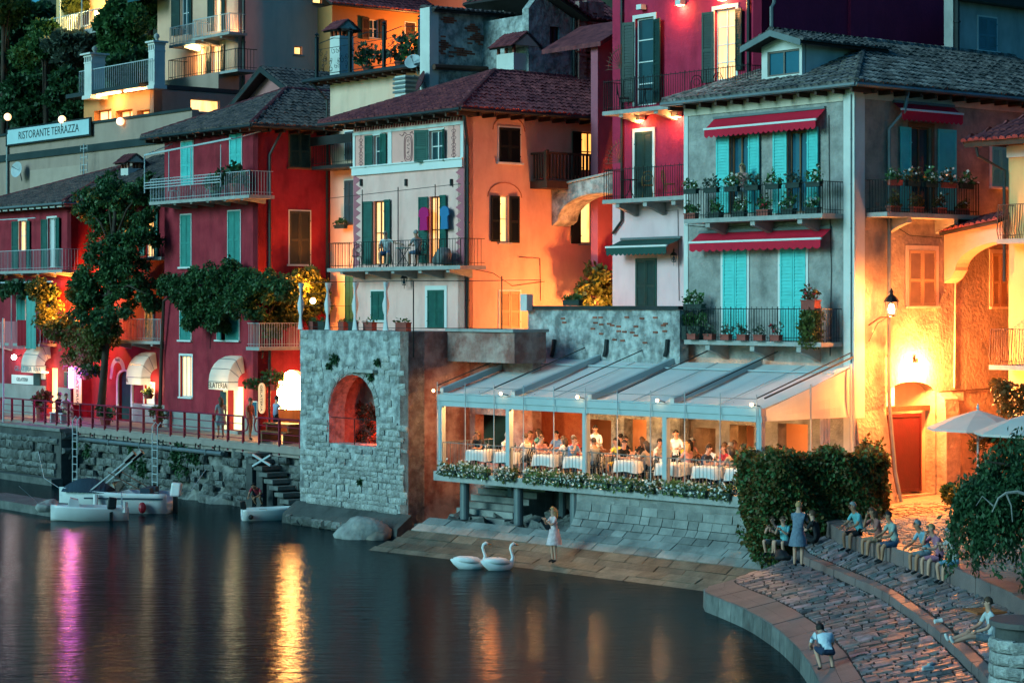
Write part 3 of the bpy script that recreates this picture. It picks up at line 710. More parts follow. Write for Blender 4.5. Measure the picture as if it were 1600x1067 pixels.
# side wall: battered foot, arched passage, windows
window(Sd, (1423,199,1455,331), [(1421.5,1404,199,330),(1464,1489,203,330)], teal, pane, woodM, (trimw,.13), sill=False, rows=1)
closed(Sd, (1419,391,1461,478), tanS, (bandp,.14)); closed(Sd, (1549,230,1577,292), teal, (trimw,.1)); closed(Sd, (1549,396,1574,479), tanS, (bandp,.12))
a0, a1 = Sd.a(1385), Sd.a(1461); zb = 2.2; Sd.holes.append(arch_poly(a0, a1, zb, Sd.z(1423,617), Sd.z(1423,596), 12))
window(Sd, (1553,596,1568,630), glassm=warmy, frm=iron, mull=2, rows=4)
Sd.wall('side_wall', 0, 13, 2, ZE-.03, greys, .4)
body(g, GX0, 0, 0, 13, 2, ZE-.1, greyp)
for (a, b, h) in ((.02, a0-.05, 2.1),):
    MB().prism([(0,2),(.55,2),(.30,3.0),(.12,4.4),(.005,4.9)], lambda p, q, t: (p, t, q), a, b).build('battered_base', greys, g)
MB().prism([(0,2),(.40,2),(.40,4.3),(.33,5.2),(.05,5.4),(.005,5.4)], lambda p, q, t: (p, t, q), a1+.08, a1+.75).build('buttress', greys, g)
# passage: reveal, timber lintel, red door, lit room beyond
mb = MB(); mb.quad((-2.6,a0-.5,2.2),(-2.6,a1+.5,2.2),(-2.6,a1+.5,6),(-2.6,a0-.5,6)); mb.quad((-2.6,a1+.02,2.2),(-.38,a1+.02,2.2),(-.38,a1+.02,6),(-2.6,a1+.02,6)); mb.quad((-2.6,a0-.02,2.2),(-.38,a0-.02,2.2),(-.38,a0-.02,6),(-2.6,a0-.02,6)); mb.build('passage_lining', orangep, g, fix=False)
zl = Sd.z(1423,640); MB().box(-.40,-.18,a0+.02,a1-.02,zl-.05,zl+.1).build('lintel', woodD, g)
reddoor = M('dark_red_door_paint', (.05,.002,.005), .5, var=.2, scale=2, bump=.15, spec=.4)
d0, d1, dz0, dz1 = Sd.rect(1394,647,1449,757); mb = MB(); mb.box(-.30,-.23,d0,d1,2.28,dz1); 
for q in (d0+.04, d1-.1): mb.box(-.228,-.205,q,q+.07,2.3,dz1-.02)
for q in (2.3, dz1-.1): mb.box(-.226,-.21,d0+.12,d1-.11,q,q+.08)
dr = mb.build('door', reddoor, g); MB().bar((-.2,d0+.16,3.5),(-.2,d0+.16,3.7),.02).build('handle', iron, dr)
mb = MB(); mb.box(-.34,-.30,a0+.03,d0-.04,2.6,dz1); mb.build('side_light', warmy, g)
mb = MB(); mb.box(-.36,-.33,a0+.1,a0+.75,zl+.12,zl+.95); mb.build('fan_light', warmy, g)
lamp('passage_light', g, (-1.4,(a0+a1)/2,5.0), 25, (1,.42,.12), .15)
# trim
mb = MB(); F.box(mb, GX0+.01, -.42, .002, .04, F.z(1320,158), ZE-.14); mb.build('front_band', bandp, g)
mb = MB(); Sd.box(mb, .44, 13, .002, .04, Sd.z(1420,161), ZE-.14); mb.build('side_band', bandp, g)
mb = MB(); F.box(mb, -.40, .05, .003, .05, 2, ZE-.14); Sd.box(mb, -.04, .42, .003, .05, 2, ZE-.14); mb.build('corner_strip', whitep, g)
mb = MB(); F.box(mb, GX0-.02, GX0+.18, .003, .03, 2.4, ZE-.14); mb.build('end_strip', whitep, g)
awning(F, 1107, 1281, 180, redcl, .42, .34, .20); awning(F, 1084, 1289, 362, redcl, .45, .30, .22, n=18)
awning(Sd, 1403, 1498, 166, redcl, .35, .22, .26)
balcony(F, 1069, 1285, 338, .95, rail_m=iron, h=.98, brk=3, spear=True, brkh=.42); balcony(F, 1069, 1283, 533, .95, rail_m=iron, h=1.02, brk=3, spear=True, brkh=.5)
balcony(Sd, 1386, 1532, 334, .85, rail_m=iron, h=1.0, brk=2, spear=True, brkh=.45)
pipe(g, [(.45,Sd.a(1402),ZE-.1),(.4,Sd.a(1398),ZE-.75),(.09,Sd.a(1386),ZE-1.3),(.09,Sd.a(1386),5.2),(.20,Sd.a(1386),4.2),(.36,Sd.a(1386)-.02,3.0),(.60,Sd.a(1386)-.03,2.1)], gutter, .06)
pipe(g, [(-.06,-.08,ZE-.3),(-.06,-.08,6.4)], gutter, .02, 'cable')
ov = .55; xr = GX0/2-.1; zr = zz(66, dep(xr, sy(1352, xr)))
hip(g, GX0-.5, ov, -ov, 13.2, ZE, xr, sy(1352, xr), 12.6, zr, tile_grey, w=.30, l=.40, parts=150)
MB().box(.0,.035,Sd.a(1481),Sd.a(1504),Sd.z(1492,626),Sd.z(1492,610)).build('meter_box', bandp, g)
pipe(g, [(.05,Sd.a(1491),Sd.z(1491,430)),(.05,Sd.a(1489),Sd.z(1489,606))], bandp, .03, 'cable_duct')
pipe(g, [(.05,Sd.a(1466),Sd.z(1466,612)),(.05,Sd.a(1548),Sd.z(1548,607))], ironrust, .02, 'wall_cable')
# dormer
dm = thing('roof_dormer', 'white dormer with a blue window and small gable roof on the mossy roof', 'dormer', (fx(1228,.6), .6, ZE))
Fd = Fac(dm, 'F', .75); da0, da1 = Fd.a(1190), Fd.a(1253); dzb, dzt = Fd.z(1220,126), Fd.z(1220,66)
window(Fd, (1199,79,1249,118), glassm=paneB, frm=M('grey_timber_frame', (.16,.13,.11), .7), sill=False, mull=2, rows=1, depth=.1)
am = (da0+da1)/2; zap = Fd.z(1218,58)
Fd.wall('gable_wall', da0, da1, dzb, dzt, whitep, .15, outline=[(da0,dzb),(da1,dzb),(da1,dzt-.05),(am,zap),(da0,dzt-.05)])
MB().box(da1-.1, da1, .95, 4.2, dzb-.2, dzt-.1).box(da0, da0+.1, .95, 4.2, dzb-.2, dzt-.1).build('cheek', whitep, dm)
for s, e0 in ((-1, da0-.45), (1, da1+.45)):
    ze_ = dzt-.12; pA = (e0, .25, ze_); pB = (e0, 4.4, ze_); rA = (am, .25, zap+.13); rB = (am, 4.4, zap+.13)
    roof_slope(dm, [pA, pB, rB, rA] if s > 0 else [pB, pA, rA, rB], tile_grey, .22, .32)
    MB().hexa([(e0,.2,ze_-.16),(am,.2,zap-.03),(am,.24,zap-.03),(e0,.24,ze_-.16),(e0,.2,ze_+.04),(am,.2,zap+.17),(am,.24,zap+.17),(e0,.24,ze_+.04)]).build('bargeboard', gutter, dm)
ridge(dm, (am,.22,zap+.17), (am,4.3,zap+.17), tile_grey)
# ------------------------------------------------------------------ raspberry tower house
TY = 2.0; TX0, TX1 = fx(957, TY), fx(1190, TY); 
t = thing('raspberry_house', 'tall raspberry red house with iron balconies and small glowing wall lamps', 'house', (TX1, TY, 6.9))
F = Fac(t, 'F', TY); zt_ = 26
window(F, (993,28,1022,165), [(992,978,36,160),(1023,1038,30,160)], darkS, pane, trimw, (trimw,.13), sill=False, mull=1, rows=4, ang=12)
window(F, (1117,14,1150,125), [(1116,1101,20,130),(1151,1164,14,110)], darkS, warm, trimw, (trimw,.13), sill=False, mull=2, rows=4, ang=10)
closed(F, (993,206,1020,309), darkS, (trimw,.13), sill=False)
zs_ = F.z(1010,312); F.wall('front_wall', TX0, TX1, zs_, zt_, towerm, .4); F.holes = []
closed(F, (995,406,1025,481), darkS, sill=False, frm=greenS); F.wall('lower_wall', TX0, TX1, 6.6, zs_-.003, palepink, .4)
St = Fac(t, 'S', TX1); St.wall('side_wall', TY, 16, 6.6, zt_, M('plum_plaster', (.27,.010,.050), .85, col2=(.36,.016,.066), scale=.7, bump=.25, bscale=10, streak=.15), .4)
body(t, TX0, TX1, TY, 16, 6.6, zt_, towerm)
mb = MB(); St.box(mb, sy(1325,TX1), sy(1352,TX1), .002, .12, 8, zt_); mb.build('pilaster', MATS['plum_plaster'], t)
MB().box(TX1-.02,TX1+.35,sy(1455,TX1),sy(1471,TX1),zz(2,83),zz(-12,83)).build('vent_box', whitep, t)
balcony(F, 941, 1168, 163, 1.0, rail_m=iron, h=1.05, brk=4, spear=True); balcony(F, 941, 1072, 309, 1.0, rail_m=iron, h=1.05, brk=3, spear=True, brkh=.45)
for pyb, pxb in ((110,941),(256,941)):      # fan shaped iron guards at the balcony ends
    a = F.a(pxb,1.0)+.06; z = F.z(pxb,pyb,1.0); mb = MB()
    for i in range(9): tt = R(90+90*i/8); mb.bar(F.P(a+.85,z,.9), F.P(a+.85+.85*math.cos(tt), z+.85*math.sin(tt), .9), .012)
    mb.tube([F.P(a+.85+.7*math.cos(R(90+11.25*i)), z+.7*math.sin(R(90+11.25*i)), .9) for i in range(9)], .014, 4); mb.build('fan_guard', ironrust, t, fix=False)
awning(F, 956, 1050, 375, greencl, .7, .25, .22)
pipe(t, [F.P(F.a(974),zt_,.08), F.P(F.a(974),F.z(974,345),.08), F.P(F.a(960),F.z(960,365),.08)], gutterD, .05)
pipe(t, [F.P(F.a(1172),zt_,.08), F.P(F.a(1172),F.z(1172,150),.08)], gutterD, .06)
pipe(t, [(TX1+.1,sy(1202,TX1),zz(60,dep(TX1,3))),(TX1+.1,sy(1202,TX1),zz(15,dep(TX1,3))),(TX1+.1,sy(1206,TX1),zz(8,dep(TX1,3))),(TX1+.1,sy(1206,TX1),26)], gutter, .07)
def wall_lamp(F, px, py, nm, on=True, w=26, col=(1,.36,.10)):
    a, z = F.a(px), F.z(px, py); p = F.P(a, z, .16); o = thing('wall_lamp', nm, 'lamp', p, 'cube wall lamps on the raspberry house')
    mb = MB(); F.box(mb, a-.13, a+.13, .03, .28, z-.07, z+.1); mb.build('housing', trimw, o)
    mb = MB(); F.box(mb, a-.1, a+.1, .06, .25, z-.085, z-.072); mb.build('diffuser', bulb if on else pane, o)
    if on: lamp('glow', o, F.P(a, z-.16, .22), w, col, .06)
wall_lamp(F, 1005, 186, 'lit cube wall lamp above the lower green door of the raspberry house'); wall_lamp(F, 1063, 180, 'lit cube wall lamp beside the grey house corner')
wall_lamp(F, 1068, 6, 'lit cube wall lamp between the two upper balcony doors'); wall_lamp(F, 1007, 13, 'unlit white cube lamp above the upper balcony door', False)
wall_lamp(F, 1134, -2, 'lit cube wall lamp over the glowing upper balcony door', True, 20)
# ------------------------------------------------------------------ pink house with the apricot side wall
PX1 = -18.4; PX0 = fx(552, -1)
p = thing('pink_house', 'rose and cream painted house with zigzag corners, apricot side and red tile roof', 'house', (PX1, -1, 6.9))
F = Fac(p, 'F', -1); Sd = Fac(p, 'S', PX1); PE = F.z(723, 172); zb = 6.9
window(F, (584,212,595,261), [(583.5,573,212,262),(595.5,605.5,209,260)], greenS, pane, trimw, (trimw,.08), mull=1)
window(F, (671,204,693,253), [(670,656,204,254),(693.5,699,202,252)], greenS, pane, trimw, (trimw,.08), mull=2, ang=30)
window(F, (583.5,314,601,414), [(583,570,315,413),(602,612,312,412)], greenS, warm, woodM, sill=False, mull=2)
window(F, (671,307,688,411), [(670,657,308,411),(689,700,305,411)], greenS, warm, woodM, sill=False, mull=2)
closed(F, (581,455,601,500), greenS); closed(F, (669,453,695,512), greenS, (trimw,.16), sill=False)
F.wall('front_wall', PX0, PX1, zb, PE, pinkp, .4)
window(Sd, (781,306,795,379), [(780,766,306,378),(795.5,809.5,307,380)], blackS, warmy, trimw, sill=True, mull=1, ang=3)
window(Sd, (907,309,943,381), [(906,890,312,381),(944,960,308,380)], blackS, warmy, bandp, sill=True, mull=2, rows=1, ang=3)
window(Sd, (908,207,934,268), [(907,892,206,275),(941,956,200,290)], blackS, warm, woodM, sill=False, mull=2, rows=2, ang=3)
closed(Sd, (779,200,812,254), blackS); closed(Sd, (780,455,812,513), tanS)
Sd.wall('side_wall', -1, 9, zb, PE, orangep, .4)
body(p, PX0, PX1, -1, 9, zb, PE-.1, pinkp)
# painted frame bands and panels
mb = MB(); z0, z1 = F.z(640,268), F.z(640,256); F.box(mb, PX0+.01, PX1-.02, .003, .10, z0, z1); F.box(mb, PX0-.02, PX1+.03, .003, .15, z1+.003, z1+.06); mb.build('string_course', trimw, p)
mb = MB(); zt2 = PE-.42
for a, b in ((PX0+.02,PX0+.16),(PX1-.2,PX1-.02),(F.a(607),F.a(613)),): F.box(mb, a, b, .003, .04, z1+.07, zt2-.12)
F.box(mb, PX0+.02, PX1-.02, .003, .045, zt2-.11, zt2); mb.build('panel_frame', trimw, p)
mb = MB()
for i in range(40): a = PX0+.1+i*(PX1-PX0-.2)/40; mb.quad(F.P(a,zt2+.05,.012), F.P(a+.11,zt2+.05,.012), F.P(a+.15,zt2+.26,.012), F.P(a+.04,zt2+.26,.012))
F.box(mb, PX0+.01, PX1-.01, .003, .03, zt2+.27, zt2+.33); mb.build('frieze', crim, p)
for (q0, q1) in ((557,572),(613,655),(700,719)): mb = MB(); F.box(mb, F.a(q0), F.a(q1), .003, .012, z1+.12, zt2-.14); mb.build('painted_panel', pinkpanel, p)
zig = M('rose_zigzag_paint', (.46,.13,.16), .85, var=.1, bump=.1)
mb = MB(); n = 11; zlo, zhi = F.z(640,415), z0-.02
for (base, sgn) in ((PX0+.02, 1), (PX1-.02, -1)):
    for i in range(n):
        a, b = zlo+(zhi-zlo)*i/n, zlo+(zhi-zlo)*(i+1)/n
        mb.quad(F.P(base,a,.008), F.P(base+sgn*.16,a,.008), F.P(base+sgn*.52,(a+b)/2,.008), F.P(base+sgn*.16,b,.008), F.P(base,b,.008))
mb.build('zigzag_quoin', zig, p, fix=False)
orn = M('painted_ornament', (.30,.12,.12), .9, .1, bump=0)
mb = MB(); cx, cz = F.a(638.5), F.z(638.5,232); 
for k in range(2):
    mb.tube([F.P(cx+(.27-.07*k)*math.copysign(abs(math.cos(tt))**.6, math.cos(tt)), cz+(.52-.09*k)*math.copysign(abs(math.sin(tt))**.6, math.sin(tt)), .018) for tt in [2*math.pi*i/24 for i in range(25)]], .018, 4)
for sx_ in (-1, 1):
    for sz in (-1, 1): mb.tube([F.P(cx+sx_*(.12+.1*i+.05*math.sin(i*2)), cz+sz*(.56+.07*math.sin(i*1.6)), .018) for i in range(5)], .02, 4)
for i in range(5): mb.tube([F.P(cx+.08*math.sin(i*2.2+tt), cz-.3+.15*i+.05*math.cos(tt), .018) for tt in (0,1.2,2.4,3.6,4.8)], .012, 4)
for cxx in (F.a(564.5), F.a(709.5)):
    for i in range(9): zq = cz-.55+.13*i; mb.tube([F.P(cxx+(.05+.1*abs(math.sin(i*1.3)))*math.cos(tt), zq+.06*math.sin(tt), .018) for tt in (0,1,2,3,4,5,6)], .012, 4)
    mb.bar(F.P(cxx,cz-.6,.018), F.P(cxx,cz+.7,.018), .012)
mb.build('painted_ornament', orn, p, fix=False)
for q in (566, 636, 707): mb = MB(); F.box(mb, F.a(q)-.04, F.a(q)+.04, .003, .1, F.z(q,291), F.z(q,280)); mb.build('vent', gutterD, p)
bal, b0, b1, bz = balcony(F, 511, 719, 417, 1.15, rail_m=iron, h=.98, brk=5, sp=.16, midrails=(.1,))
mb = MB()
for q in (566, 622, 680): a = F.a(q, 1.1); mb.bar((a,-2.1,bz), (a,-2.1,bz+3.0), .018)
mb.tube([(b0+.1,-2.1,bz+2.75),((b0+b1)/2,-2.1,bz+2.85),(b1-.05,-2.1,bz+2.95)], .014, 4); mb.build('awning_frame', iron, bal)
pipe(p, [(PX1+.42,-1.35,PE-.12),(PX1+.42,-1.3,PE-.4),(PX1+.07,-.9,PE-1.3),(PX1+.07,-.9,zb)], gutterD, .06)
# painted window heads on the apricot side
for (x0, x1, yt) in ((770,820,192),(762,815,296)):
    mb = MB(); a0, a1 = Sd.a(x0), Sd.a(x1); zq = Sd.z((x0+x1)/2, yt)
    mb.tube([Sd.P((a0+a1)/2+(a1-a0)/2*math.cos(tt), zq-.3+.55*max(0,math.sin(tt)), .006) for tt in [math.pi*i/10 for i in range(11)]], .02, 4)
    mb.build('painted_window_head', M('dull_orange_paint', (.42,.13,.05), .9, .1, bump=0), p)
hip(p, PX0-1.3, PX1+.75, -1.75, 9.6, PE, (PX0+PX1)/2+.6, sy(772,(PX0+PX1)/2+.6), 9.0, zz(114,dep((PX0+PX1)/2+.6,3)), tile_red, w=.25, l=.36, gut=gutterD)
# timber balcony on the apricot side
a0, a1 = Sd.a(852,.9), Sd.a(938,.9); z = Sd.z(895,284,.9); mb = MB(); Sd.box(mb, a0, a1, -.02, 1.0, z-.28, z); tb = mb.build('timber_balcony', woodD, p)
mb = MB(); n = 16
for i in range(n+1): a = a0+.05+(a1-a0-.1)*i/n; Sd.box(mb, a-.035, a+.035, .9, .95, z+.08, z+1.0)
for i in range(1, 6): Sd.box(mb, a0+.03, a0+.07, i*.15, i*.15+.07, z+.08, z+1.0)
Sd.box(mb, a0, a1, .88, .98, z+1.0, z+1.08); Sd.box(mb, a0, a0+.1, .02, .88, z+1.0, z+1.08); Sd.box(mb, a0-.02, a0+.11, .87, .99, z, z+1.15); mb.build('balustrade', woodD, tb)
# arch spanning the alley from the apricot wall to the tower
ar = thing('alley_arch', 'weathered stone arch spanning the alley beside the apricot wall', 'arch', (-16, 4, 10))
ya = sy(862, PX1+.02); Fa = Fac(ar, 'F', ya); xa, xb = PX1+.02, TX0+.3
zsp = zz(337, dep(xa,ya)); zti = zz(302, dep(-16,ya)); zto = zz(290, dep(-16.5,ya))
n = 14; m_, r_ = (xa+xb)/2+.1, (xb-xa)/2-.25
inner = [(m_-r_*math.cos(math.pi*i/n), zsp-.2+(zti-zsp+.2)*math.sin(math.pi*i/n)) for i in range(n+1)]
poly = [(xa,zsp-.4)] + inner + [(xb,zsp-.4),(xb,zto+.55),((xa+xb)/2,zto+.25),(xa,zto)]
MB().prism(poly, lambda a, b, tt: (a, tt, b), ya, ya+1.0).build('arch_wall', oldplaster, ar)
MB().hexa([(xa,ya-.08,zto+.005),(xb,ya-.08,zto+.555),(xb,ya+1.1,zto+.555),(xa,ya+1.1,zto+.005),(xa,ya-.08,zto+.08),(xb,ya-.08,zto+.63),(xb,ya+1.1,zto+.63),(xa,ya+1.1,zto+.08)]).build('coping', slabm, ar)
# ------------------------------------------------------------------ garden wall above the restaurant
gw = thing('garden_wall', 'patched grey garden wall with dark coping above the restaurant awning', 'wall', (-10.5, -.7, 2))
F = Fac(gw, 'F', -.7); gx0, gx1 = fx(825,-.7), fx(1062,-.7); gzt = F.z(950,484)
for (p0, p1, top, flat) in ((845,868,655,1),(905,955,655,0),(975,1010,655,0)):
    a0, a1, z0, z1 = F.rect(p0, top, p1, 750); F.holes.append([(a0,2.52),(a1,2.52),(a1,z1),(a0,z1)])
F.wall('masonry', gx0, gx1, 2, gzt, oldplaster, .4)
MB().box(gx0, gx1, 1.6, 1.75, 2, 6.4).build('inner_wall', orangep, gw)
mb = MB(); F.box(mb, gx0-.1, gx1+.02, -.45, .08, gzt+.003, gzt+.13); mb.build('coping', gutterD, gw)
for q in (866, 948, 1043): mb = MB(); mb.tube([F.P(F.a(q)+.06,F.z(q,530),.06), F.P(F.a(q)+.03,F.z(q,548),.08), F.P(F.a(q)-.05,F.z(q,557),.08)], .07, 7); mb.build('drain_spout', gutterD, gw)
k = 0
for i in range(26):
    a = random.uniform(gx0+1.5, gx1-.3); z = gzt-.25-abs(random.gauss(0,.35)); mb = MB(); F.box(mb, a, a+.22, .0, .025, z, z+.06); mb.build('brick', brickm, gw)
mb = MB(); F.box(mb, gx0-.02, gx0+.35, .06, .34, gzt-.05, gzt+.55); solo('white_post', mb, whitep, 'short white cylinder-like post at the end of the garden wall', 'post', (gx0,-.7,gzt))
# ------------------------------------------------------------------ stone bastion under the pink house terrace
BX0, BX1, BY = fx(469, -5), fx(638, -5), -5.0
b = thing('stone_bastion', 'old stone bastion with an arched niche rising from the lake below the pink house', 'wall', (BX1, BY, 0))
F = Fac(b, 'F', BY); BZ = F.z(560, 517)
na0, na1, nz0, nz1 = F.rect(514, 585, 588, 695); F.holes.append(arch_poly(na0, na1, nz0, nz1-(na1-na0)*.48, nz1, 14))
nz, nx = 0, 0
F.wall('front_face', BX0, BX1, -1, BZ, oldplaster, .7)
mb = MB(); mb.quad((na0-.1,BY+1.6,nz0-.02),(na1+.1,BY+1.6,nz0-.02),(na1+.1,BY+1.6,nz1+.2),(na0-.1,BY+1.6,nz1+.2)); mb.quad((na0-.02,BY+.69,nz0-.02),(na1+.02,BY+.69,nz0-.02),(na1+.02,BY+1.6,nz0-.02),(na0-.02,BY+1.6,nz0-.02))
for xq in (na0-.02, na1+.02): mb.quad((xq,BY+.69,nz0-.02),(xq,BY+1.6,nz0-.02),(xq,BY+1.6,nz1+.1),(xq,BY+.69,nz1+.1))
mb.quad((na0-.02,BY+.69,nz1+.1),(na1+.02,BY+.69,nz1+.1),(na1+.02,BY+1.6,nz1+.1),(na0-.02,BY+1.6,nz1+.1)); mb.build('niche_lining', oldplaster2, b, fix=False)
lamp('niche_glow', b, ((na0+na1)/2+.3, BY+.95, nz0+.16), 34, (1,.10,.018), .12)
Sb = Fac(b, 'S', BX1); Sb.wall('side_face', BY, -2.2, -1, BZ, oldplaster2, .5)
MB().box(BX0, BX0+.3, BY+.7, -1, -1, BZ-.02).box(BX0+.3, BX1-.5, BY+.7, -1.02, BZ-.3, BZ-.03).build('terrace_deck', slabm, b)
rubble(b, F, BX0+.05, BX1-.05, .75, F.z(560,655), stone, .34, .2, .045, skip=lambda a, z: na0-.15 < a < na1+.15 and z > nz0-.1, maxn=290, fill=.86)
for i_ in range(15):
    t_ = math.pi*(i_+.5)/15; rr_ = (na1-na0)/2+.13; inst('voussoir', random.choice(STONES[stone.name]), b, F.P((na0+na1)/2+rr_*math.cos(t_), nz1-(na1-na0)*.48+rr_*.98*math.sin(t_), 0), (0,-t_+R(90)+random.uniform(-.1,.1),0), (.30,.07,.24))
rubble(b, F, BX0+.05, BX1-.05, F.z(560,655), BZ-.2, stone, .38, .22, .03, skip=lambda a, z: na0-.35 < a < na1+.35 and z > nz0-.1, maxn=110, fill=.30)
# battered foot, darker stones near the water
MB().prism([(0,-1),(.75,-1),(.62,.35),(.25,.62),(0,.8)], lambda p_, q, tt: (tt, BY-p_, q), BX0-.25, BX1+.2).build('footing', mortarD, b)
rubble(b, Fac(b,'F',BY-.6), BX0-.2, BX1+.15, .0, .42, stoneD, .5, .26, .12, maxn=40, fill=.95)
MB().bar(F.P(na0+.02,nz0+.95,-.1), F.P(na1-.02,nz0+.95,-.1), .02).bar(F.P((na0+na1)/2,nz0,-.1), F.P((na0+na1)/2,nz0+.95,-.1), .02).build('niche_rail', iron, b)
mb = MB(); F.box(mb, F.a(552), F.a(590), .0, .22, F.z(570,582), F.z(570,577)); mb.build('stone_shelf', stone, b)
for q, r_, s_ in ((525,560,1),(517,572,.5),(592,566,.6),(582,588,.6),(565,752,.6)): leaves('weed_tuft', blob(F.P(F.a(q), F.z(q,r_), .06), (.26*s_,.10,.22*s_), int(150*s_), .1), .07, leafD, b, droop=.5)
pts = np.concatenate([blob((na0+.15+(na1-na0-.3)*(i_ % 6)/5, BY+1.35, nz0+random.uniform(.05,1.25)), (.3,.15,.28), 260, .1) for i_ in range(20)])
leaves('niche_plants', pts, .075, foliage_mat('rust_red_leaf', (.12,.025,.012), (.24,.06,.03)), b)
# recessed wall between the bastion and the restaurant, with a lintel band above
rw = thing('recess_wall', 'reddish stained wall set back under the terrace beside the restaurant', 'wall', (-15, -2.3, 0))
F2 = Fac(rw, 'F', -2.3); rx1 = fx(832, -2.3)
z_l = F2.z(720,563); a0, a1, z0, z1 = F2.rect(742, 648, 790, 745)
F2.holes.append([(a0,2.52),(a1,2.52),(a1,z1),(a0,z1)])
F2.wall('recessed_face', BX1+.02, rx1, -1, z_l, oldplaster2, .4); MB().box(BX1+.5, rx1+1, -.9, -.8, 1.5, z_l).build('inner_wall', M('red_brick_inner', (.30,.07,.035), .9, col2=(.42,.13,.06), scale=6, bump=.6), rw)
MB().box(BX1+.02, rx1+.25, -3.3, -1.9, z_l, BZ).build('parapet_band', oldplaster2, rw)
MB().box(BX1+.02, rx1+.3, -3.4, -1.8, BZ+.002, BZ+.1).build('coping', slabm, rw)
rubble(rw, F2, BX1+.3, rx1-.2, .4, 2.6, stoneD, .5, .28, .05, maxn=60, fill=.7)
pipe(rw, [(fx(724,-2.4),-2.4,z_l),(fx(724,-2.4),-2.4,1.2)], iron, .05)
# terrace railing, posts and knotted curtains on the bastion
tr = thing('terrace_railing', 'thin dark pipe railing with tall posts around the pink house terrace', 'railing', (BX1, BY+.1, BZ))
yq = BY+.12; top = F.z(560,440)
pq = [fx(q, yq) for q in (470, 512, 556, 604, 646)]
mb = MB()
for x in pq: mb.bar((x,yq,BZ-.9 if x != pq[0] else BZ), (x,yq,top), .022)
mb.bar((pq[0],yq,top), (pq[-1],yq,top), .018); mb.bar((pq[0],yq,BZ+.12), (pq[-1],yq,BZ+.12), .014); mb.bar((pq[0],yq,BZ+.9), (pq[2],yq,BZ+.9), .012); mb.bar((pq[0],yq,BZ+1.35), (pq[1],yq,BZ+1.35), .012)
xe = fx(730,-3.2); xf = fx(784,-3.2); xg = fx(845,-3.0)
mb.bar((pq[-1],yq,top), (xe,-3.2,top), .018); mb.bar((xe,-3.2,top), (xf,-3.2,top), .018); mb.bar((xf,-3.2,top), (xg,-3.0,top), .016)
for x in (xe, xf): mb.bar((x,-3.2,BZ-.4), (x,-3.2,top+.15), .022)
mb.bar((pq[-1],yq,BZ+.12), (xe,-3.2,BZ+.12), .014); mb.bar((xe,-3.2,BZ+.12), (xf,-3.2,BZ+.12), .014)
mb.build('pipes', iron, tr)
for i, q in enumerate((471, 513, 556, 604)):
    x = fx(q, yq); h_ = top-BZ; n = 12; prof = [(.13,0),(.09,.12),(.05,.3),(.11,.42),(.13,.55),(.08,.7),(.05,.82),(.12,.93),(.13,1)]
    mb = MB(); base = 0; m_ = 10
    for r_, tt in prof:
        for k in range(m_): an = 2*math.pi*k/m_; rr = r_*(1+.35*math.cos(3*an+tt*4)); mb.v.append((x+rr*math.cos(an), yq-.03+rr*math.sin(an)*.7, top-.03-h_*(1-tt)*.97))
    for j in range(len(prof)-1):
        for k in range(m_): mb.f.append((j*m_+k, j*m_+(k+1) % m_, (j+1)*m_+(k+1) % m_, (j+1)*m_+k))
    solo('knotted_curtain', mb, clothw, ORD[i]+' knotted white curtain from the red house on the terrace railing', 'curtain', (x,yq,BZ), 'knotted white curtains on the terrace posts', smooth=True)
for i, (q, w_, pm) in enumerate(((489,.35,'p'),(505,.45,'d'),(536,.4,'p'),(552,.4,'d'),(578,.6,'p'),(630,.7,'p'))):
    x = fx(q, BY+.5); planter((x, BY+.5, BZ), w_, ORD[i]+' window box in the row on the bastion parapet', terrac if pm == 'p' else darkpot, leafM, h=.32, d=.25, ph=.12, nl=30, group='window boxes on the bastion terrace')
# ------------------------------------------------------------------ cream house behind
CYP = 2.8; c = thing('cream_house', 'cream house with a roof terrace of ornate ironwork behind the pink roof', 'house', (-26, CYP, 3))
F = Fac(c, 'F', CYP); cx0, cx1 = fx(516, CYP), fx(690, CYP); ce = F.z(590, 117)
window(F, (600,166,620,190), glassm=pane, frm=gutterD); 
closed(F, (539,282,553,352), M('grey_blue_shutter', (.06,.075,.085), .6), sill=False); closed(F, (540,430,553,514), greenS, sill=False); closed(F, (540,206,553,250), MATS['grey_blue_shutter'], sill=False)
F.wall('front_wall', cx0, cx1, 3, ce, creamp, .4); body(c, cx0, cx1, CYP, 14, 3, ce, creamp)
Sc = Fac(c, 'S', cx1); Sc.wall('side_wall', CYP, 14, 9, ce, creamp)
MB().box(cx0-.9, cx1+.35, CYP-.7, 14, ce, ce+.14).build('roof_slab', gutterD, c); gutterline(c, (cx0-1.0,CYP-.75,ce+.02), (cx1+.4,CYP-.75,ce+.02), gutterD, .09)
mb = MB()
for i in range(14): x = cx0-.6+i*(cx1-cx0+.8)/13; mb.box(x-.06, x+.06, CYP-.65, CYP, ce-.16, ce-.004)
mb.build('rafter_ends', woodD, c)
pipe(c, [(cx0-.5,CYP-.7,ce),(cx0-.1,CYP-.1,ce-.8),(cx0-.1,CYP-.1,4)], gutterD, .06)
balcony(F, 487, 549, 258, 1.1, rail_m=iron, h=1.0, brk=0, slab_m=gutterD, sp=.14); a0 = F.a(487,1.1); mb = MB(); F.box(mb, a0-.1, F.a(549,1.1), 1.06, 1.12, F.z(515,226,1.1), F.z(515,212,1.1)); mb.build('balcony_screen', gutterD, c)
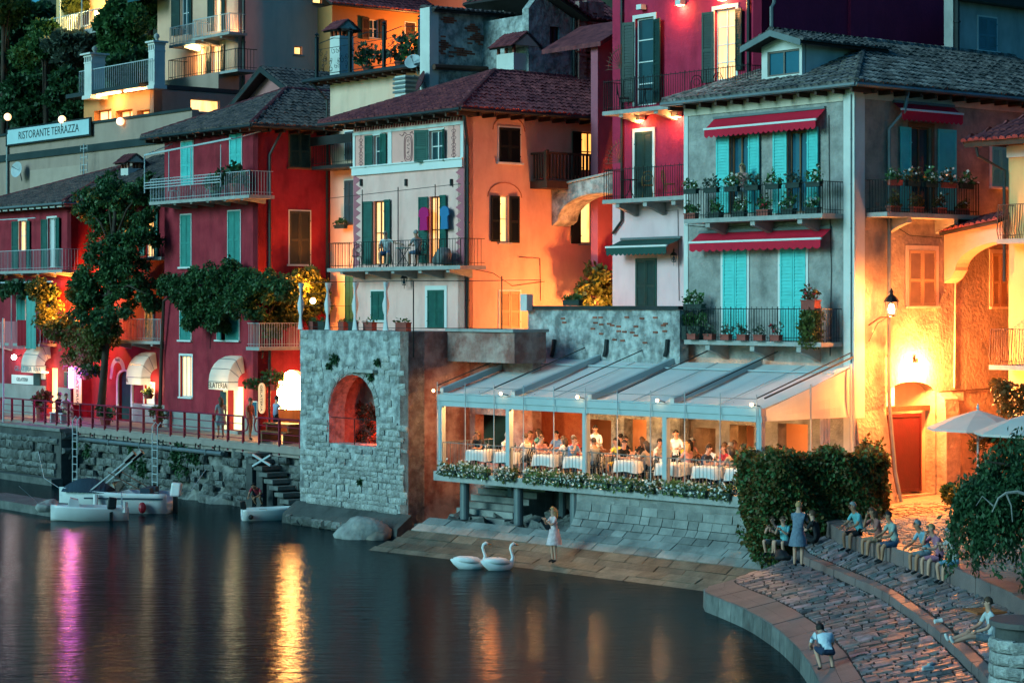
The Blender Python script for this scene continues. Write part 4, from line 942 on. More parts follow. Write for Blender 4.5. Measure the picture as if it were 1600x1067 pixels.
# ornate roof terrace railing
irn = thing('ironwork_railing', 'ornate scrolled iron railing around the cream house roof terrace', 'railing', (-28, CYP-.5, ce))
zr0 = ce+.15; ry = CYP-.5; posts = [fx(q, ry) for q in (495, 547, 600, 656)]
for x in posts: MB().box(x-.06, x+.06, ry-.06, ry+.06, zr0, zr0+1.75).lathe([(.13,1.75),(.02,1.8),(.11,1.86),(.01,1.95)], (x,ry,zr0), 8).build('post', gutterD, irn)
for i in range(3):
    mb = MB(); xa, xb = posts[i]+.06, posts[i+1]-.06
    mb.tube([(xa,ry,zr0+1.45),((xa+xb)/2,ry,zr0+1.6),(xb,ry,zr0+1.45)], .02, 4); mb.bar((xa,ry,zr0+.12), (xb,ry,zr0+.12), .02); mb.bar((xa,ry,zr0+1.2), (xb,ry,zr0+1.2), .015)
    for k in range(26):
        cx_, cz_, r_ = random.uniform(xa+.15,xb-.15), zr0+random.uniform(.25,1.1), random.uniform(.08,.18); ph = random.random()*6
        mb.tube([(cx_+r_*(1-j*.09)*math.cos(ph+j*.8), ry, cz_+r_*(1-j*.09)*math.sin(ph+j*.8)) for j in range(9)], .012, 3)
    mb.build('scroll_panel', iron, irn, fix=False)
for i, q in enumerate((575, 625, 645)): potplant((fx(q,ry+.7), ry+.7, zr0), ['bushy potted oleander behind the ironwork, the lowest','pale leafy potted shrub behind the ironwork','tall leafy potted shrub beside the brick wall'][i], .25, .3, [.9,1.0,1.4][i], .55, leafm=[leafD,leafG,leafM][i], n=260, ls=.13, group='roof terrace shrubs')
# chimneys and dishes
def chimney(loc, w, d, h, label, mat, tiled=True, fl=False, cap=tile_red):
    o = thing('chimney', label, 'chimney', loc, 'chimneys on the tiled roofs'); x, y, z = loc
    MB().box(x-w/2, x+w/2, y-d/2, y+d/2, z, z+h).build('stack', mat, o)
    if fl:
        for i in range(4): MB().box(x-w/2-.06, x+w/2+.06, y-d/2-.06, y+d/2+.06, z+h*(.3+.18*i), z+h*(.3+.18*i)+.09).build('ring', gutter, o)
        return o
    for sx_ in (-1, 0, 1):
        for sy_ in (-1, 1): MB().box(x+sx_*(w/2-.06)-.05, x+sx_*(w/2-.06)+.05, y+sy_*(d/2-.06)-.05, y+sy_*(d/2-.06)+.05, z+h, z+h+.3).build('pier', brickm, o)
    e = w/2+.18; q = d/2+.18; zt = z+h+.3
    mb = MB(); mb.prism([(-q,0),(q,0),(0,q*.75)], lambda a, b_, tt: (tt, y+a, zt+b_), x-e, x+e); cp = mb.build('cap', bandp, o)
    for s in (-1, 1): roof_slope(o, [(x+e*s*-1, y-s*-1*(q+.08)*-1, zt-.04),(x+e*s, y-s*-1*(q+.08)*-1, zt-.04),(x+e*s, y, zt+q*.78),(x+e*s*-1, y, zt+q*.78)] if s == 1 else [(x+e, y-(q+.08)*-1, zt-.04),(x-e, y-(q+.08)*-1, zt-.04),(x-e, y, zt+q*.78),(x+e, y, zt+q*.78)], cap, .17, .26, .05)
    return o
xh = fx(534, 4); chimney((xh,4,ce), .75, .75, zz(58,dep(xh,4))-ce, 'slim white chimney with brick cap behind the ornate ironwork', whitep)
xh = fx(636, 2); chimney((xh,2,zz(158,dep(xh,2))), .75, .7, 1.0, 'pale ringed chimney beside the dark satellite dish', whitep, fl=True)
def dish(loc, r, label, mat, rot=(R(70),0,R(-20))):
    o = thing('satellite_dish', label, 'satellite dish', loc, 'satellite dishes'); 
    me = MB().lathe([(.01,0),(r*.4,.03*r),(r*.75,.13*r),(r,.25*r),(r*1.02,.25*r),(r*.75,.10*r),(.01,-.03*r)], (0,0,0), 18).mesh('reflector', mat, smooth=True)
    d_ = inst('reflector', me, o, loc, rot); x, y, z = loc
    MB().bar((x,y+.1,z),(x,y+.25,z-r*1.4),.03).build('mast', gutter, o)
    ma = MB(); ma.bar((0,0,0),(0,r*.2,r*.9),.015); ma.box(-.04,.04,r*.2-.04,r*.2+.04,r*.85,r*.97); inst('feed_arm', ma.mesh('feed_arm', gutter), o, loc, rot); return o
xd = fx(660,1.6); dish((xd,1.6,zz(128,dep(xd,1.6))), .42, 'dark maroon satellite dish on the red roof', M('maroon_metal', (.09,.02,.02), .5))
xd = fx(652,2.2); dish((xd,2.0,zz(98,dep(xd,2.0))), .34, 'small pale satellite dish at the end of the ornate ironwork', railw, (R(60),0,R(35)))
# ------------------------------------------------------------------ crimson house with vine
KX1, KY = fx(403, -.8), -.8; KX0 = fx(257, -.8)
k = thing('crimson_house', 'crimson house with teal shutters and a leafy vine across its front', 'house', (KX1, KY, PZ))
F = Fac(k, 'F', KY); Sk = Fac(k, 'S', KX1); KE = F.z(395, 198)
closed(F, (284,222,302,290), teal, sill=False); closed(F, (360,208,378,272), teal, sill=False)
closed(F, (283,336,299,417), tealD); closed(F, (357,330,376,413), tealD)
closed(F, (282,487,299,531), tealD); closed(F, (340,483,374,531), tealD, ajar=20)
window(F, (282,556,300,620), glassm=warmy, surround=(trimw,.1), mull=3, rows=1)
a0, a1, z0, z1 = F.rect(356,604,380,676); F.holes.append([(a0,PZ+.12),(a1,PZ+.12),(a1,z1),(a0,z1)])
F.wall('front_wall', KX0, KX1, PZ-.2, KE, crim, .4)
MB().box(a0, a1, KY+.3, KY+.36, PZ+.12, z1).build('shop_interior', greeny, k)
mb = MB(); F.box(mb, a0-.28, a0-.002, .002, .06, PZ, z1+.1); mb.build('door_pilaster', M('glowing_door_board', (.7,.62,.35), .6, emit=.35, ecol=(1,.9,.45)), k)  # no lamp: a faint glow is put into the board's material
mb = MB(); F.box(mb, a0-.3, a1+.2, .0, .4, PZ, PZ+.12); mb.build('doorstep', slabm, k)
closed(Sk, (452,208,484,262), darkS, frm=woodM); closed(Sk, (452,330,484,413), M('brown_green_shutter', (.055,.05,.03), .6))
a0s, a1s, z0s, z1s = Sk.rect(433,578,474,690); Sk.holes.append(arch_poly(a0s, a1s+.3, PZ+.05, z1s-.9, z1s, 12))
Sk.wall('side_wall', KY, 3.4, PZ-.2, KE, crimd, .4); body(k, KX0, KX1, KY, 9, PZ, KE-.1, crim)
MB().box(KX1-.9, KX1-.8, a0s-.3, a1s+.6, PZ, z1s+.1).build('bright_shop_interior', hot, k)
lamp('shop_spill', k, (KX1+.5,(a0s+a1s)/2+.1,PZ+1.8), 45, (1,.55,.2), .3)
mb = MB(); mb.box(KX1-.6, KX1-.2, a0s+.1, a1s+.1, PZ, PZ+1.0); mb.build('shop_counter', woodM, k)
plin = M('grey_plinth', (.26,.25,.235), .9, var=.15, bump=.5)
mb = MB(); zp = F.z(325,647); F.box(mb, KX0, F.a(352), .002, .06, PZ-.1, zp); F.box(mb, F.a(383), KX1+.05, .002, .06, PZ-.1, zp); mb.build('plinth', plin, k)
b2 = balcony(F, 233, 389, 310, 1.2, rail_m=railw, h=1.0, brk=6, sp=.14, brkh=.18)
zf = F.z(300,226,1.2); x0_, x1_ = F.a(226,1.3), F.a(362,1.3)
mb = MB(); mb.bar((x0_,KY-1.3,zf-.25),(x1_,KY-1.3,zf+.05),.05); mb.bar((x0_,KY-1.3,zf-.25),(x0_,KY-1.3,b2[3]+.4),.03); mb.bar((x0_,KY-1.3,zf-.25),(x0_+.2,KY,zf+.3),.03); mb.bar((x1_,KY-1.3,zf),(x1_+.2,KY,zf+.4),.03)
for q in (264,298,345): x = F.a(q,1.3); mb.bar((x,KY-1.3,zf-.15),(x,KY-1.3,b2[3]+.4),.025)
for dz in (.35,.55,.75): mb.bar((x0_,KY-1.32,b2[3]+.4+dz*.6),(F.a(345,1.3),KY-1.32,b2[3]+.4+dz*.6),.025)
mb.build('awning_frame', railw, b2[0])
balcony(Sk, 405, 470, 542, 1.0, rail_m=railw, h=1.0, brk=0, sp=.12)
pipe(k, [Sk.P(Sk.a(434),KE-.1,.4), Sk.P(Sk.a(420),KE-1.2,.08), Sk.P(Sk.a(420),PZ+2.5,.08)], gutterD, .06)
pipe(k, [Sk.P(Sk.a(417),PZ+3.2,.2), Sk.P(Sk.a(417),PZ,.2)], iron, .05, 'iron_column')
xr_k = (KX0+KX1)/2
hip(k, KX0-.75, KX1+.7, KY-.75, 9.5, KE, xr_k, sy(447,xr_k), 9.0, zz(141,dep(xr_k,sy(447,xr_k))), tile_dark, w=.27, l=.4, gut=gutterD, ridge_m=tile_red)
# ------------------------------------------------------------------ middle crimson house in the gap
MX0, MX1, MY = fx(135, .3), KX0-.02, .3
m = thing('set_back_house', 'dark crimson house set back behind the ivy tree, windows lit yellow', 'house', (MX1, MY, PZ))
F = Fac(m, 'F', MY); ME = F.z(200, 305)
window(F, (190,338,202,378), [(203,210,338,380)], tealD, warm, trimw); window(F, (228,330,241,402), [(227,220,332,400),(242,249,328,402)], tealD, warmy, trimw, sill=False)
window(F, (226,600,241,632), glassm=warmy, surround=(trimw,.1), mull=1, rows=1); closed(F, (182,340,189,376), tealD)
closed(F, (228,485,240,530), tealD)
ga0, ga1 = F.a(186), F.a(206); F.holes.append(arch_poly(ga0, ga1, PZ+.05, F.z(196,592), F.z(196,580), 10))
F.wall('front_wall', MX0-1, MX1, PZ-.2, ME, crimd, .4); body(m, MX0-1, MX1, MY, 8, PZ, ME, crim)
mb = MB(); F.box(mb, ga0+.02, ga1-.02, -.2, -.14, PZ+.05, F.z(196,580)); dd = mb.build('door', greenS, m); MB().ball(F.P(ga1-.2,PZ+1.1,-.1),.04).build('handle', iron, dd)
mb = MB(); pts2 = arch_poly(ga0-.16, ga1+.16, PZ+.05, F.z(196,592), F.z(196,577), 10); inn = arch_poly(ga0-.003, ga1+.003, PZ+.05, F.z(196,592), F.z(196,580), 10)
for i in range(1, len(pts2)-1): a_, b_, c_, d_ = pts2[i], pts2[i+1], inn[i+1], inn[i]; mb.hexa([F.P(*a_,.002),F.P(*b_,.002),F.P(*c_,.002),F.P(*d_,.002),F.P(*a_,.07),F.P(*b_,.07),F.P(*c_,.07),F.P(*d_,.07)])
a_, b_ = pts2[0], inn[0]; F.box(mb, a_[0], b_[0], .002, .07, PZ, F.z(196,592)); mb.build('door_surround', trimw, m)
mb = MB(); F.box(mb, F.a(207), MX1, .002, .05, PZ-.1, F.z(230,631)); mb.build('plinth', plin, m)
balcony(F, 160, 250, 532, 1.0, rail_m=railw, h=1.0, brk=3, sp=.14); balcony(F, 215, 252, 402, .6, rail_m=iron, h=.9, brk=0, sp=.16)
roof_slope(m, [(MX0-1.2,MY-.5,ME),(MX1+.3,MY-.5,ME),(MX1+.3,5,ME+2.4),(MX0-1.2,5,ME+2.4)], tile_dark, .27, .4); gutterline(m, (MX0-1.2,MY-.55,ME-.05), (MX1,MY-.55,ME-.05), gutterD)
# ------------------------------------------------------------------ left crimson house
LX1, LY = fx(111, -.8), -.8; LX0 = fx(-45, -.8)
l = thing('wine_red_house', 'wine red house with green shutters and pale balcony at the left edge', 'house', (LX1, LY, PZ))
F = Fac(l, 'F', LY); Sl = Fac(l, 'S', LX1); LE = F.z(100, 318)
window(F, (30,345,42,392), [(29.5,22,346,420),(42.5,49,345,420)], greenS, warm, trimw, (trimw,.1), sill=False, mull=2); window(F, (75,341,88,418), [(74.5,67.5,343,420),(88.5,96,340,418)], greenS, glassm=clothw, frm=trimw, surround=(trimw,.1), sill=False)
closed(F, (27,462,40,520), tealD); closed(F, (78,455,88,515), tealD)
a0, a1, z0, z1 = F.rect(73,575,90,642); F.holes.append([(a0,PZ+.05),(a1,PZ+.05),(a1,z1),(a0,z1)])
F.wall('front_wall', LX0, LX1, PZ-.2, LE, crim, .4); MB().box(a0,a1,LY+.3,LY+.36,PZ+.05,z1).build('shop_interior', warmy, l)
Sl.wall('side_wall', LY, 8, PZ-.2, LE, crimd, .4); body(l, LX0, LX1, LY, 8, PZ, LE, crim)
mb = MB(); F.box(mb, LX0, F.a(72), .002, .05, PZ-.1, F.z(40,601)); F.box(mb, F.a(91), LX1+.03, .002, .05, PZ-.1, F.z(95,605)); mb.build('plinth', plin, l)
mb = MB(); F.box(mb, LX0, LX1+.5, .0, .62, LE-.22, LE-.14); mb.build('white_soffit', trimw, l)
balcony(F, -30, 97, 423, 1.0, rail_m=railw, h=1.0, brk=5, sp=.16, brkh=.2); balcony(F, -30, 62, 536, .9, rail_m=railw, h=1.0, brk=2, sp=.16)
mb = MB(); mb.bar(F.P(LX0,F.z(0,345),.9), F.P(F.a(70),F.z(70,341),.5), .03); mb.build('awning_pole', railw, l)
xr_l = (LX0+LX1)/2+.8; hip(l, LX0-.5, LX1+.6, LY-.7, 9, LE, xr_l, sy(190,xr_l), 9, zz(262,dep(xr_l,sy(190,xr_l))), tile_dark, w=.28, l=.42, gut=gutter, ridge_m=tile_red)
xh = fx(205, 2.5); chimney((xh,2.5,zz(300,dep(xh,2.5))), .75, .75, 1.15, 'white chimney with brick piers on the wine red house roof', whitep)
# ------------------------------------------------------------------ dome shop awnings
def dome_awning(F, pxc, pyb, w, h, out, label, txt, tcol, part_root=None):
    a, z = F.a(pxc, out*.5), F.z(pxc, pyb, out); o = thing('dome_awning', label, 'awning', F.P(a, z, 0), 'rounded canvas awnings over the shop doors')
    mb = MB(); ns, nr = 6, 10
    def pt(i, j):
        t = math.pi/2*i/ns; s = -1+2*j/nr
        r = math.sqrt(max(0, 1-abs(s)**9))
        return F.P(a+s*w/2*(.72+.28*math.cos(t)**.6 if i < ns else .72), z+h*math.sin(t)*(.35+.65*r), .02+out*math.cos(t)*(.55+.45*r))
    for i in range(ns):
        for j in range(nr): mb.quad(pt(i,j), pt(i,j+1), pt(i+1,j+1), pt(i+1,j))
    mb.build('canopy', canvas, o, fix=False, smooth=False)
    mv = MB(); prev = None
    for j in range(nr): p0, p1 = pt(0,j), pt(0,j+1); mv.quad(p0, p1, (p1[0],p1[1],p1[2]-.34), (p0[0],p0[1],p0[2]-.34))
    vl = mv.build('valance', canvas, o, fix=False)
    mr = MB()
    for i in (0, 2, 4): mr.tube([pt(i,j) for j in range(nr+1)], .018, 4)
    mr.build('hoops', gutter, o)
    pc = F.P(a, z-.17, out*1.0+.035)
    if txt: text(txt, tcol, vl, pc, .34, 'F', sx=1.1)
    return o
Fk, Fm, Fl = Fac(k,'F',KY), Fac(m,'F',MY), Fac(l,'F',LY)
tealink = M('teal_lettering', (.05,.28,.33), .6, .1, bump=0)
dome_awning(Fk, 355, 597, 2.0, 1.1, .9, 'rounded white canvas awning reading ELATERIA on the crimson house', 'ELATERIA', ink)
dome_awning(Fm, 222, 590, 1.8, 1.15, .9, 'rounded white canvas awning reading IVA between the red houses', 'IVA              ', ink)
dome_awning(Fl, 57, 572, 2.0, 1.1, .9, 'rounded white canvas awning above the lit shop door at the left', 'GELATERIA  RIVA', tealink)
# arched banner over the green door
mb = MB(); a, z = Fm.a(193), Fm.z(193,578)
outer = [(a+.72*math.cos(t_), z+.62*math.sin(t_)) for t_ in [math.pi*i/12 for i in range(13)]]; inr = [(a+.42*math.cos(t_), z+.36*math.sin(t_)) for t_ in [math.pi*i/12 for i in range(13)]]
for i in range(12): mb.quad(Fm.P(*outer[i],.3), Fm.P(*outer[i+1],.3), Fm.P(*inr[i+1],.32), Fm.P(*inr[i],.32))
mb.quad(Fm.P(a-.72,z,.3), Fm.P(a-.42,z,.32), Fm.P(a-.62,z-.45,.3), Fm.P(a-.84,z-.42,.3))
bn = solo('arched_banner', mb, canvas, 'arched white banner over the green arched door', 'banner', Fm.P(a,z,.3)); text('RIVA', ink, bn, Fm.P(a,z+.49,.33), .22)
# ------------------------------------------------------------------ background: hotel, terrace restaurant, ruins, hill houses
def atd(px, d): return U((px-800)/K*d, d)
hx, hy = atd(372, 118); h = thing('tan_hotel', 'tan hotel block with lit balconies high on the hillside', 'house', (hx, hy, 14))
F = Fac(h, 'F', hy); Sh = Fac(h, 'S', hx); hx0 = F.a(246)
window(F, (283,-14,296,55), [(282,271,-14,56),(297,301,-14,55)], darkS, pane, trimw, sill=False); window(F, (336,-10,346,50), [(335,327,-10,50),(347,354,-10,50)], darkS, warmy, trimw, sill=False)
window(F, (331,72,345,118), [(330,324,72,118),(346,352,70,118)], darkS, warm, trimw, sill=False); window(F, (305,74,318,118), glassm=warmy, sill=False)
F.wall('front_wall', hx0, hx, 10, 30, M('cream_hotel_plaster', (.74,.40,.27), .85, var=.12, bump=.2, scale=.6), .4)
window(Sh, (460,73,472,86), glassm=warmy, frm=woodM, mull=1, rows=1); window(Sh, (489,-3,503,6), glassm=warmy, frm=woodM, mull=1, rows=1)
Sh.wall('side_wall', hy, sy(560,hx), 10, 30, tan, .4); body(h, hx0, hx, hy, hy+16, 10, 30, tan)
balcony(F, 264, 305, 68, 1.1, rail_m=railw, brk=1, sp=.2, r=.014); balcony(F, 300, 358, 55, 1.1, rail_m=railw, brk=2, sp=.2, r=.014)
MB().box(hx0, hx+.1, hy-1.3, hy, F.z(320,150,1.3), F.z(320,116,1.3)).build('parapet', olive, h)
b4 = balcony(F, 262, 371, 118, 1.25, rail_m=iron, brk=0, sp=.2, r=.014, h=1.1, z=F.z(320,116,1.3)+.01)
pipe(h, [(hx+.08,hy+.3,30),(hx+.08,hy+.3,12)], gutterD, .09)
def glow(nm, F, px, py, out, power, col=(1,.55,.2), r=.13, label=None):
    a, z = F.a(px, out), F.z(px, py, out); pp = F.P(a, z, out); o = thing(nm, label, 'lamp', pp)
    MB().ball(pp, r, 8).build('globe', bulb, o); MB().bar(pp, F.P(a, z+.05, 0), .025).build('arm', iron, o)
    lamp('glow', o, F.P(a, z, out+.25), power, col, .12); return o
glow('wall_lamp', F, 363, 54, .35, 70, label='small glowing wall lamp at the corner of the tan hotel balconies'); glow('wall_lamp', F, 310, 76, .4, 50, (1,.62,.25), label='glowing wall lamp on the lower balcony of the tan hotel')
# awning corner and folding chairs on the hotel balcony
mb = MB(); mb.quad(F.P(F.a(225),F.z(225,12),1.8), F.P(F.a(262),F.z(262,5),1.8), F.P(F.a(266),F.z(262,-8),.1), F.P(F.a(232),F.z(225,-8),.1)); solo('teal_awning', mb, M('teal_awning_cloth', (.02,.12,.13), .8), 'dark teal awning corner beside the tan hotel', 'awning', F.P(F.a(245),F.z(245,0),1))
# ochre orange house behind the ironwork terrace
ox = hx+1.5; o_ = thing('ochre_house', 'orange house glowing under its tiled eave behind the ironwork terrace', 'house', (ox, sy(520,ox), 14))
So = Fac(o_, 'S', ox); oy0, oy1 = sy(519, ox), sy(672, ox); oe = So.z(590, 16)
window(So, (577,31,592,60), [(576,564,28,62),(593,603,32,63)], woodD, pane, trimw, mull=2); closed(So, (633,36,648,62), woodD)
So.wall('side_wall', oy0, oy1, 10, oe, hotorange, .4); MB().box(ox-8, ox-.4, oy0+.02, oy1, 10, oe).build('rear_wall', hotorange, o_)
roof_slope(o_, [(ox+.8,oy0-.6,oe),(ox+.8,oy1+.5,oe),(ox-4,oy1+.5,oe+2.6),(ox-4,oy0-.6,oe+2.6)], tile_red, .3, .42); gutterline(o_, (ox+.85,oy0-.6,oe-.05), (ox+.85,oy1,oe-.05), gutterD)
lamp('courtyard_light', o_, (ox+2.2, (oy0+oy1)/2+2.5, So.z(600,75)), 420, (1,.34,.08), .4)
# terrace restaurant pavilion
vx, vy = atd(240, 113); v = thing('terrace_pavilion', 'olive grey pavilion with glowing windows below two stone pillars', 'house', (vx, vy, 10))
F = Fac(v, 'F', vy); Sv = Fac(v, 'S', vx); vx0 = F.a(131); vz1 = F.z(185,148)
for (p0, p1, mm) in ((147,174,warmy),(181,207,warm),(214,234,warm)): window(F, (p0,172,p1,198), glassm=mm, frm=M('orange_timber', (.45,.17,.05), .7), sill=False, rows=1, depth=.4)
F.wall('front_wall', vx0, vx, 8, vz1, hotorange, .5); window(Sv, (298,156,343,176), glassm=warmy, frm=trimw, mull=1, rows=1); Sv.wall('side_wall', vy, sy(378,vx), 8, Sv.z(300,143), olive, .4)
zt_ = F.z(190,146); MB().box(vx0-.4, vx+.05, vy-.9, vy+9, zt_, zt_+.22).build('roof_slab', gutterD, v); body(v, vx0, vx, vy, vy+9, 8, zt_, olive)
for (p0, p1) in ((142,188),(195,230)): mb = MB(); F.box(mb, F.a(p0,.6), F.a(p1,.6), .55, .65, zt_-.09, zt_-.02); mb.build('light_strip', bulb, v)
lamp('eave_light', v, (F.a(185), vy-.55, zt_-.3), 80, (1,.5,.16), .4)
rr_ = MB(); ztr = zt_+.22; n = 36; x0_, x1_ = F.a(124,.8), F.a(238,.8)
for i in range(n+1): x = x0_+(x1_-x0_)*i/n; rr_.bar((x,vy-.8,ztr), (x,vy-.8,ztr+1.15), .016)
rr_.bar((x0_,vy-.8,ztr+1.15),(x1_,vy-.8,ztr+1.15),.03); solo('terrace_railing', rr_, railw, 'pale bar railing between the two stone pillars on the pavilion roof', 'railing', (x0_,vy-.8,ztr))
def pillar(F, px, pyb, pyt, w, o, label):
    a = F.a(px, o); z0 = F.z(px, pyb, o); z1 = F.z(px, pyt, o); x, y, _ = F.P(a, 0, o); t_ = thing('stone_pillar', label, 'pillar', (x,y,z0), 'stone pillars on the pavilion roof'); H_ = z1-z0
    MB().box(x-w*.62,x+w*.62,y-w*.62,y+w*.62,z0,z0+.2).box(x-w/2,x+w/2,y-w/2,y+w/2,z0+.2,z0+H_*.66).build('shaft', whitep, t_)
    mb = MB(); mb.box(x-w*.53,x+w*.53,y-w*.53,y+w*.53,z0+H_*.66,z0+H_*.69)
    for i in range(4): q = x-w*.45+i*w*.3; mb.box(q-.04,q+.04,y-w*.5,y+w*.5,z0+H_*.69,z0+H_*.78)
    mb.box(x-w*.55,x+w*.55,y-w*.55,y+w*.55,z0+H_*.78,z0+H_*.82); mb.box(x-w*.72,x+w*.72,y-w*.72,y+w*.72,z0+H_*.82,z0+H_*.85); mb.build('capital', whitep, t_)
    MB().lathe([(.1,H_*.85),(.06,H_*.88),(.16,H_*.93),(.13,H_*.97),(.01,H_)],(x,y,z0),10).build('finial', stone, t_)
pillar(F, 148, 156, 72, .82, .5, 'broad pale stone pillar with pine cone finial, the one nearer the trees'); pillar(F, 245, 140, 52, .62, .3, 'slim pale stone pillar with pine cone finial beside the hotel terrace')
# terrace restaurant sign wall
wy = vy-1.6; ws = thing('terrace_building', 'olive grey building carrying the restaurant sign below the globe lamps', 'house', (fx(120,wy), wy, 6))
F = Fac(ws, 'F', wy); x0_, x1_ = F.a(-40), F.a(300); z0_, z1_ = 6, F.z(120,196)
F.wall('front_wall', x0_, x1_, z0_, z1_, olive, .4)
mb = MB(); F.box(mb, x0_, x1_, .002, .12, F.z(120,240), F.z(120,229)); F.box(mb, x0_, x1_, .002, .1, z1_-.05, z1_+.08); mb.build('ledge', gutterD, ws)
mb = MB(); F.box(mb, F.a(48), F.a(130), .002, .05, F.z(90,330), F.z(90,262)); mb.build('raised_panel', M('pale_olive_plaster', (.42,.29,.23), .85, var=.1, bump=.2), ws)
pipe(ws, [F.P(F.a(14),z1_,.1), F.P(F.a(14),8,.1)], gutter, .08)
sg = thing('restaurant_sign', 'long pale blue sign reading RISTORANTE TERRAZZA in dark capitals', 'sign', F.P(F.a(80),F.z(80,209),.15))
mb = MB(); F.box(mb, F.a(14), F.a(147), .12, .2, F.z(80,221), F.z(80,193)); mb.build('frame', iron, sg)
mb = MB(); F.box(mb, F.a(16.5), F.a(144.5), .202, .215, F.z(80,218.5), F.z(80,195.5)); mb.build('board', M('pale_blue_sign_paint', (.42,.58,.60), .6, .06, bump=0), sg)
text('RISTORANTE TERRAZZA', ink, sg, F.P(F.a(80.5), F.z(80,207.2), .222), .62, sx=1.06)
for i, (q, r_) in enumerate(((12,183),(97,187),(188,190))):
    a, z = F.a(q,.2), F.z(q,r_,.2); o = thing('globe_lamp', 'glowing round globe lamp '+['at the left end of the sign wall','above the middle of the sign wall','in front of the glowing pavilion windows'][i], 'lamp', F.P(a,z,.2), 'globe lamps on the terrace wall')
    MB().ball(F.P(a,z,.2), .21, 14).build('globe', globe, o, smooth=True); MB().bar(F.P(a,z-.2,.2), F.P(a,z1_,.2), .04).build('stem', iron, o)
xd, zd = F.a(33,.3), F.z(33,266,.3); dish((xd,wy-.5,zd), .44, 'large pale round satellite dish on the sign building', railw, (R(80),0,R(15)))
an = thing('television_antenna', 'multi-element television antenna below the restaurant sign', 'antenna', (F.a(131,.6), wy-.6, F.z(131,275,.6))); x, y = F.a(131,.6), wy-.6
mb = MB(); mb.bar((x,y,F.z(131,280,.6)),(x,y,F.z(131,225,.6)),.03)
for q in (232,246,258,266): z = F.z(131,q,.6); mb.bar((x-.38,y,z),(x+.38,y,z),.02); mb.bar((x-.38,y,z-.15),(x-.38,y,z+.15),.02); mb.bar((x+.38,y,z-.15),(x+.38,y,z+.15),.02)
mb.build('elements', railw, an)
# pink gable behind the crimson roof
py_ = 7.0; pg = thing('pink_gable_house', 'small dusky pink gable peeping over the crimson house roof', 'house', (fx(425,py_), py_, 8)); F = Fac(pg, 'F', py_)
a0, a1, am = F.a(372), F.a(487), F.a(424); zg, zpk = F.z(424,162), F.z(424,114)
F.wall('gable_wall', a0, a1, 8, zg, M('dusky_pink_plaster', (.42,.17,.17), .85, var=.1, bump=.2), .3, outline=[(a0,8),(a1,8),(a1,zg),(am,zpk),(a0,zg)])
for e, zz_ in ((a0-.5, zg-.35),(a1+.5, zg-.35)):
    pts_ = [(e,py_-.6,zz_),(e,py_+8,zz_),(am,py_+8,zpk+.2),(am,py_-.6,zpk+.2)]; roof_slope(pg, pts_ if e > am else [pts_[1],pts_[0],pts_[3],pts_[2]], tile_dark, .28, .42)
    MB().hexa([(e,py_-.66,zz_-.22),(am,py_-.66,zpk-.02),(am,py_-.6,zpk-.02),(e,py_-.6,zz_-.22),(e,py_-.66,zz_+.05),(am,py_-.66,zpk+.26),(am,py_-.6,zpk+.26),(e,py_-.6,zz_+.05)]).build('bargeboard', gutterD, pg)
# ruined brick and plaster wall
bx = -24.5; rw2 = thing('old_brick_wall', 'weathered grey wall with patches of bare red brick above the pink roof', 'wall', (bx, sy(700,bx), 12)); Sb = Fac(rw2, 'S', bx)
y0_, y1_ = sy(672,bx), sy(832,bx); Sb.wall('plaster_face', y0_, y1_, 10, Sb.z(750,20), oldplaster, .5, outline=[(y0_,10),(y1_,10),(y1_,Sb.z(832,27)),(y0_,Sb.z(672,14))])
MB().box(bx-.55,bx+.1,y0_-.1,y0_+.35,10,Sb.z(672,12)).build('end_pier', whitep, rw2)
brk_mesh = MB().box(-.02,.035,-.12,.12,-.035,.035).mesh('brick', brickm)
for i in range(260):
    cpx, cpy, sx_, sy__ = random.choice([(715,82,26,8),(690,70,10,12),(745,60,16,6),(775,80,14,8),(792,40,10,10),(735,45,10,4),(700,32,8,3)])
    q, r_ = random.gauss(cpx, sx_*.5), random.gauss(cpy, sy__*.5); yy = sy(q,bx); z = Sb.z(q,r_); z = round(z/.085)*.085; yy = round(yy/.27)*.27+(.135 if int(round(z/.085)) % 2 else 0)
    if y0_+.4 < yy < y1_-.1: inst('brick', brk_mesh, rw2, (bx+random.uniform(-.01,.006), yy, z))
gutterline(rw2, (bx+.25,y0_,Sb.z(700,108)), (bx+.25,y1_,Sb.z(820,112)), ironrust, .12)
roof_slope(rw2, [(bx+.3,y0_,Sb.z(672,16)),(bx+.3,y1_,Sb.z(832,29)),(bx-.7,y1_,Sb.z(832,22)),(bx-.7,y0_,Sb.z(672,9))], tile_dark, .25, .36)
# stone cottage with a gable and a dark window, brick pilasters
cx_ = -21.5; ct = thing('stone_cottage', 'narrow pale stone cottage with a dark upright window behind the pink roof', 'house', (cx_, sy(860,cx_), 10)); Sc = Fac(ct, 'S', cx_)
y0_, y1_ = sy(826,cx_), sy(942,cx_); zw = Sc.z(880,28)
window(Sc, (859,42,874,80), glassm=pane, frm=woodD, mull=2, rows=1)
Sc.wall('front_wall', y0_, y1_, 9, zw, oldplaster, .4, outline=[(y0_,9),(y1_,9),(y1_,zw),(sy(905,cx_),zw),(sy(842,cx_),Sc.z(842,-8)),(y0_,Sc.z(830,14))])
MB().box(cx_-6,cx_-.4,y0_+.05,y1_,9,zw).build('rear_wall', oldplaster, ct)
for q, w_ in ((906,.5),(924,.95)): yy = sy(q,cx_); MB().box(cx_+.002,cx_+.25,yy-w_/2,yy+w_/2,9,Sc.z(q,4)).build('pilaster', oldplaster2, ct)
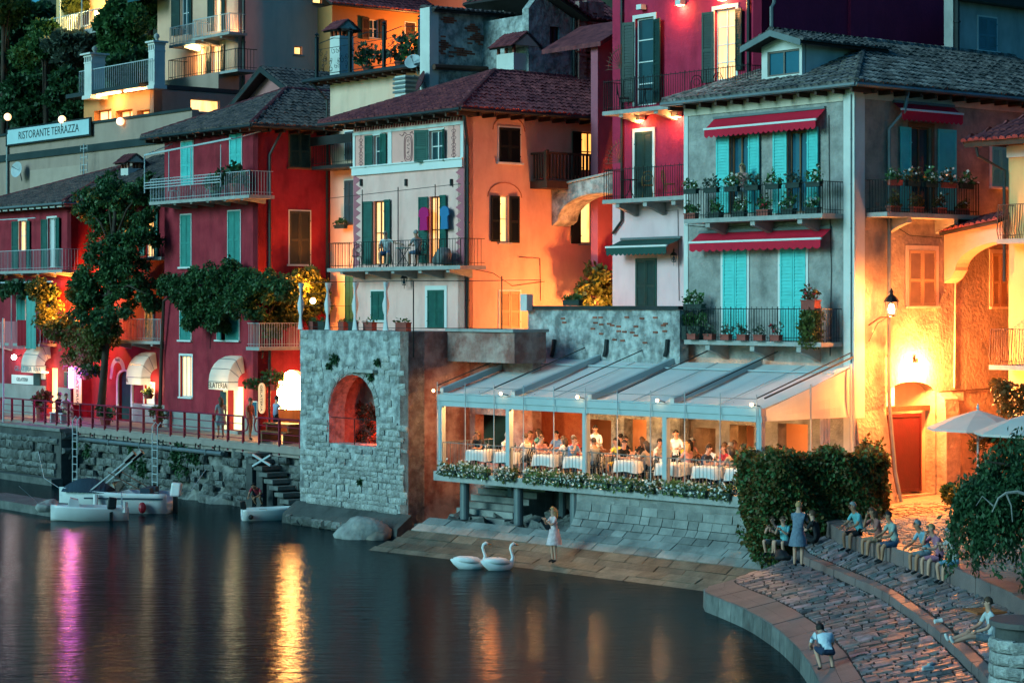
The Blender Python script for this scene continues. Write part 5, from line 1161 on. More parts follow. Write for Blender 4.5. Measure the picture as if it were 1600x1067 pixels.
for i in range(110):
    q, r_ = random.choice([(906,random.gauss(85,25)),(922,random.gauss(90,20)),(918,random.gauss(60,20))]); z = round(Sc.z(q,r_)/.085)*.085
    inst('brick', brk_mesh, ct, (cx_+.235, sy(q,cx_)+random.uniform(-.3,.3), z))
roof_slope(ct, [(cx_+.7,sy(905,cx_),zw-.05),(cx_+.7,sy(842,cx_),Sc.z(842,-12)),(cx_-5,sy(842,cx_),Sc.z(842,-12)+.1),(cx_-5,sy(905,cx_),zw+.05)], tile_red, .26, .36)
roof_slope(ct, [(cx_+.3,sy(908,cx_),zw),(cx_+.3,y1_+1.2,zw),(cx_-4,y1_+1.2,zw+2.6),(cx_-4,sy(908,cx_),zw+2.6)], tile_red, .26, .36)
pipe(ct, [(cx_+.12,sy(894,cx_),zw),(cx_+.12,sy(894,cx_),10)], gutterD, .06)
xh = -22.2; yh = sy(806,xh); z0 = zz(112,dep(xh,yh)); chimney((xh,yh,z0), 1.1, 1.1, zz(86,dep(xh,yh))-z0, 'broad pale chimney with a red tiled cap on the pink house ridge', whitep)
xh = -25; yh = sy(789,xh); z0 = zz(24,dep(xh,yh)); chimney((xh,yh,z0), .7, .7, .5, 'small brick chimney on top of the old brick wall', whitep)
# little pink lean-to behind the raspberry tower and the pale house top right
lx = -17; lt = thing('pink_lean_to', 'small dusky pink lean-to between the stone cottage and the raspberry tower', 'house', (lx, sy(945,lx), 8)); Sl2 = Fac(lt, 'S', lx)
y0_, y1_ = sy(934,lx), sy(985,lx); Sl2.wall('wall', y0_, y1_, 8, Sl2.z(945,60), M('rose_plaster', (.36,.10,.14), .85, var=.12, bump=.2), .4, outline=[(y0_,8),(y1_,8),(y1_,Sl2.z(960,38)),(y0_,Sl2.z(934,72))])
MB().hexa([(lx-3,y0_-.3,Sl2.z(934,75)),(lx+.5,y0_-.3,Sl2.z(934,75)),(lx+.5,y1_,Sl2.z(960,34)),(lx-3,y1_,Sl2.z(960,34)),(lx-3,y0_-.3,Sl2.z(934,68)),(lx+.5,y0_-.3,Sl2.z(934,68)),(lx+.5,y1_,Sl2.z(960,27)),(lx-3,y1_,Sl2.z(960,27))]).build('roof', tile_red, lt)
wx = TX1+2; pw = thing('pale_house', 'pale plaster house with grey-blue shutters at the top right', 'house', (wx, sy(1490,wx), 8)); Sw = Fac(pw, 'S', wx)
closed(Sw, (1528,28,1556,80), M('grey_blue_shutter2', (.10,.22,.26), .6)); Sw.wall('wall', sy(1489,wx), sy(1640,wx), 8, Sw.z(1540,5), M('blue_white_plaster', (.42,.42,.40), .85, var=.15, bump=.3, streak=.3), .4)
mb = MB(); Sw.box(mb, sy(1489,wx), sy(1640,wx), .0, .5, Sw.z(1540,8), Sw.z(1540,2)); Sw.box(mb, sy(1489,wx), sy(1640,wx), .0, .3, Sw.z(1540,2)+.003, Sw.z(1540,-6)); mb.build('cornice', gutterD, pw)
pipe(pw, [(wx+.12,sy(1491,wx),24),(wx+.12,sy(1491,wx),12)], gutterD, .1)
# ------------------------------------------------------------------ yellow house right, and the arch into the passage
yl = thing('yellow_house', 'yellow house with wrought iron balconies cut by the right edge', 'house', (2.6, 4.4, 2.2)); F = Fac(yl, 'F', 4.4); yx0 = F.a(1576); ye = F.z(1580,226)
F.wall('front_wall', yx0, yx0+6, 2, ye, yellowp, .4); MB().box(yx0, yx0+.4, 4.82, 13, 2, ye).build('side_wall', yellowp, yl)
mb = MB(); F.box(mb, yx0-.02, yx0+6, .002, .08, F.z(1585,246), F.z(1585,228)); mb.build('cornice', trimw, yl)
roof_slope(yl, [(yx0-1.0,3.4,ye+.1),(yx0+6,3.4,ye+.1),(yx0+6,8,ye+2.0),(yx0+1.5,8,ye+2.0)], tile_red, .25, .36); MB().box(yx0-.95,yx0+6,3.42,3.5,ye-.08,ye+.1).build('fascia', woodD, yl)
roof_slope(yl, [(yx0-1.0,13,ye+.1),(yx0-1.0,3.4,ye+.1),(yx0+1.5,8,ye+2.0),(yx0+1.5,13,ye+2.0)], tile_red, .25, .36)
pipe(yl, [(yx0-.6,3.55,ye),(yx0-.55,3.6,ye-.35),(yx0-.05,4.25,ye-.8),(yx0-.05,4.25,F.z(1575,440))], gutterD, .05)
balcony(F, 1557, 1680, 372, .8, rail_m=ironrust, h=1.05, brk=1, sp=.09, bow=.08, slab_m=slabm); balcony(F, 1545, 1680, 572, 1.1, rail_m=ironrust, h=1.1, brk=1, sp=.09, bow=.08, slab_m=slabm)
pa = thing('passage_arch', 'tile-topped plaster arch joining the grey house to the yellow house', 'arch', (1.2, 4.1, 6)); xa, xb = .03, yx0-.02; ypa = 4.15
zt1 = zz(362, dep(0,ypa)); zin = zz(398, dep(1.4,ypa)); zsp = zz(418, dep(0,ypa)); n = 12; m_, r_ = xb+.1, xb-xa-.35
inner = [(m_-r_*math.cos(math.pi/2*i/n), zsp-.1+(zin-zsp+.5)*math.sin(math.pi/2*i/n)) for i in range(n+1)]; inner = [(min(x_,xb),z_) for x_, z_ in inner]
MB().prism([(xa,zsp-.5),(xa+.25,zsp-.35)]+inner+[(xb,zt1+.3),(xa,zt1)], lambda a, b_, tt: (a,tt,b_), ypa, ypa+.6).build('arch_wall', orangep, pa)
roof_slope(pa, [(xa-.05+.1,ypa-.3,zt1-.05),(xb,ypa-.3,zt1+.28),(xb,ypa+.9,zt1+.65),(xa+.05,ypa+.9,zt1+.3)], tile_red, .22, .34)
# ------------------------------------------------------------------ house in the trees, top left
tx, ty = atd(120, 135); hh = thing('hill_villa', 'yellow lit villa with a pale terrace railing among the hillside trees', 'house', (tx, ty, 20)); F = Fac(hh, 'F', ty)
rr_ = MB(); z = F.z(110,52,2); F.wall('front_wall', F.a(88), F.a(165), z-.2, 32, yellowp, .4)
for i in range(32): x = F.a(66,2)+(F.a(156,2)-F.a(66,2))*i/31; rr_.bar((x,ty-2,z),(x,ty-2,z+1.1),.02)
rr_.bar((F.a(66,2),ty-2,z+1.1),(F.a(156,2),ty-2,z+1.1),.03)
for q in (94,128): x = F.a(q,2); rr_.bar((x,ty-2,z),(x,ty-2,z+2.6),.045)
rr_.build('railing', railw, hh); MB().box(F.a(62,2),F.a(158,2),ty-2.1,ty,z-.3,z).build('terrace', slabm, hh); closed(F, (131,8,140,40), woodD)
a, zl_ = F.a(151,1), F.z(151,21,1); MB().ball(F.P(a,zl_,1.0),.16,8).build('lamp_globe', bulb, hh); lamp('terrace_light', hh, F.P(a-.5,zl_,1.6), 220, (1,.72,.22), .3)
# ================================================================== RESTAURANT TERRACE
TZ = 2.5
PL, PR = Vector((-14.1,-5.25)), Vector((0.0,-4.0)); PE_ = (PR-PL).normalized(); PN = Vector((-PE_.y, PE_.x)); PLEN = (PR-PL).length
def Q(s, n, z): v_ = PL+PE_*s+PN*n; return (v_.x, v_.y, z)      # s along the terrace front, n inwards -> town coords
def spx(px):                                                     # s of a pixel column on the terrace front
    lo, hi = -3.0, 20.0
    for _ in range(50):
        md = (lo+hi)/2; w_ = T(*Q(md,0,0)); q = 800+K*w_.x/w_.y
        if q < px: lo = md
        else: hi = md
    return lo
# floor slab
tf = thing('terrace_floor', 'concrete restaurant terrace floor carried on round columns over the quay', 'terrace', Q(6,0,TZ))
MB().prism([Q(-.15,-.25,0)[:2], Q(PLEN+.45,-.25,0)[:2], (.4,-.06), (-.05,-.05), (gx1,-.75), (fx(745,-2.35),-2.35), (-14.6,-2.6)], lambda a, b_, tt: (a,b_,tt), TZ-.32, TZ).build('slab', slabm, tf)
for q in (720, 804, 892):
    s = spx(q); x, y, _ = Q(s,.18,0); MB().lathe([(.16,0),(.16,TZ-.33-.9)], (x,y,.9), 14).build('column', gutter, tf)
for s in (spx(735), spx(815), spx(880)): x, y, _ = Q(s,1.9,0); MB().lathe([(.13,0),(.13,TZ-.33-.9)], (x,y,.9), 10).build('column', gutter, tf)
MB().prism([Q(1,2.6,0)[:2],Q(PLEN,2.6,0)[:2],Q(PLEN,3,0)[:2],Q(1,3,0)[:2]], lambda a, b_, tt: (a,b_,tt), -.5, TZ-.33).build('rear_support_wall', mortarD, tf)
for i in range(6): MB().prism([Q(-.2+i*.05,2.2-.38*i,0)[:2],Q(2.8,2.2-.38*i,0)[:2],Q(2.8,2.58-.38*i,0)[:2],Q(-.2+i*.05,2.58-.38*i,0)[:2]], lambda a, b_, tt: (a,b_,tt), .3, 2.0-i*.2).build('step', quaym, tf)
# pergola
pg = thing('pergola', 'long white pergola with canvas roof over the restaurant tables', 'pergola', Q(0,0,TZ))
ZF0, ZF1, ZB = 4.72, 5.12, 6.28
spost = [spx(q) for q in (690.5, 796, 916, 1041, 1189)]
for s in spost: 
    mb = MB(); mb.prism([Q(s-.09,-.09,0)[:2],Q(s+.09,-.09,0)[:2],Q(s+.09,.09,0)[:2],Q(s-.09,.09,0)[:2]], lambda a, b_, tt: (a,b_,tt), TZ, ZF0); mb.build('post', pergal, pg)
smax = spost[-1]; 
for z0_, z1_, d_ in ((ZF0,ZF0+.18,.10),(ZF0+.183,ZF1,.14)):
    MB().prism([Q(-.1,-d_,0)[:2],Q(smax+.12,-d_,0)[:2],Q(smax+.12,.1,0)[:2],Q(-.1,.1,0)[:2]], lambda a, b_, tt: (a,b_,tt), z0_, z1_).build('fascia', pergal, pg)
def back(s):   # rear attachment line
    x, y, _ = Q(s, 0, 0); f_ = min(1, max(0, s/smax)); return (fx(828,-.75)+(-.05-fx(828,-.75))*f_, -.78+.66*f_, ZB)
nb = 8
for i in range(nb):
    s0, s1 = smax*i/nb, smax*(i+1)/nb; mb = MB(); n = 5
    for j in range(n):
        def pt(s, tt): a_ = Vector(Q(s,.08,ZF1-.02)); b_ = Vector(back(s)); v_ = a_.lerp(b_, tt); v_.z -= .05*math.sin(math.pi*tt); return v_
        mb.quad(pt(s0+.003,j/n), pt(s1-.003,j/n), pt(s1-.003,(j+1)/n), pt(s0+.003,(j+1)/n))
    mb.build('canvas_panel', pergcl, pg, fix=False)
    r0, r1 = Vector(Q(s0,0,ZF1)), Vector(back(s0)); big = i % 2 == 0
    mb = MB(); wd = .09 if big else .012; hh_ = .2 if big else .02
    ex_ = Vector((PE_.x,PE_.y,0))*wd
    mb.hexa([r0-ex_, r0+ex_, r1+ex_, r1-ex_, r0-ex_+Vector((0,0,hh_)), r0+ex_+Vector((0,0,hh_)), r1+ex_+Vector((0,0,hh_)), r1-ex_+Vector((0,0,hh_))]); mb.build('rafter', pergal, pg)
for tt in (.0, .82):
    a_, b_ = Vector(Q(0,0,ZF1)).lerp(Vector(back(0)), tt), Vector(Q(smax,0,ZF1)).lerp(Vector(back(smax)), tt); MB().bar(a_+Vector((0,0,.03)), b_+Vector((0,0,.03)), .03).build('purlin', pergal, pg)
for s in [smax*i/10 for i in range(11)]:      # slim guy poles standing proud of the front
    x, y, _ = Q(s,-.2,0); MB().bar((x,y,TZ-.1), (x,y,ZF1+.42), .016).build('pole', railw, pg)
x0, x1 = Q(0,-.2,ZF1+.28), Q(smax,-.2,ZF1+.28); MB().bar(x0, x1, .012).build('wire', gutter, pg)
for s in [smax*i/5 for i in range(6)]:
    a_, b_ = Vector(Q(s,-.2,ZF1+.30)), Vector(back(s))+Vector((0,0,.42)); MB().bar(a_, b_, .022).build('sloping_rod', gutterD, pg)
# canvas side screen at the right end, with folds
mb = MB(); e0, e1 = Vector(Q(smax+.1,.05,0)), Vector((-.02,-.14,0)); n = 16
for i in range(n):
    for j in range(4):
        def sp_(t_, q_): 
            v_ = e0.lerp(e1, t_); zt2 = ZF1+(ZB-ZF1)*t_-.05; z_ = ZF0+.02+(zt2-ZF0-.02)*q_; off = .05*math.sin(t_*9+q_*3)*(1-q_); return (v_.x+off*.9, v_.y-off*.4, z_)
        mb.quad(sp_(i/n,j/4), sp_((i+1)/n,j/4), sp_((i+1)/n,(j+1)/4), sp_(i/n,(j+1)/4))
mb.build('side_screen', canvas, pg, fix=False, smooth=True)
for t_ in (.5, .97): v_ = e0.lerp(e1,t_); MB().bar((v_.x+.1,v_.y,TZ), (v_.x+.1,v_.y,ZF1+.1+(ZB-ZF1)*t_), .03).build('side_post', pergal, pg)
MB().bar((e0.x,e0.y,ZF1+.3), (e1.x+.1,e1.y,ZB+.3), .03).build('side_rod', gutterD, pg)
mb = MB(); n = 8; v_ = e0.lerp(e1,.78)
for i in range(n): a_, b_ = v_.y-.18+.36*i/n, v_.y-.18+.36*(i+1)/n; mb.quad((v_.x-.3+.05*math.sin(i*2),a_,TZ+.3),(v_.x-.3+.05*math.sin(i*2+2),b_,TZ+.3),(v_.x-.3+.05*math.sin(i*2+2),b_+.05,ZF0),(v_.x-.3+.05*math.sin(i*2),a_-.05,ZF0))
solo('tied_curtain', mb, clothw, 'white curtain gathered at the right end of the pergola', 'curtain', (v_.x,v_.y,TZ))
for i, s in enumerate(spost):                # small spot lamps on the post tops
    x, y, z = Q(s-.12,-.28,ZF1+.12); o = thing('spot_lamp', ORD[i]+' small bright spot lamp from the left along the pergola front', 'lamp', (x,y,z), 'spot lamps on the pergola front')
    MB().ball((x,y,z),.05,8).build('bulb', bulb, o); MB().bar((x,y,z),(x+.15,y+.2,z-.05),.025).build('arm', gutter, o)
for i, (s, n_) in enumerate(((1.3,.55),(4.0,.55),(6.8,.55),(9.6,.55),(12.6,.55))):   # pendant lamps over the tables
    x, y, z = Q(s,n_,5.0); o = thing('pendant_lamp', ORD[i]+' pendant lamp from the left under the pergola canvas', 'lamp', (x,y,z), 'pendant lamps over the tables')
    MB().lathe([(.02,.16),(.06,.14),(.18,0)],(x,y,z),10).build('shade', ironrust, o); MB().ball((x,y,z+.02),.05,6).build('bulb', bulb, o); MB().bar((x,y,z+.13),(x,y,z+.24),.01).build('cable', iron, o)
    lamp('glow', o, (x,y,z-.06), 95, (1,.46,.15), .10)
for s in (1.0, 5.0, 9.5, 13.0):
    pass
lamp('room_light', gw, (-10.2,.6,4.6), 70, (1,.36,.07), .3); lamp('room_light', g, (-3.5,1.3,4.6), 60, (1,.36,.07), .3)
lamp('room_light', rw, (fx(766,-1.5),-1.5,4.2), 60, (1,.25,.05), .2)
# terrace railing
tr2 = thing('balustrade', 'slim pale vertical bar balustrade along the restaurant terrace edge', 'railing', Q(0,0,TZ)); mb = MB(); send = spx(1165)
n = int(send/.15)
for i in range(n+1): s = send*i/n; mb.bar(Q(s,-.02,TZ), Q(s,-.02,TZ+.98), .008)
mb.bar(Q(0,-.02,TZ+.98), Q(send,-.02,TZ+.98), .02); mb.bar(Q(0,-.02,TZ+.1), Q(send,-.02,TZ+.1), .014)
for i in range(12): mb.bar(Q(0,.2*i,TZ), Q(0,.2*i,TZ+.98), .011)
mb.bar(Q(0,0,TZ+.98), Q(0,2.4,TZ+.98), .02); mb.build('bars', gutter, tr2, fix=False)
ang = math.atan2(PE_.y, PE_.x)
pls = [(710,.9),(735,.7),(758,.9),(800,.9),(842,.9),(872,.9),(903,.9),(944,1.1),(982,.9),(1018,.9),(1064,1.1),(1098,.9),(1135,.9)]
for i, (q, w_) in enumerate(pls):
    x, y, z = Q(spx(q),-.22,TZ-.13); o = planter((x,y,z), w_, ORD[i]+' dark trough of white flowers from the left on the terrace edge', darkpot, leafL if i % 3 else leafY, h=.20, d=.24, ph=.25, fl=flowerW, nf=95, nl=int(260*w_), group='flower troughs along the terrace edge', hang=.08, ls=.062)
mb = MB()
# ------------------------------------------------------------------ curved masonry and sloping quay in front
qs = thing('sloping_quay', 'pale block-built quay wall curving out into a stepped stone slope at the water', 'quay', Q(6,-1,0))
prof = [(0.02,2.18),(.04,1.9),(.09,1.62),(.18,1.36),(.34,1.14),(.60,.96),(.95,.78),(1.3,.58),(1.65,.38),(1.95,.20),(2.35,.06),(2.75,-.12)]
sA, sB, sC = .2, spx(905), spx(1190)+1.2
def qpt(s, o_, z): return Vector(Q(s, -.05-o_*(1+.12*max(0,1-s/6)), z))
core = MB()
for i in range(len(prof)-1):
    s0 = sB if i < 5 else sA-.5*(i-5)/5
    p0, p1 = prof[i], prof[i+1]; sink = .05
    core.quad(qpt(s0,p0[0]-sink,p0[1]-sink), qpt(sC,p0[0]-sink,p0[1]-sink), qpt(sC,p1[0]-sink,p1[1]-sink), qpt(s0,p1[0]-sink,p1[1]-sink))
core.build('bedding', mortarD, qs, fix=False)
cnt = 0
for i in range(len(prof)-1):
    p0, p1 = prof[i], prof[i+1]; s = sB if i < 5 else sA-.5*(i-5)/5; L0 = .55 if i < 5 else (.95 if i < 8 else 1.3); lift = random.uniform(0,.02)
    dn = Vector((p1[0]-p0[0], p1[1]-p0[1])).normalized(); nx_, nz_ = -dn.y, dn.x      # outward normal in the profile plane
    while s < sC:
        l_ = L0*random.uniform(.7,1.35); e = min(s+l_, sC); j_ = .012; up = random.uniform(.0,.025) + (.05 if i in (9,10) else 0)
        def B_(s_, pq, u_): return qpt(s_, pq[0]+nx_*u_, pq[1]+nz_*u_)
        a_ = (p0[0]+dn.x*j_, p0[1]+dn.y*j_); b_ = (p1[0]-dn.x*j_, p1[1]-dn.y*j_)
        MB().hexa([B_(s+j_,a_,-.08),B_(e-j_,a_,-.08),B_(e-j_,b_,-.08),B_(s+j_,b_,-.08),B_(s+j_,a_,up),B_(e-j_,a_,up),B_(e-j_,b_,up),B_(s+j_,b_,up)]).build('block', quaym if i < 7 else quayw, qs); cnt += 1
        s = e
MB().prism([Q(sB-.02,-.1,0)[:2],Q(sC,-.1,0)[:2],Q(sC,2.5,0)[:2],Q(sB-.02,2.5,0)[:2]], lambda a, b_, tt: (a,b_,tt), -.5, 2.15).build('core', mortar, qs)
# rubble floor under the terrace
for i in range(46):
    s, n_ = random.uniform(.5,sB), random.uniform(-.6,2.3); x, y, _ = Q(s,n_,0)
    STONES.setdefault(stoneD.name, [stone_mesh(stoneD) for _ in range(8)])
    inst('rubble_stone', random.choice(STONES[stoneD.name]), qs, (x,y,.75+.12*n_+random.uniform(-.08,.08)), (R(90)+random.uniform(-.4,.4),random.uniform(-.4,.4),random.random()*3), (.55,.35,.45))
MB().prism([Q(-.4,-.9,0)[:2],Q(sB,-.9,0)[:2],Q(sB,2.6,0)[:2],Q(-.4,2.6,0)[:2]], lambda a, b_, tt: (a,b_,tt), -.5, .72).build('rubble_bed', mortarD, qs)
# boulders at the foot of the bastion
def boulder(X, Y, z, r, label, sx_=1, sy_=1, sz=.7, mat=None, seed=0):
    rnd = random.Random(seed); bm = bmesh.new(); bmesh.ops.create_icosphere(bm, subdivisions=3, radius=1); ph = [rnd.random()*6 for _ in range(6)]
    for v_ in bm.verts:
        c_ = v_.co; d_ = 1+.16*math.sin(2.1*c_.x+ph[0])*math.cos(2.3*c_.y+ph[1])+.10*math.sin(4*c_.z+3*c_.x+ph[2])+.05*math.sin(7*c_.y+ph[3]); v_.co = Vector((c_.x*d_*r*sx_, c_.y*d_*r*sy_, max(-.5,c_.z*d_)*r*sz))
    me = bpy.data.meshes.new('boulder'); bm.to_mesh(me); bm.free(); me.materials.append(mat or rockm); me.polygons.foreach_set('use_smooth', [True]*len(me.polygons))
    o = bpy.data.objects.new('boulder', me); COL.objects.link(o); o.location = (X,Y,z); o.rotation_euler = (0,0,rnd.random()*6); return tag(o, label, 'boulder', 'boulders at the foot of the bastion')
X, Y = gnd(655, 808, .55); boulder(X, Y, .85, 1.0, 'largest brown boulder leaning on the bastion corner', 1.15, .9, .62, M('brown_boulder', (.13,.06,.035), .75, col2=(.20,.10,.06), scale=1.5, bump=.6, bscale=5), 3)
X, Y = gnd(568, 838, .05); boulder(X, Y, .12, .8, 'pale pointed boulder in the water below the niche', 1.15, .8, .75, stone, 5)
X, Y = gnd(628, 832, .1); boulder(X, Y, .15, .62, 'grey flat boulder between the pale boulder and the sloping quay', 1.3, .9, .6, rockm, 8)
X, Y = gnd(592, 842, .0); boulder(X, Y, .05, .42, 'small dark boulder at the waterline', 1.2, .9, .6, rockm, 11)
X, Y = gnd(612, 812, .1); boulder(X, Y, .3, .6, 'rounded dark boulder tucked against the bastion footing', 1.1, .9, .7, stoneD, 13)
# ================================================================== CURVED RAMP (world coordinates, along Y)
EDGE = [(66,7.9),(62.5,7.6),(61,7.0),(59.6,5.75),(58.4,5.02),(56.6,5.53),(54.3,6.06),(51,6.41),(48.1,6.51),(45.8,6.45),(42,6.2),(34,5.2)]
KERB = [(66,8.3),(61.5,8.0),(59.5,7.9),(57.3,8.25),(54.7,8.64),(52.2,8.92),(49.1,9.02),(46.3,9.02),(43.6,8.95),(40.6,8.82),(34,8.3)]
SEAT = [(66,8.6),(62.1,8.94),(59.5,9.0),(57.6,9.15),(55.2,9.6),(53.5,9.98),(50.4,10.4),(46,10.75),(40,10.6),(34,10.2)]
def cur(c_, y): 
    a_ = sorted(c_); return float(np.interp(y, [q[0] for q in a_], [q[1] for q in a_]))
ZED, ZK0, ZK1, ZS0, ZS1 = .5, 1.08, 1.28, 1.62, 2.0
YS = list(np.linspace(66, 34, 65))
def strip(fnA, fnB, zA, zB, name, mat, base=True):
    mb = MB()
    for i in range(len(YS)-1):
        y0, y1 = YS[i], YS[i+1]; mb.quad((fnA(y0),y0,zA),(fnB(y0),y0,zB),(fnB(y1),y1,zB),(fnA(y1),y1,zA))
    return mb
sm = lambda c_: (lambda y: (cur(c_,y-.8)+cur(c_,y)*2+cur(c_,y+.8))/4)
fE, fK, fS = sm(EDGE), sm(KERB), sm(SEAT)
fC = lambda y: fE(y)+(fK(y)-fE(y))*.27
lr = solo('lower_ramp', strip(fC, fK, ZED+.20, ZK0, '', pavej), pavej, None, None, (0,0,0), kind='structure', town=False)
mb = strip(fE, fC, ZED-.05, ZED+.15, '', rampc); 
for i in range(len(YS)-1):
    y0, y1 = YS[i], YS[i+1]; mb.quad((fE(y0),y0,ZED-.05),(fE(y1),y1,ZED-.05),(fE(y1)-.03,y1,-1),(fE(y0)-.03,y0,-1))
rc = solo('ramp_apron', mb, rampc, None, None, (0,0,0), kind='structure', town=False)
# edge blocks of the water wall
for i in range(26):
    y0, y1 = 60.5-i*.95, 60.5-(i+1)*.95; g_ = .02
    mb = MB().hexa([(fE(y0-g_)-.10,y0-g_,-.4),(fE(y0-g_)+.05,y0-g_,-.4),(fE(y1+g_)+.05,y1+g_,-.4),(fE(y1+g_)-.10,y1+g_,-.4),(fE(y0-g_)-.07,y0-g_,ZED-.02),(fE(y0-g_)+.05,y0-g_,ZED-.01),(fE(y1+g_)+.05,y1+g_,ZED-.01),(fE(y1+g_)-.07,y1+g_,ZED-.02)]); mb.build('edge_block', stoneD, rc)
mb = MB()
for i in range(len(YS)-1):
    y0, y1 = YS[i], YS[i+1]; mb.quad((fK(y0)+.03,y0,ZK1-.04),(fK(y0)+.22,y0,ZK1),(fK(y1)+.22,y1,ZK1),(fK(y1)+.03,y1,ZK1-.04)); mb.quad((fK(y0)+.03,y0,ZK1-.04),(fK(y1)+.03,y1,ZK1-.04),(fK(y1)+.03,y1,ZK0-.1),(fK(y0)+.03,y0,ZK0-.1))
kb = solo('ramp_kerb', mb, pavej, None, None, (0,0,0), kind='structure', town=False)
y = 64.0
while y > 37:
    l_ = random.uniform(.6,1.15); y0, y1 = y-.012, y-l_+.012; u0, u1 = random.uniform(-.015,.02), random.uniform(-.012,.012)
    MB().hexa([(fK(y1)+u1,y1,ZK0-.1),(fK(y1)+.25,y1,ZK0-.1),(fK(y0)+.25,y0,ZK0-.1),(fK(y0)+u1,y0,ZK0-.1),(fK(y1)+.02+u1,y1,ZK1+u0),(fK(y1)+.24,y1,ZK1+.04+u0),(fK(y0)+.24,y0,ZK1+.04+u0),(fK(y0)+.02+u1,y0,ZK1+u0)]).build('kerb_stone', rampc, kb)
    y -= l_
y = 63.5
while y > 37:
    l_ = random.uniform(.8,1.5); y0, y1 = y-.008, y-l_+.008; u0 = random.uniform(-.012,.02); xm = random.uniform(.4,.62)
    for f0, f1 in ((0,xm-.006),(xm+.006,1)):
        def ap(f_, yy, dz): a_, b_ = fE(yy)-.06, fC(yy); return (a_+(b_-a_)*f_, yy, ZED+.20*f_+dz)
        MB().hexa([ap(f0,y1,-.12),ap(f1,y1,-.12),ap(f1,y0,-.12),ap(f0,y0,-.12),ap(f0,y1,u0),ap(f1,y1,u0),ap(f1,y0,u0),ap(f0,y0,u0)]).build('apron_slab', rampc, rc)
    y -= l_
fK2 = lambda y: fK(y)+.25
ur = solo('upper_ramp', strip(fK2, fS, ZK1+.04, ZS0, '', pavej), pavej, None, None, (0,0,0), kind='structure', town=False)
mb = MB()
for i in range(len(YS)-1):
    y0, y1 = YS[i], YS[i+1]; mb.quad((fS(y0),y0,ZS0-.1),(fS(y1),y1,ZS0-.1),(fS(y1),y1,ZS1),(fS(y0),y0,ZS1)); mb.quad((fS(y0),y0,ZS1),(fS(y1),y1,ZS1),(fS(y1)+.4,y1,ZS1+.01),(fS(y0)+.4,y0,ZS1+.01))
solo('seat_step', mb, rampc, None, None, (0,0,0), kind='structure', town=False)
mb = MB()
for i in range(len(YS)-1):
    y0, y1 = YS[i], YS[i+1]; mb.quad((fS(y0)+.4,y0,ZS1+.006),(fS(y1)+.4,y1,ZS1+.006),(26,y1,2.3),(26,y0,2.3))
mb.quad((fS(66)+.4,66,2.006),(26,66,2.3),(26,92,3.0),(fS(66)+.4,92,2.4))
solo('street', mb, streetm, None, None, (0,0,0), kind='structure', town=False)
stc = MB()
for _ in range(2600):
    yy = random.uniform(50,67); xx = fS(min(yy,66))+.42+random.random()**1.5*5.5; r_ = random.uniform(.06,.13); zq = 2.006+(2.3-2.006)*(xx-fS(min(yy,66))-.4)/(26-fS(min(yy,66))-.4); a_ = random.random()*3; c_, s_ = math.cos(a_)*r_, math.sin(a_)*r_; u_ = random.uniform(.006,.03)
    P4_ = [(xx+c_,yy+s_),(xx-s_,yy+c_),(xx-c_,yy-s_),(xx+s_,yy-c_)]; stc.hexa([(p_[0],p_[1],zq-.03) for p_ in P4_]+[(xx+(p_[0]-xx)*.8,yy+(p_[1]-yy)*.8,zq+u_) for p_ in P4_])
solo('street_cobbles', stc, streetm, 'small rounded cobbles of the lamp-lit street', 'cobbles', (0,0,0), kind='stuff', town=False)
y = 64.5
ss_ = bpy.data.objects['seat_step']
while y > 38:
    l_ = random.uniform(.7,1.3); y0, y1 = y-.01, y-l_+.01; u0 = random.uniform(-.01,.015); u1 = random.uniform(-.012,.012)
    MB().hexa([(fS(y1)-.035+u1,y1,ZS0-.08),(fS(y1)+.41,y1,ZS0-.08),(fS(y0)+.41,y0,ZS0-.08),(fS(y0)-.035+u1,y0,ZS0-.08),(fS(y1)-.03+u1,y1,ZS1+.02+u0),(fS(y1)+.40,y1,ZS1+.03+u0),(fS(y0)+.40,y0,ZS1+.03+u0),(fS(y0)-.03+u1,y0,ZS1+.02+u0)]).build('step_stone', rampc, ss_)
    y -= l_
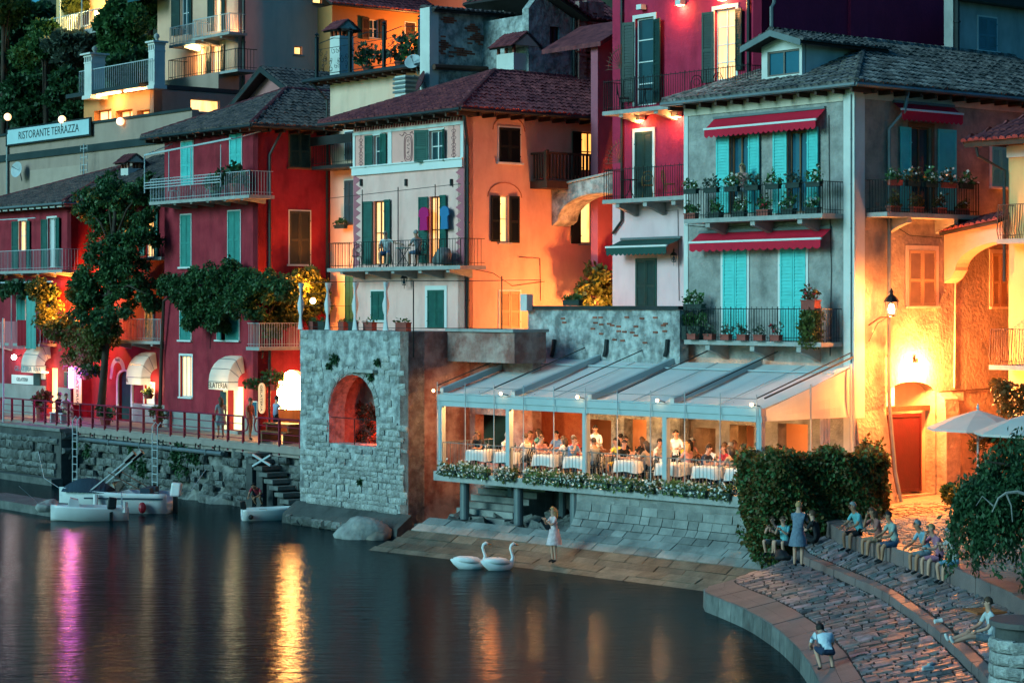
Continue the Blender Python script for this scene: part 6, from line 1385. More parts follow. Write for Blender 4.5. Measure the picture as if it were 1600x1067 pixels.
def pave(parent, fa, fb, za, zb, y_top, y_bot, pitch, ln, cap=300):
    st_ = []; y = y_top
    while y > y_bot:
        h_ = pitch*random.uniform(.75,1.3); xa, xb = fa(y-h_/2)+.02, fb(y-h_/2)-.02; x = xa+random.uniform(-.5,0)*ln
        while x < xb:
            l_ = ln*random.uniform(.55,1.9); x0, x1 = max(x,xa), min(x+l_,xb)
            if x1-x0 > .1:
                def zf(xx, yy): a_, b_ = fa(yy), fb(yy); return za+(zb-za)*(xx-a_)/(b_-a_)
                j_ = random.uniform(.008,.022); u_ = random.uniform(.008,.045); g_ = random.uniform(.012,.03); y0, y1 = y-g_, y-h_+g_; tl = random.uniform(-.02,.02)
                P_ = [(x0+j_,y1+random.uniform(-.02,.02)),(x1-j_,y1+random.uniform(-.02,.02)),(x1-j_+random.uniform(-.03,.03),y0),(x0+j_+random.uniform(-.03,.03),y0)]
                bot = [(a_,b_,zf(a_,b_)-.06) for a_, b_ in P_]; ins = .014
                topv = [(a_+(ins if k_ in (0,3) else -ins), b_+(ins if k_ in (0,1) else -ins), zf(a_,b_)+u_+(tl if k_ in (0,1) else -tl)) for k_, (a_, b_) in enumerate(P_)]
                st_.append((y, bot+topv))
            x += l_
        y -= h_
    st_.sort(key=lambda q: q[0]); vis = [q for q in st_ if q[0] > 43.5]; rest = [q for q in st_ if q[0] <= 43.5]+vis[cap:]
    for _, P8 in vis[:cap]: MB().hexa(P8).build('paving_stone', random.choice([pavem,pavem,pavet,pavew]), parent, fix=False)
    if rest:
        mb = MB()
        for _, P8 in rest: mb.hexa(P8)
        mb.build('paving_stones', pavem, parent, fix=False)['kind'] = 'stuff'
pave(lr, fC, fK, ZED+.20, ZK0, 64.5, 38, .23, .30); pave(ur, fK2, fS, ZK1+.04, ZS0, 65.5, 38, .24, .31)
# round stone planter wall, bottom right
X, Y = wat(1606, 975, 36.5)[:2]; rp_ = wthing('round_stone_wall', 'low round stone wall with a smooth dark cap at the bottom right', 'wall', (X, Y, 1.4)); zt_ = zz(968, 36.5)-1.4; rr0 = .58
MB().lathe([(rr0-.04,-.8),(rr0-.04,zt_-.1)],(0,0,0),24).build('core', mortarD, rp_); MB().lathe([(.01,zt_),(rr0+.06,zt_),(rr0+.06,zt_-.09),(.01,zt_-.09)],(0,0,0),28).build('cap', M('smooth_dark_cap', (.10,.085,.08), .55, var=.2, bump=.2), rp_)
STONES.setdefault(stone.name, [stone_mesh(stone) for _ in range(8)])
for j in range(9):
    z = -.7+j*.215; n = 13; of = random.random()
    for i in range(n):
        an = 2*math.pi*(i+of+random.uniform(-.12,.12))/n
        if math.sin(an) < .35 and z < zt_-.15: inst('stone', random.choice(STONES[stone.name]), rp_, (rr0*math.cos(an), rr0*math.sin(an), z+.05), (0,random.uniform(-.1,.1),an+R(90)), (.32,.09,.19))
# ================================================================== PLANTS
# ivy hedge wrapping the terrace corner
hd = wthing('ivy_hedge', 'dense ivy-covered hedge wrapping the end of the restaurant terrace', 'hedge', (8.6, 62.2, 1.2))
pts = []; 
def hedge_run(p0, p1, z0, z1, th, n):
    d_ = np.array(p1)-np.array(p0); L_ = np.linalg.norm(d_); out = []
    for _ in range(n):
        t_ = random.random(); q = random.random(); zq = z0+(z1-z0)*(q**.8); nrm = np.array([-d_[1], d_[0]])/L_
        lump = .30*math.sin(t_*L_*3.1+zq*2.2)+.12*math.sin(t_*L_*7+zq*5)+.10*math.sin(zq*9+t_*L_*2); o_ = random.choice([-1,1])*(th*.5+lump*.6)*random.uniform(.8,1.0)
        if random.random() < .18: zq = z1+random.uniform(-.2,.16)+.14*math.sin(t_*L_*4.1)+.08*math.sin(t_*L_*11); o_ = random.uniform(-th/2,th/2)
        xy = np.array(p0)+d_*t_+nrm*o_; out.append((xy[0], xy[1], zq))
    return out
h0, h1, h2 = (7.15,64.2), (7.6,61.6), (10.3,62.4)
z_t = 3.7
A_ = hedge_run(h0, (7.75,61.2), .7, z_t-.05, .8, 15000); B_ = hedge_run((7.3,61.5), h2, 1.1, z_t+.05, .95, 30000); Cc = hedge_run(h2, (10.75,64.3), 1.9, z_t+.05, .6, 11000)
allp = np.array(A_+B_+Cc); sp__ = []
for _ in range(150):
    c_ = allp[random.randrange(len(allp))]; sp__.append(blob((c_[0],c_[1],c_[2]+.05), (.16,.16,.22), 40, .1))
allp = np.concatenate([allp]+sp__); sel = rng.random(len(allp)) < .55
leaves('foliage', allp[~sel], .072, leafM, hd, var=.65, off=(8.6,62.2,1.2), droop=.4); leaves('rust_foliage', allp[sel], .072, leafO, hd, var=.65, off=(8.6,62.2,1.2), droop=.3)  # rust-green leaves mixed in at random through the whole hedge
mb = MB()
for a_, b_, z0 in ((h0,h1,.6),(h1,h2,1.1),(h2,(10.75,64.3),1.9)):
    d_ = Vector(b_)-Vector(a_); n_ = Vector((-d_.y,d_.x)).normalized()*.16; P_ = [Vector(a_)-n_, Vector(b_)-n_, Vector(b_)+n_, Vector(a_)+n_]
    mb.hexa([(q.x-8.6,q.y-62.2,z0-1.2) for q in P_]+[(q.x-8.6,q.y-62.2,z_t-.35-1.2) for q in P_])
mb.build('woody_core', M('hedge_core', (.008,.012,.006), .95, .3, bump=.5), hd)
# generic trunk with limbs
def trunk(parent, base, top, r, limbs, name='trunk', mat=None):
    mb = MB(); base, top = Vector(base), Vector(top); mid = base.lerp(top,.5)+Vector((random.uniform(-.15,.15),random.uniform(-.15,.15),0))
    mb.tube([base, base.lerp(mid,.5), mid, mid.lerp(top,.5), top], [r*1.25, r, r*.9, r*.75, r*.5], 8)
    for l_ in limbs:
        s_ = base.lerp(top, random.uniform(.55,.98)); e_ = Vector(l_); m_ = s_.lerp(e_,.5)+Vector((0,0,(e_-s_).length*.12)); mb.tube([s_, m_, e_], [r*.42, r*.28, r*.08], 6)
    return mb.build(name, mat or bark, parent, smooth=True)
# ivy-clad tree between the red houses
tx_, ty_ = fx(163,-1.6), -1.6; d_ = dep(tx_,ty_); it = thing('ivy_tree', 'tall ivy-clad tree in front of the red houses, lit orange low down', 'tree', (tx_, ty_, PZ))
def P2(px, py, y=ty_): x = fx(px, y); return (x, y, zz(py, dep(x,y)))
trunk(it, P2(157,650), P2(180,330), .17, [P2(140,330),P2(220,300),P2(205,400),P2(115,470),P2(230,460),P2(95,500),P2(165,300)])
m_px = d_/K
spec_ = [(175,300,50,26),(205,310,35,30),(150,320,22,24),(168,360,30,30),(225,350,18,38),(165,405,34,30),(200,420,40,35),(150,440,30,30),(185,455,45,35),(220,470,32,35),(140,470,22,30),(165,500,35,24),(232,300,14,30),(195,390,25,25),(175,345,30,20)]
pts = np.concatenate([clumps(P2(a_,b_,ty_+random.uniform(-.6,1.0)), (w_*m_px*1.05,1.1,h_*m_px*1.1), 20, (.30,.30,.24), 2500, .2) for a_, b_, w_, h_ in spec_])
sl_ = rng.random(len(pts)) < .5; leaves('crown', pts[sl_], .10, leafD, it, droop=.5); leaves('bright_crown', pts[~sl_], .10, leafM, it, droop=.5)
spec_ = [(112,520,34,26),(140,535,30,28),(95,510,16,22),(125,555,26,20),(125,470,12,30),(75,480,14,40),(68,455,14,18),(155,525,22,24)]
pts = np.concatenate([clumps(P2(a_,b_,ty_+random.uniform(-.4,.3)), (w_*m_px,.7,h_*m_px), 14, (.34,.34,.28), 1900, .3) for a_, b_, w_, h_ in spec_])
leaves('low_crown', pts, .095, leafY, it, droop=.5)
# glowing lamp inside the tree: shop lamp on the wine red house corner
lo = thing('corner_lamp', 'bright orange lamp on the wine red house corner behind the ivy tree', 'lamp', (LX1+.45, .0-.3, zz(478,dep(LX1+.4,-.3))))
lz = OFF[lo]; MB().ball(lz, .14, 8).build('globe', bulb, lo); MB().bar(lz, (LX1,lz[1],lz[2]+.1), .03).build('arm', iron, lo); lamp('glow', lo, (lz[0]+.2,lz[1]-.9,lz[2]), 520, (1,.30,.045), .15)
# vine across the crimson house
vn = thing('climbing_vine', 'thick dark green vine hanging across the crimson house front', 'vine', (KX0, KY-.8, PZ+4.5))
def P3(px, py, y=KY-.7): x = fx(px, y); return (x, y, zz(py, dep(x,y)))
spec_ = [(262,448,18,20),(285,455,26,26),(310,445,26,26),(335,440,28,28),(360,440,28,30),(385,440,28,30),(412,445,26,26),(440,450,24,24),(300,480,22,22),(345,485,22,24),(330,470,22,26),(375,470,26,24),(400,475,16,26),(300,500,12,12),(345,505,14,12)]
pts = np.concatenate([clumps(P3(a_,b_,KY-.7+random.uniform(-.3,.35)), (w_*.0275,.5,h_*.0275), 13, (.28,.26,.24), 2100, .3) for a_, b_, w_, h_ in spec_])
sl_ = rng.random(len(pts)) < .55; leaves('foliage', pts[sl_], .085, leafD, vn, droop=.7); leaves('bright_foliage', pts[~sl_], .085, leafM, vn, droop=.7)
mb = MB(); mb.tube([P3(250,640,KY-.15),P3(252,560,KY-.15),P3(256,470,KY-.3),P3(300,440),P3(380,432),P3(440,440)], [.09,.08,.07,.05,.04,.03], 6); mb.build('stem', bark, vn)
vn2 = thing('lit_vine', 'yellow-lit vine on the side balcony of the crimson house', 'vine', (KX1+.6, 1.2, PZ+4))
def P4(px, py, x=KX1+.5): y = sy(px, x); return (x, y, zz(py, dep(x,y)))
spec_ = [(420,455,14,22),(445,450,22,20),(470,435,18,12),(440,480,20,24),(455,500,16,22),(430,510,10,18),(490,428,14,8),(455,468,18,20),(482,462,12,16),(496,452,10,14),(500,475,10,14),(486,490,14,10)]
pts = np.concatenate([clumps(P4(a_,b_,KX1+.45+random.uniform(-.3,.4)), (w_*.0275,.4,h_*.0275), 10, (.26,.26,.24), 1100, .3) for a_, b_, w_, h_ in spec_]); leaves('foliage', pts, .085, leafY, vn2, droop=.5)
mb = MB(); mb.tube([P4(410,560),P4(415,500),P4(440,455),P4(500,430)], .035, 5); mb.build('stem', bark, vn2)
lv = thing('porch_lamp', 'very bright porch lamp glowing through the vine at the terrace curtains', 'lamp', P4(489,470,KX1+1.1)); lz = OFF[lv]
MB().ball(lz,.13,8).build('globe', bulbw if 0 else bulb, lv); MB().bar(lz,(lz[0]-1.1,lz[1],lz[2]+.2),.03).build('arm', iron, lv); lamp('glow', lv, (lz[0]+.35,lz[1]-.5,lz[2]+.6), 230, (1,.30,.04), .2)
# pergola greenery on the wine red house
gp = thing('pergola_creeper', 'dark creeper on the balcony pergola of the wine red house', 'vine', (fx(40,-1.8), -1.8, PZ+5)); pts = np.concatenate([clumps(P3(q,450,-1.7), (.6,.4,.3), 8, (.25,.25,.2), 420, .3) for q in (5,22,40,58,72)]); leaves('foliage', pts, .15, leafD, gp, droop=.5)
MB().bar(P3(-10,442,-1.9), P3(82,440,-1.9), .05).bar(P3(18,442,-1.9), P3(18,530,-1.9), .03).build('pole', railw, gp)
# hillside trees
def hill_tree(px, py, d, rx, rz_, label, lm, n=3200, ls=.19, k=40):
    X, Y, Z = wat(px, py, d); s = d/K; zb = hill_z(U(X,Y)[1]) if U(X,Y)[1] > 1.5 else 10; zb = min(zb, Z-rz_*s*.6); o = wthing('hillside_tree', label, 'tree', (X, Y, zb), 0, 'trees on the dark hillside'); hz_ = Z-zb
    pts = clumps((0,0,hz_), (rx*s,rx*s*.7,rz_*s), k, (rx*s*.26,rx*s*.26,rz_*s*.20), int(n*2.8), .35); leaves('crown', pts, ls, lm, o, off=(0,0,0))
    trunk(o, (0,0,0), (0,0,hz_), .22, [(random.uniform(-1,1)*rx*s*.7, random.uniform(-.4,.4), hz_+random.uniform(-.3,.6)*rz_*s) for _ in range(6)])
hill_tree(75, 95, 140, 48, 55, 'broad dark tree left of the stone pillars', leafM, 4200); hill_tree(50, 150, 138, 45, 45, 'dark low tree above the restaurant sign', leafD, 4200)
hill_tree(115, 75, 130, 42, 26, 'pale-leaved tree right below the villa railing', leafG, 3600); hill_tree(195, 60, 120, 44, 55, 'large tree between the villa and the tan hotel', leafM, 5200)
hill_tree(205, 110, 119, 38, 30, 'dense dark tree behind the pavilion railing', leafD, 3600); hill_tree(45, 40, 146, 42, 40, 'dark tree at the top left corner beside the villa', leafD, 3800)
hill_tree(10, 100, 145, 26, 60, 'narrow dark tree at the left edge of the hillside', leafD, 3200); hill_tree(110, 150, 128, 40, 38, 'shadowy tree directly behind the globe lamps', leafD, 4200)
hill_tree(70, 60, 132, 22, 26, 'leafy tree under the left end of the villa railing', leafM, 2200); hill_tree(130, 72, 131, 30, 14, 'low pale shrubbery tree under the villa terrace', leafG, 2000); hill_tree(120, 10, 134, 26, 12, 'tree overhanging the villa terrace', leafY, 1800); hill_tree(235, 15, 126, 30, 24, 'tree touching the hotel awning at the top', leafM, 3000); hill_tree(5, 10, 140, 40, 30, 'dark tree at the very top left', leafD, 3000)
# alley shrub throwing its shadow on the apricot wall
sh_ = thing('alley_shrub', 'leafy shrub glowing yellow in front of the apricot wall', 'shrub', (-16.6, 3.4, 6.9)); x, y = -16.9, sy(930,-16.9); pts = np.concatenate([clumps((x+dx,y+dy,zz(py_,dep(x,y))), (.55,.55,.4), 7, (.3,.3,.22), 420, .3) for dx, dy, py_ in ((0,0,445),(.1,-.6,462),(-.1,.5,455),(0,.2,432),(.1,.6,470))]); leaves('foliage', pts, .13, leafY, sh_, droop=.4)
MB().tube([(x,y,6.9),(x+.05,y,7.6),(x,y,zz(440,dep(x,y)))], .04, 6).build('stem', bark, sh_)
al = thing('alley_lamp', 'hidden alley lamp post behind the garden wall lighting the apricot wall', 'lamp', (-14.9, 2.9, 6.9)); MB().tube([(-14.9,2.9,6.9),(-14.9,2.9,7.35)], .05, 6).build('post', iron, al); MB().ball((-14.9,2.9,7.45),.13,8).build('globe', bulb, al); lamp('glow', al, (-15.2,2.75,7.6), 470, (1,.36,.09), .12)
# weeping tree at the right edge
wx_, wy_, wd = *wat(1612, 800, 47)[:2], 47; wt = wthing('weeping_tree', 'weeping tree with hanging curtains of small leaves at the right edge', 'tree', (wx_, wy_, 1.6)); pts = []
for i in range(230):
    an, rr_ = random.uniform(0,2*math.pi), 1.62*math.sqrt(random.random()); X, Y = rr_*math.cos(an), rr_*math.sin(an)*.8; f_ = rr_/1.62
    ztop = zz(655+95*f_**1.4+random.uniform(0,50), 47)-1.6; ln_ = random.uniform(.9,2.6)*(1-.35*f_); zb = max(ztop-ln_, zz(948-random.uniform(0,60), 47)-1.6); n = int(70*(ztop-zb))
    t_ = rng.random(n); sw = rng.normal(0,.07,(n,3)); pts.append(np.stack([X+X*.12*t_+sw[:,0]+.06*np.sin(t_*5+i), Y+sw[:,1], ztop+(zb-ztop)*t_+sw[:,2]],1))
pts = np.concatenate(pts); leaves('crown', pts, .055, leafD, wt, off=(0,0,0), droop=1.4, elong=2.2)
trunk(wt, (0,0,0), (0,.1,zz(690,47)-1.6), .16, [(random.uniform(-1.2,1.2),random.uniform(-.8,.8),zz(700+random.uniform(0,40),47)-1.6) for _ in range(7)])
def P5(px,py): v_ = wat(px,py,45.8); return (v_.x-wx_, v_.y-wy_, v_.z-1.6)
mb = MB(); mb.tube([P5(1610,775),P5(1590,768),P5(1572,770),P5(1560,778),P5(1550,800)], [.04,.035,.03,.02,.01], 6); mb.tube([P5(1572,770),P5(1580,790),P5(1582,815)], [.025,.015,.008], 5); mb.tube([P5(1552,790),P5(1535,775),P5(1525,790)], [.02,.012,.006], 5); mb.build('bare_branch', M('pale_bark', (.30,.28,.25), .8, .2, bump=.3), wt)
# shrubs by the passage and right-hand wall
for i, (px, py, d, r_, lab, lm) in enumerate(((1498,776,64,.28,'small bright shrub at the foot of the passage wall',leafY),(1485,770,65,.25,'dark little shrub beside the buttress',leafD),(1582,620,64,.7,'leafy bush below the yellow house balcony',leafO),(1560,690,62,.6,'leafy bush behind the white parasol pole',leafO))):
    X, Y, Z = wat(px, py, d); o = wthing('shrub', lab, 'shrub', (X,Y,2.3), 0, 'shrubs by the passage'); pts = clumps((0,0,Z-2.3), (r_,r_,r_*.9), 12, (r_*.4,)*3, 1500, .3); leaves('foliage', pts, .08, lm, o, off=(0,0,0)); MB().bar((0,0,-.1),(0,0,Z-2.3),.03).build('stem', bark, o)
# ================================================================== LAMPS, SIGNS, FURNITURE
# street lantern on the grey house side
def lantern(loc, wall, label, power, col, s=1, mat=None):
    x, y, z = loc; o = thing('street_lantern', label, 'lantern', loc)
    mb = MB(); mb.tube([wall,(x*.5+wall[0]*.5,y*.5+wall[1]*.5,z-.28*s),(x,y,z-.25*s)], .022*s, 6); mb.tube([(wall[0],wall[1],wall[2]-.5*s),(wall[0]*.6+x*.4,wall[1]*.6+y*.4,z-.45*s),(x*.75+wall[0]*.25,y*.75+wall[1]*.25,z-.3*s)], .016*s, 5); mb.build('bracket', ironrust, o)
    mb = MB()
    for k_ in range(4): a_ = math.pi/4+k_*math.pi/2; mb.bar((x+.11*s*math.cos(a_),y+.11*s*math.sin(a_),z-.22*s),(x+.19*s*math.cos(a_),y+.19*s*math.sin(a_),z+.2*s),.014*s)
    mb.lathe([(.12*s,-.24*s),(.12*s,-.2*s)],(x,y,z),8); mb.lathe([(.24*s,.2*s),(.17*s,.33*s),(.06*s,.42*s),(.05*s,.47*s),(.07*s,.5*s),(.01,.62*s)],(x,y,z),8); mb.build('frame', iron, o)
    MB().lathe([(.06*s,-.16*s),(.10*s,-.02*s),(.07*s,.1*s),(.01,.15*s)],(x,y,z),10).build('glass', mat or bulbw, o)
    if power: lamp('glow', o, (x,y,z-.02), power, col, .1)
    return o
ly = .62; lx_ = .95; lantern((lx_,ly,zz(482,dep(lx_,ly))), (.05,.6,zz(508,dep(0,.6))), 'blazing wrought iron street lantern on the corner of the grey house', 6000, (1,.27,.048))
# lamp over the passage arch
ay = (sy(1385,0)+sy(1461,0))/2+.15; az = zz(577,dep(0,ay)); o = thing('arch_lamp', 'overbright floodlight above the passage arch of the grey house', 'lamp', (.3,ay,az))
MB().box(.0,.12,ay-.06,ay+.06,az+.22,az+.34).build('mount', iron, o); MB().lathe([(.01,.12),(.10,.1),(.17,0),(.16,-.06),(.01,-.1)],(.22,ay,az),12).build('globe', bulbw, o); lamp('glow', o, (.40,ay,az-.05), 1700, (1,.30,.06), .16)
lantern((fx(1052,1.7),1.72,zz(404,dep(fx(1052,1.7),1.7))), (fx(1052,1.95),1.98,zz(388,dep(fx(1052,1.9),1.9))), 'small unlit black lantern beside the green awning', 0, (1,1,1), .55, pane)
lantern((fx(632,-1.3),-1.32,zz(440,dep(fx(632,-1.3),-1.3))), (fx(632,-1.02),-1.02,zz(428,dep(fx(632,-1),-1))), 'small unlit lantern on the pink house under its balcony', 0, (1,1,1), .6, pane)
# star-bright lamp on the wine red house
F = Fac(l,'F',LY); a, z = F.a(22,.4), F.z(22,558,.4); o = thing('shop_lamp', 'dazzling white lamp on the wine red house beside the shop awning', 'lamp', F.P(a,z,.4)); MB().ball(F.P(a,z,.4),.13,10).build('bulb', M('dazzling_bulb', (1,1,1), .4, 0, bump=0, emit=14, ecol=(1,.88,.85)), o); MB().bar(F.P(a,z,.4),F.P(a,z+.1,0),.03).build('arm', iron, o); lamp('glow', o, F.P(a,z,.75), 14, (1,.80,.78), .1)
# under-awning shop lights
def shop_light(F, px, py, out, power, col, label):
    a, z = F.a(px,out), F.z(px,py,out); o = thing('awning_light', label, 'lamp', F.P(a,z,out), 'lights under the shop awnings'); mb = MB(); F.box(mb,a-.3,a+.3,out-.05,out+.05,z-.02,z+.04); mb.build('tube', bulb, o); lamp('glow', o, F.P(a,z-.12,out), power, col, .15)
shop_light(Fk, 362, 606, .45, 14, (1,.80,.45), 'strip light under the awning reading ELATERIA'); shop_light(Fm, 230, 598, .4, 14, (1,.78,.42), 'strip light under the awning reading IVA'); shop_light(Fl, 70, 582, .45, 16, (1,.78,.5), 'strip light under the awning at the left')
# signs
def board(F, rect, label, mat, txt=None, tm=None, size=.2, vertical=False, o=.08, sx=1, frame=None, name='shop_sign', cat='sign', emit=False):
    a0, a1, z0, z1 = F.rect(*rect, o); s_ = thing(name, label, cat, F.P((a0+a1)/2, z0, o)); mb = MB(); F.box(mb, a0, a1, o-.03, o, z0, z1); mb.build('panel', mat, s_)
    if frame: mb = MB(); F.box(mb,a0-.04,a1+.04,o-.05,o-.032,z0-.04,z1+.04); mb.build('frame', frame, s_)
    if txt:
        c_ = F.P((a0+a1)/2,(z0+z1)/2,o+.008)
        if vertical: text(txt, tm or ink, s_, c_, size, rot=(R(90),R(90),0) if F.kind == 'F' else (R(90),R(90),R(90)), sx=sx)
        else: text(txt, tm or ink, s_, c_, size, F.kind, sx=sx)
    return s_
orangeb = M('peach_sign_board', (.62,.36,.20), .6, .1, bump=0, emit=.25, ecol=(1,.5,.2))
board(Fl, (18,586,52,600), 'pale wall sign reading GELATERIA beside the dazzling lamp', trimw, 'GELATERIA', ink, .26, o=.07)
F = Fac(l,'F',-1.9); board(F, (115,572,127,632), 'tall peach board with GELATERIA written downwards', orangeb, 'GELATERIA', ink, .33, True, sx=1.12)
mag = M('magenta_light_panel', (.5,.05,.4), .5, .1, bump=0, emit=18, ecol=(.60,.08,.72)); board(F, (107,573,114.5,606), 'glowing magenta light panel beside the tall peach board', mag, o=.06, name='light_panel', cat='light panel'); 
X_ = F.a(112,.5); lamp('glow', bpy.data.objects['light_panel'], (X_,-2.5,PZ+2.2), 40, (.8,.12,.9), .3)
chalk = M('chalkboard', (.02,.05,.05), .7, .4, scale=9, bump=0)
board(Fl, (52,578,62,602), 'dark menu board next to the pale GELATERIA sign', chalk, frame=woodD, name='menu_board', cat='menu board'); board(Fl, (64,572,70,592), 'small framed poster beside the lit door at the left', trimw, frame=gutter, name='poster', cat='poster')
board(Fl, (100,582,107,602), 'framed price list right of the lit door at the left', chalk, frame=gutter, name='menu_board', cat='menu board'); board(Fk, (344,612,353,640), 'chalk menu board left of the green-lit door', chalk, frame=woodM, name='menu_board', cat='menu board'); board(Fk, (389,628,400,650), 'glass notice case at the crimson house corner', paneB, frame=trimw, name='notice_case', cat='notice case')
Fs = Fac(k,'F',KY-.35); o = thing('oval_sign', 'orange oval hanging sign with GELATERIA written downwards', 'sign', (fx(410,KY-.4),KY-.4,PZ+1.4)); a0, a1, z0, z1 = Fs.rect(405,598,415,646); am = (a0+a1)/2; r_ = (a1-a0)/2
pl_ = [(am+r_*math.cos(t_), z1-r_+r_*math.sin(t_)) for t_ in [math.pi*i/8 for i in range(9)]]+[(am-r_*math.cos(t_), z0+r_-r_*math.sin(t_)) for t_ in [math.pi*i/8 for i in range(9)]]
MB().prism(pl_, lambda a,b_,tt: Fs.P(a,b_,tt), .0, .05).build('panel', orangeb, o); text('GELATERIA', ink, o, Fs.P(am,(z0+z1)/2,.058), .22, rot=(R(90),R(90),0)); MB().bar(Fs.P(am,z1,.02),Fs.P(am,z1+.3,.02),.03).build('hanger', iron, o)
# parasols
def parasol(X, Y, zt, r, label, pole_z):
    o = wthing('parasol', label, 'parasol', (X,Y,pole_z), R(20), 'white parasols on the square'); h_ = zt-pole_z; n = 8; mb = MB(); sk = MB()
    for k_ in range(n):
        a0, a1 = 2*math.pi*k_/n, 2*math.pi*(k_+1)/n; p0, p1 = (r*math.cos(a0),r*math.sin(a0),h_-.52), (r*math.cos(a1),r*math.sin(a1),h_-.52); q0, q1 = (r*.5*math.cos(a0),r*.5*math.sin(a0),h_-.22), (r*.5*math.cos(a1),r*.5*math.sin(a1),h_-.22)
        mb.quad((0,0,h_),q0,q1); mb.quad(q0,p0,p1,q1); sk.quad(p0,p1,(p1[0],p1[1],p1[2]-.06),(p0[0],p0[1],p0[2]-.06)); MB().bar((0,0,h_-.9),(r*.55*math.cos(a0),r*.55*math.sin(a0),h_-.29),.012).build('rib', gutter, o)
    mb.build('canopy', canvas, o, fix=False); sk.build('edge', canvas, o, fix=False); MB().lathe([(.03,0),(.03,h_+.02),(.05,h_+.04),(.01,h_+.18)],(0,0,0),8).build('pole', railw, o)
X, Y, Z = wat(1528,640,61); parasol(X,Y,Z,1.45,'white parasol in front of the passage wall',2.25); X, Y, Z = wat(1612,645,56); parasol(X,Y,Z,1.5,'white parasol cut by the right edge above the weeping tree',2.2)
# laundry and curtains
def hang(F, rect, label, mat, name, cat, n=10, amp=.05, o=.9, group=None):
    a0, a1, z0, z1 = F.rect(*rect, o); mb = MB(); m_ = 3
    for i in range(n):
        for j in range(m_):
            def pt(u_, v_): return F.P(a0+(a1-a0)*u_, z1+(z0-z1)*v_, o+amp*math.sin(u_*n*1.7)*(.4+.6*v_))
            mb.quad(pt(i/n,j/m_),pt((i+1)/n,j/m_),pt((i+1)/n,(j+1)/m_),pt(i/n,(j+1)/m_))
    return solo(name, mb, mat, label, cat, F.P((a0+a1)/2,z0,o), group, smooth=True)
hang(Fl, (1,502,36,545), 'pink striped cloth drying on the lower left balcony', M('pink_cloth', (.45,.12,.14), .9, .3, scale=14, bump=.1, stretch=(1,1,.02)), 'drying_cloth', 'laundry'); hang(Fl, (27,500,40,540), 'dark red towel drying on the lower left balcony', M('red_towel', (.30,.01,.02), .9, .2, bump=.2), 'drying_towel', 'laundry', o=.98)
hang(Fl, (41,462,55,545), 'long teal curtain hanging from the creeper pergola', M('teal_curtain', (.10,.33,.29), .9, .15, bump=.1), 'long_curtain', 'curtain', o=1.05)
F = Fac(p,'F',-1)
def garment(px0, py0, px1, py1, label, mat):
    a0, a1, z0, z1 = F.rect(px0,py0,px1,py1,.25); w_ = a1-a0; h_ = z1-z0; pts_ = [(0.12,0),(.88,0),(.82,.55),(1.0,.62),(.92,.88),(.62,1),(.38,1),(.08,.88),(0,.62),(.18,.55)]
    solo('hanging_shirt', MB().prism([(a0+u_*w_, z0+v_*h_) for u_, v_ in pts_], lambda a,b_,tt: F.P(a,b_,tt), .2, .27), mat, label, 'shirt', F.P((a0+a1)/2,z0,.24), 'shirts hung on the balcony shutters')
garment(654,324,670,360,'magenta shirt hung on the pink house shutter',M('magenta_cloth',(.45,.01,.13),.9,.15,bump=.2)); garment(687,322,702,358,'blue shirt hung on the pink house shutter',M('blue_cloth',(.03,.16,.32),.9,.15,bump=.2))
# ------------------------------------------------------------------ balcony plants
F = Fac(g,'F',0); zb1 = F.z(1177,338,.95); zb2 = F.z(1177,533,.95)
for i in range(7): px = 1080+i*32; planter((F.a(px,.92),-.92,zb1+.82), .62, ORD[i]+' dark flower box from the left on the upper balcony rail', darkpot, leafG if i % 2 else leafM, h=.16, d=.18, ph=.42, fl=flowerW if i % 2 == 0 else None, nf=16, nl=110, ls=.07, group='upper balcony rail boxes of the grey house')
for i in range(6): px = 1082+i*38; planter((F.a(px,.75),-.8,zb1), .55, ORD[i]+' planter from the left standing on the upper balcony floor', darkpot if i % 3 else terrac, leafM, h=.2, d=.22, ph=.42, fl=(flowerR if i == 3 else flowerW) if i > 1 else None, nf=14, nl=120, ls=.07, group='upper balcony floor planters of the grey house')
for i in range(6): px = 1083+i*26; planter((F.a(px,1.02),-1.03,zb2+.02), .42, ORD[i]+' red flower box from the left on the lower balcony', terrac, leafG, h=.19, d=.2, ph=.3, fl=flowerR if i == 5 else None, nf=14, nl=70, ls=.065, group='red lower balcony boxes of the grey house')
planter((F.a(1081,.6),-.5,zb2), .9, 'large dark planter with a shrub at the end of the lower balcony', darkpot, leafM, h=.45, d=.35, ph=.55, nl=260, ls=.08)
x, y = F.a(1265,.9), -.95; o = thing('ivy_screen', 'ivy covered screen at the end of the lower grey house balcony', 'screen', (x,y,zb2)); MB().box(x-.28,x+.28,y+.05,y+.25,zb2,zb2+.95).build('frame', woodD, o); leaves('foliage', np.stack([x+rng.uniform(-.36,.36,1500),y+.12+rng.uniform(-.2,.2,1500),zb2+rng.uniform(-.12,1.0,1500)],1), .075, leafY, o, droop=.5)
planter((x,y+.1,zb2+1.0), .62, 'orange-lit terracotta box on top of the ivy screen', terrac, leafO, h=.3, d=.3, ph=.4, fl=flowerR, nl=160, ls=.07)
Sd = Fac(g,'S',0); zb3 = Sd.z(1460,334,.85)
for i in range(5): px = 1398+i*28; planter((.83,Sd.a(px,.83),zb3+.82), .62, ORD[i]+' flower box from the corner on the side balcony rail', terrac if i in (0,3) else darkpot, leafO if i % 2 else leafM, h=.16, d=.18, ph=.42, fl=flowerW, nf=16, nl=110, ls=.07, axis='S', group='side balcony rail boxes of the grey house')
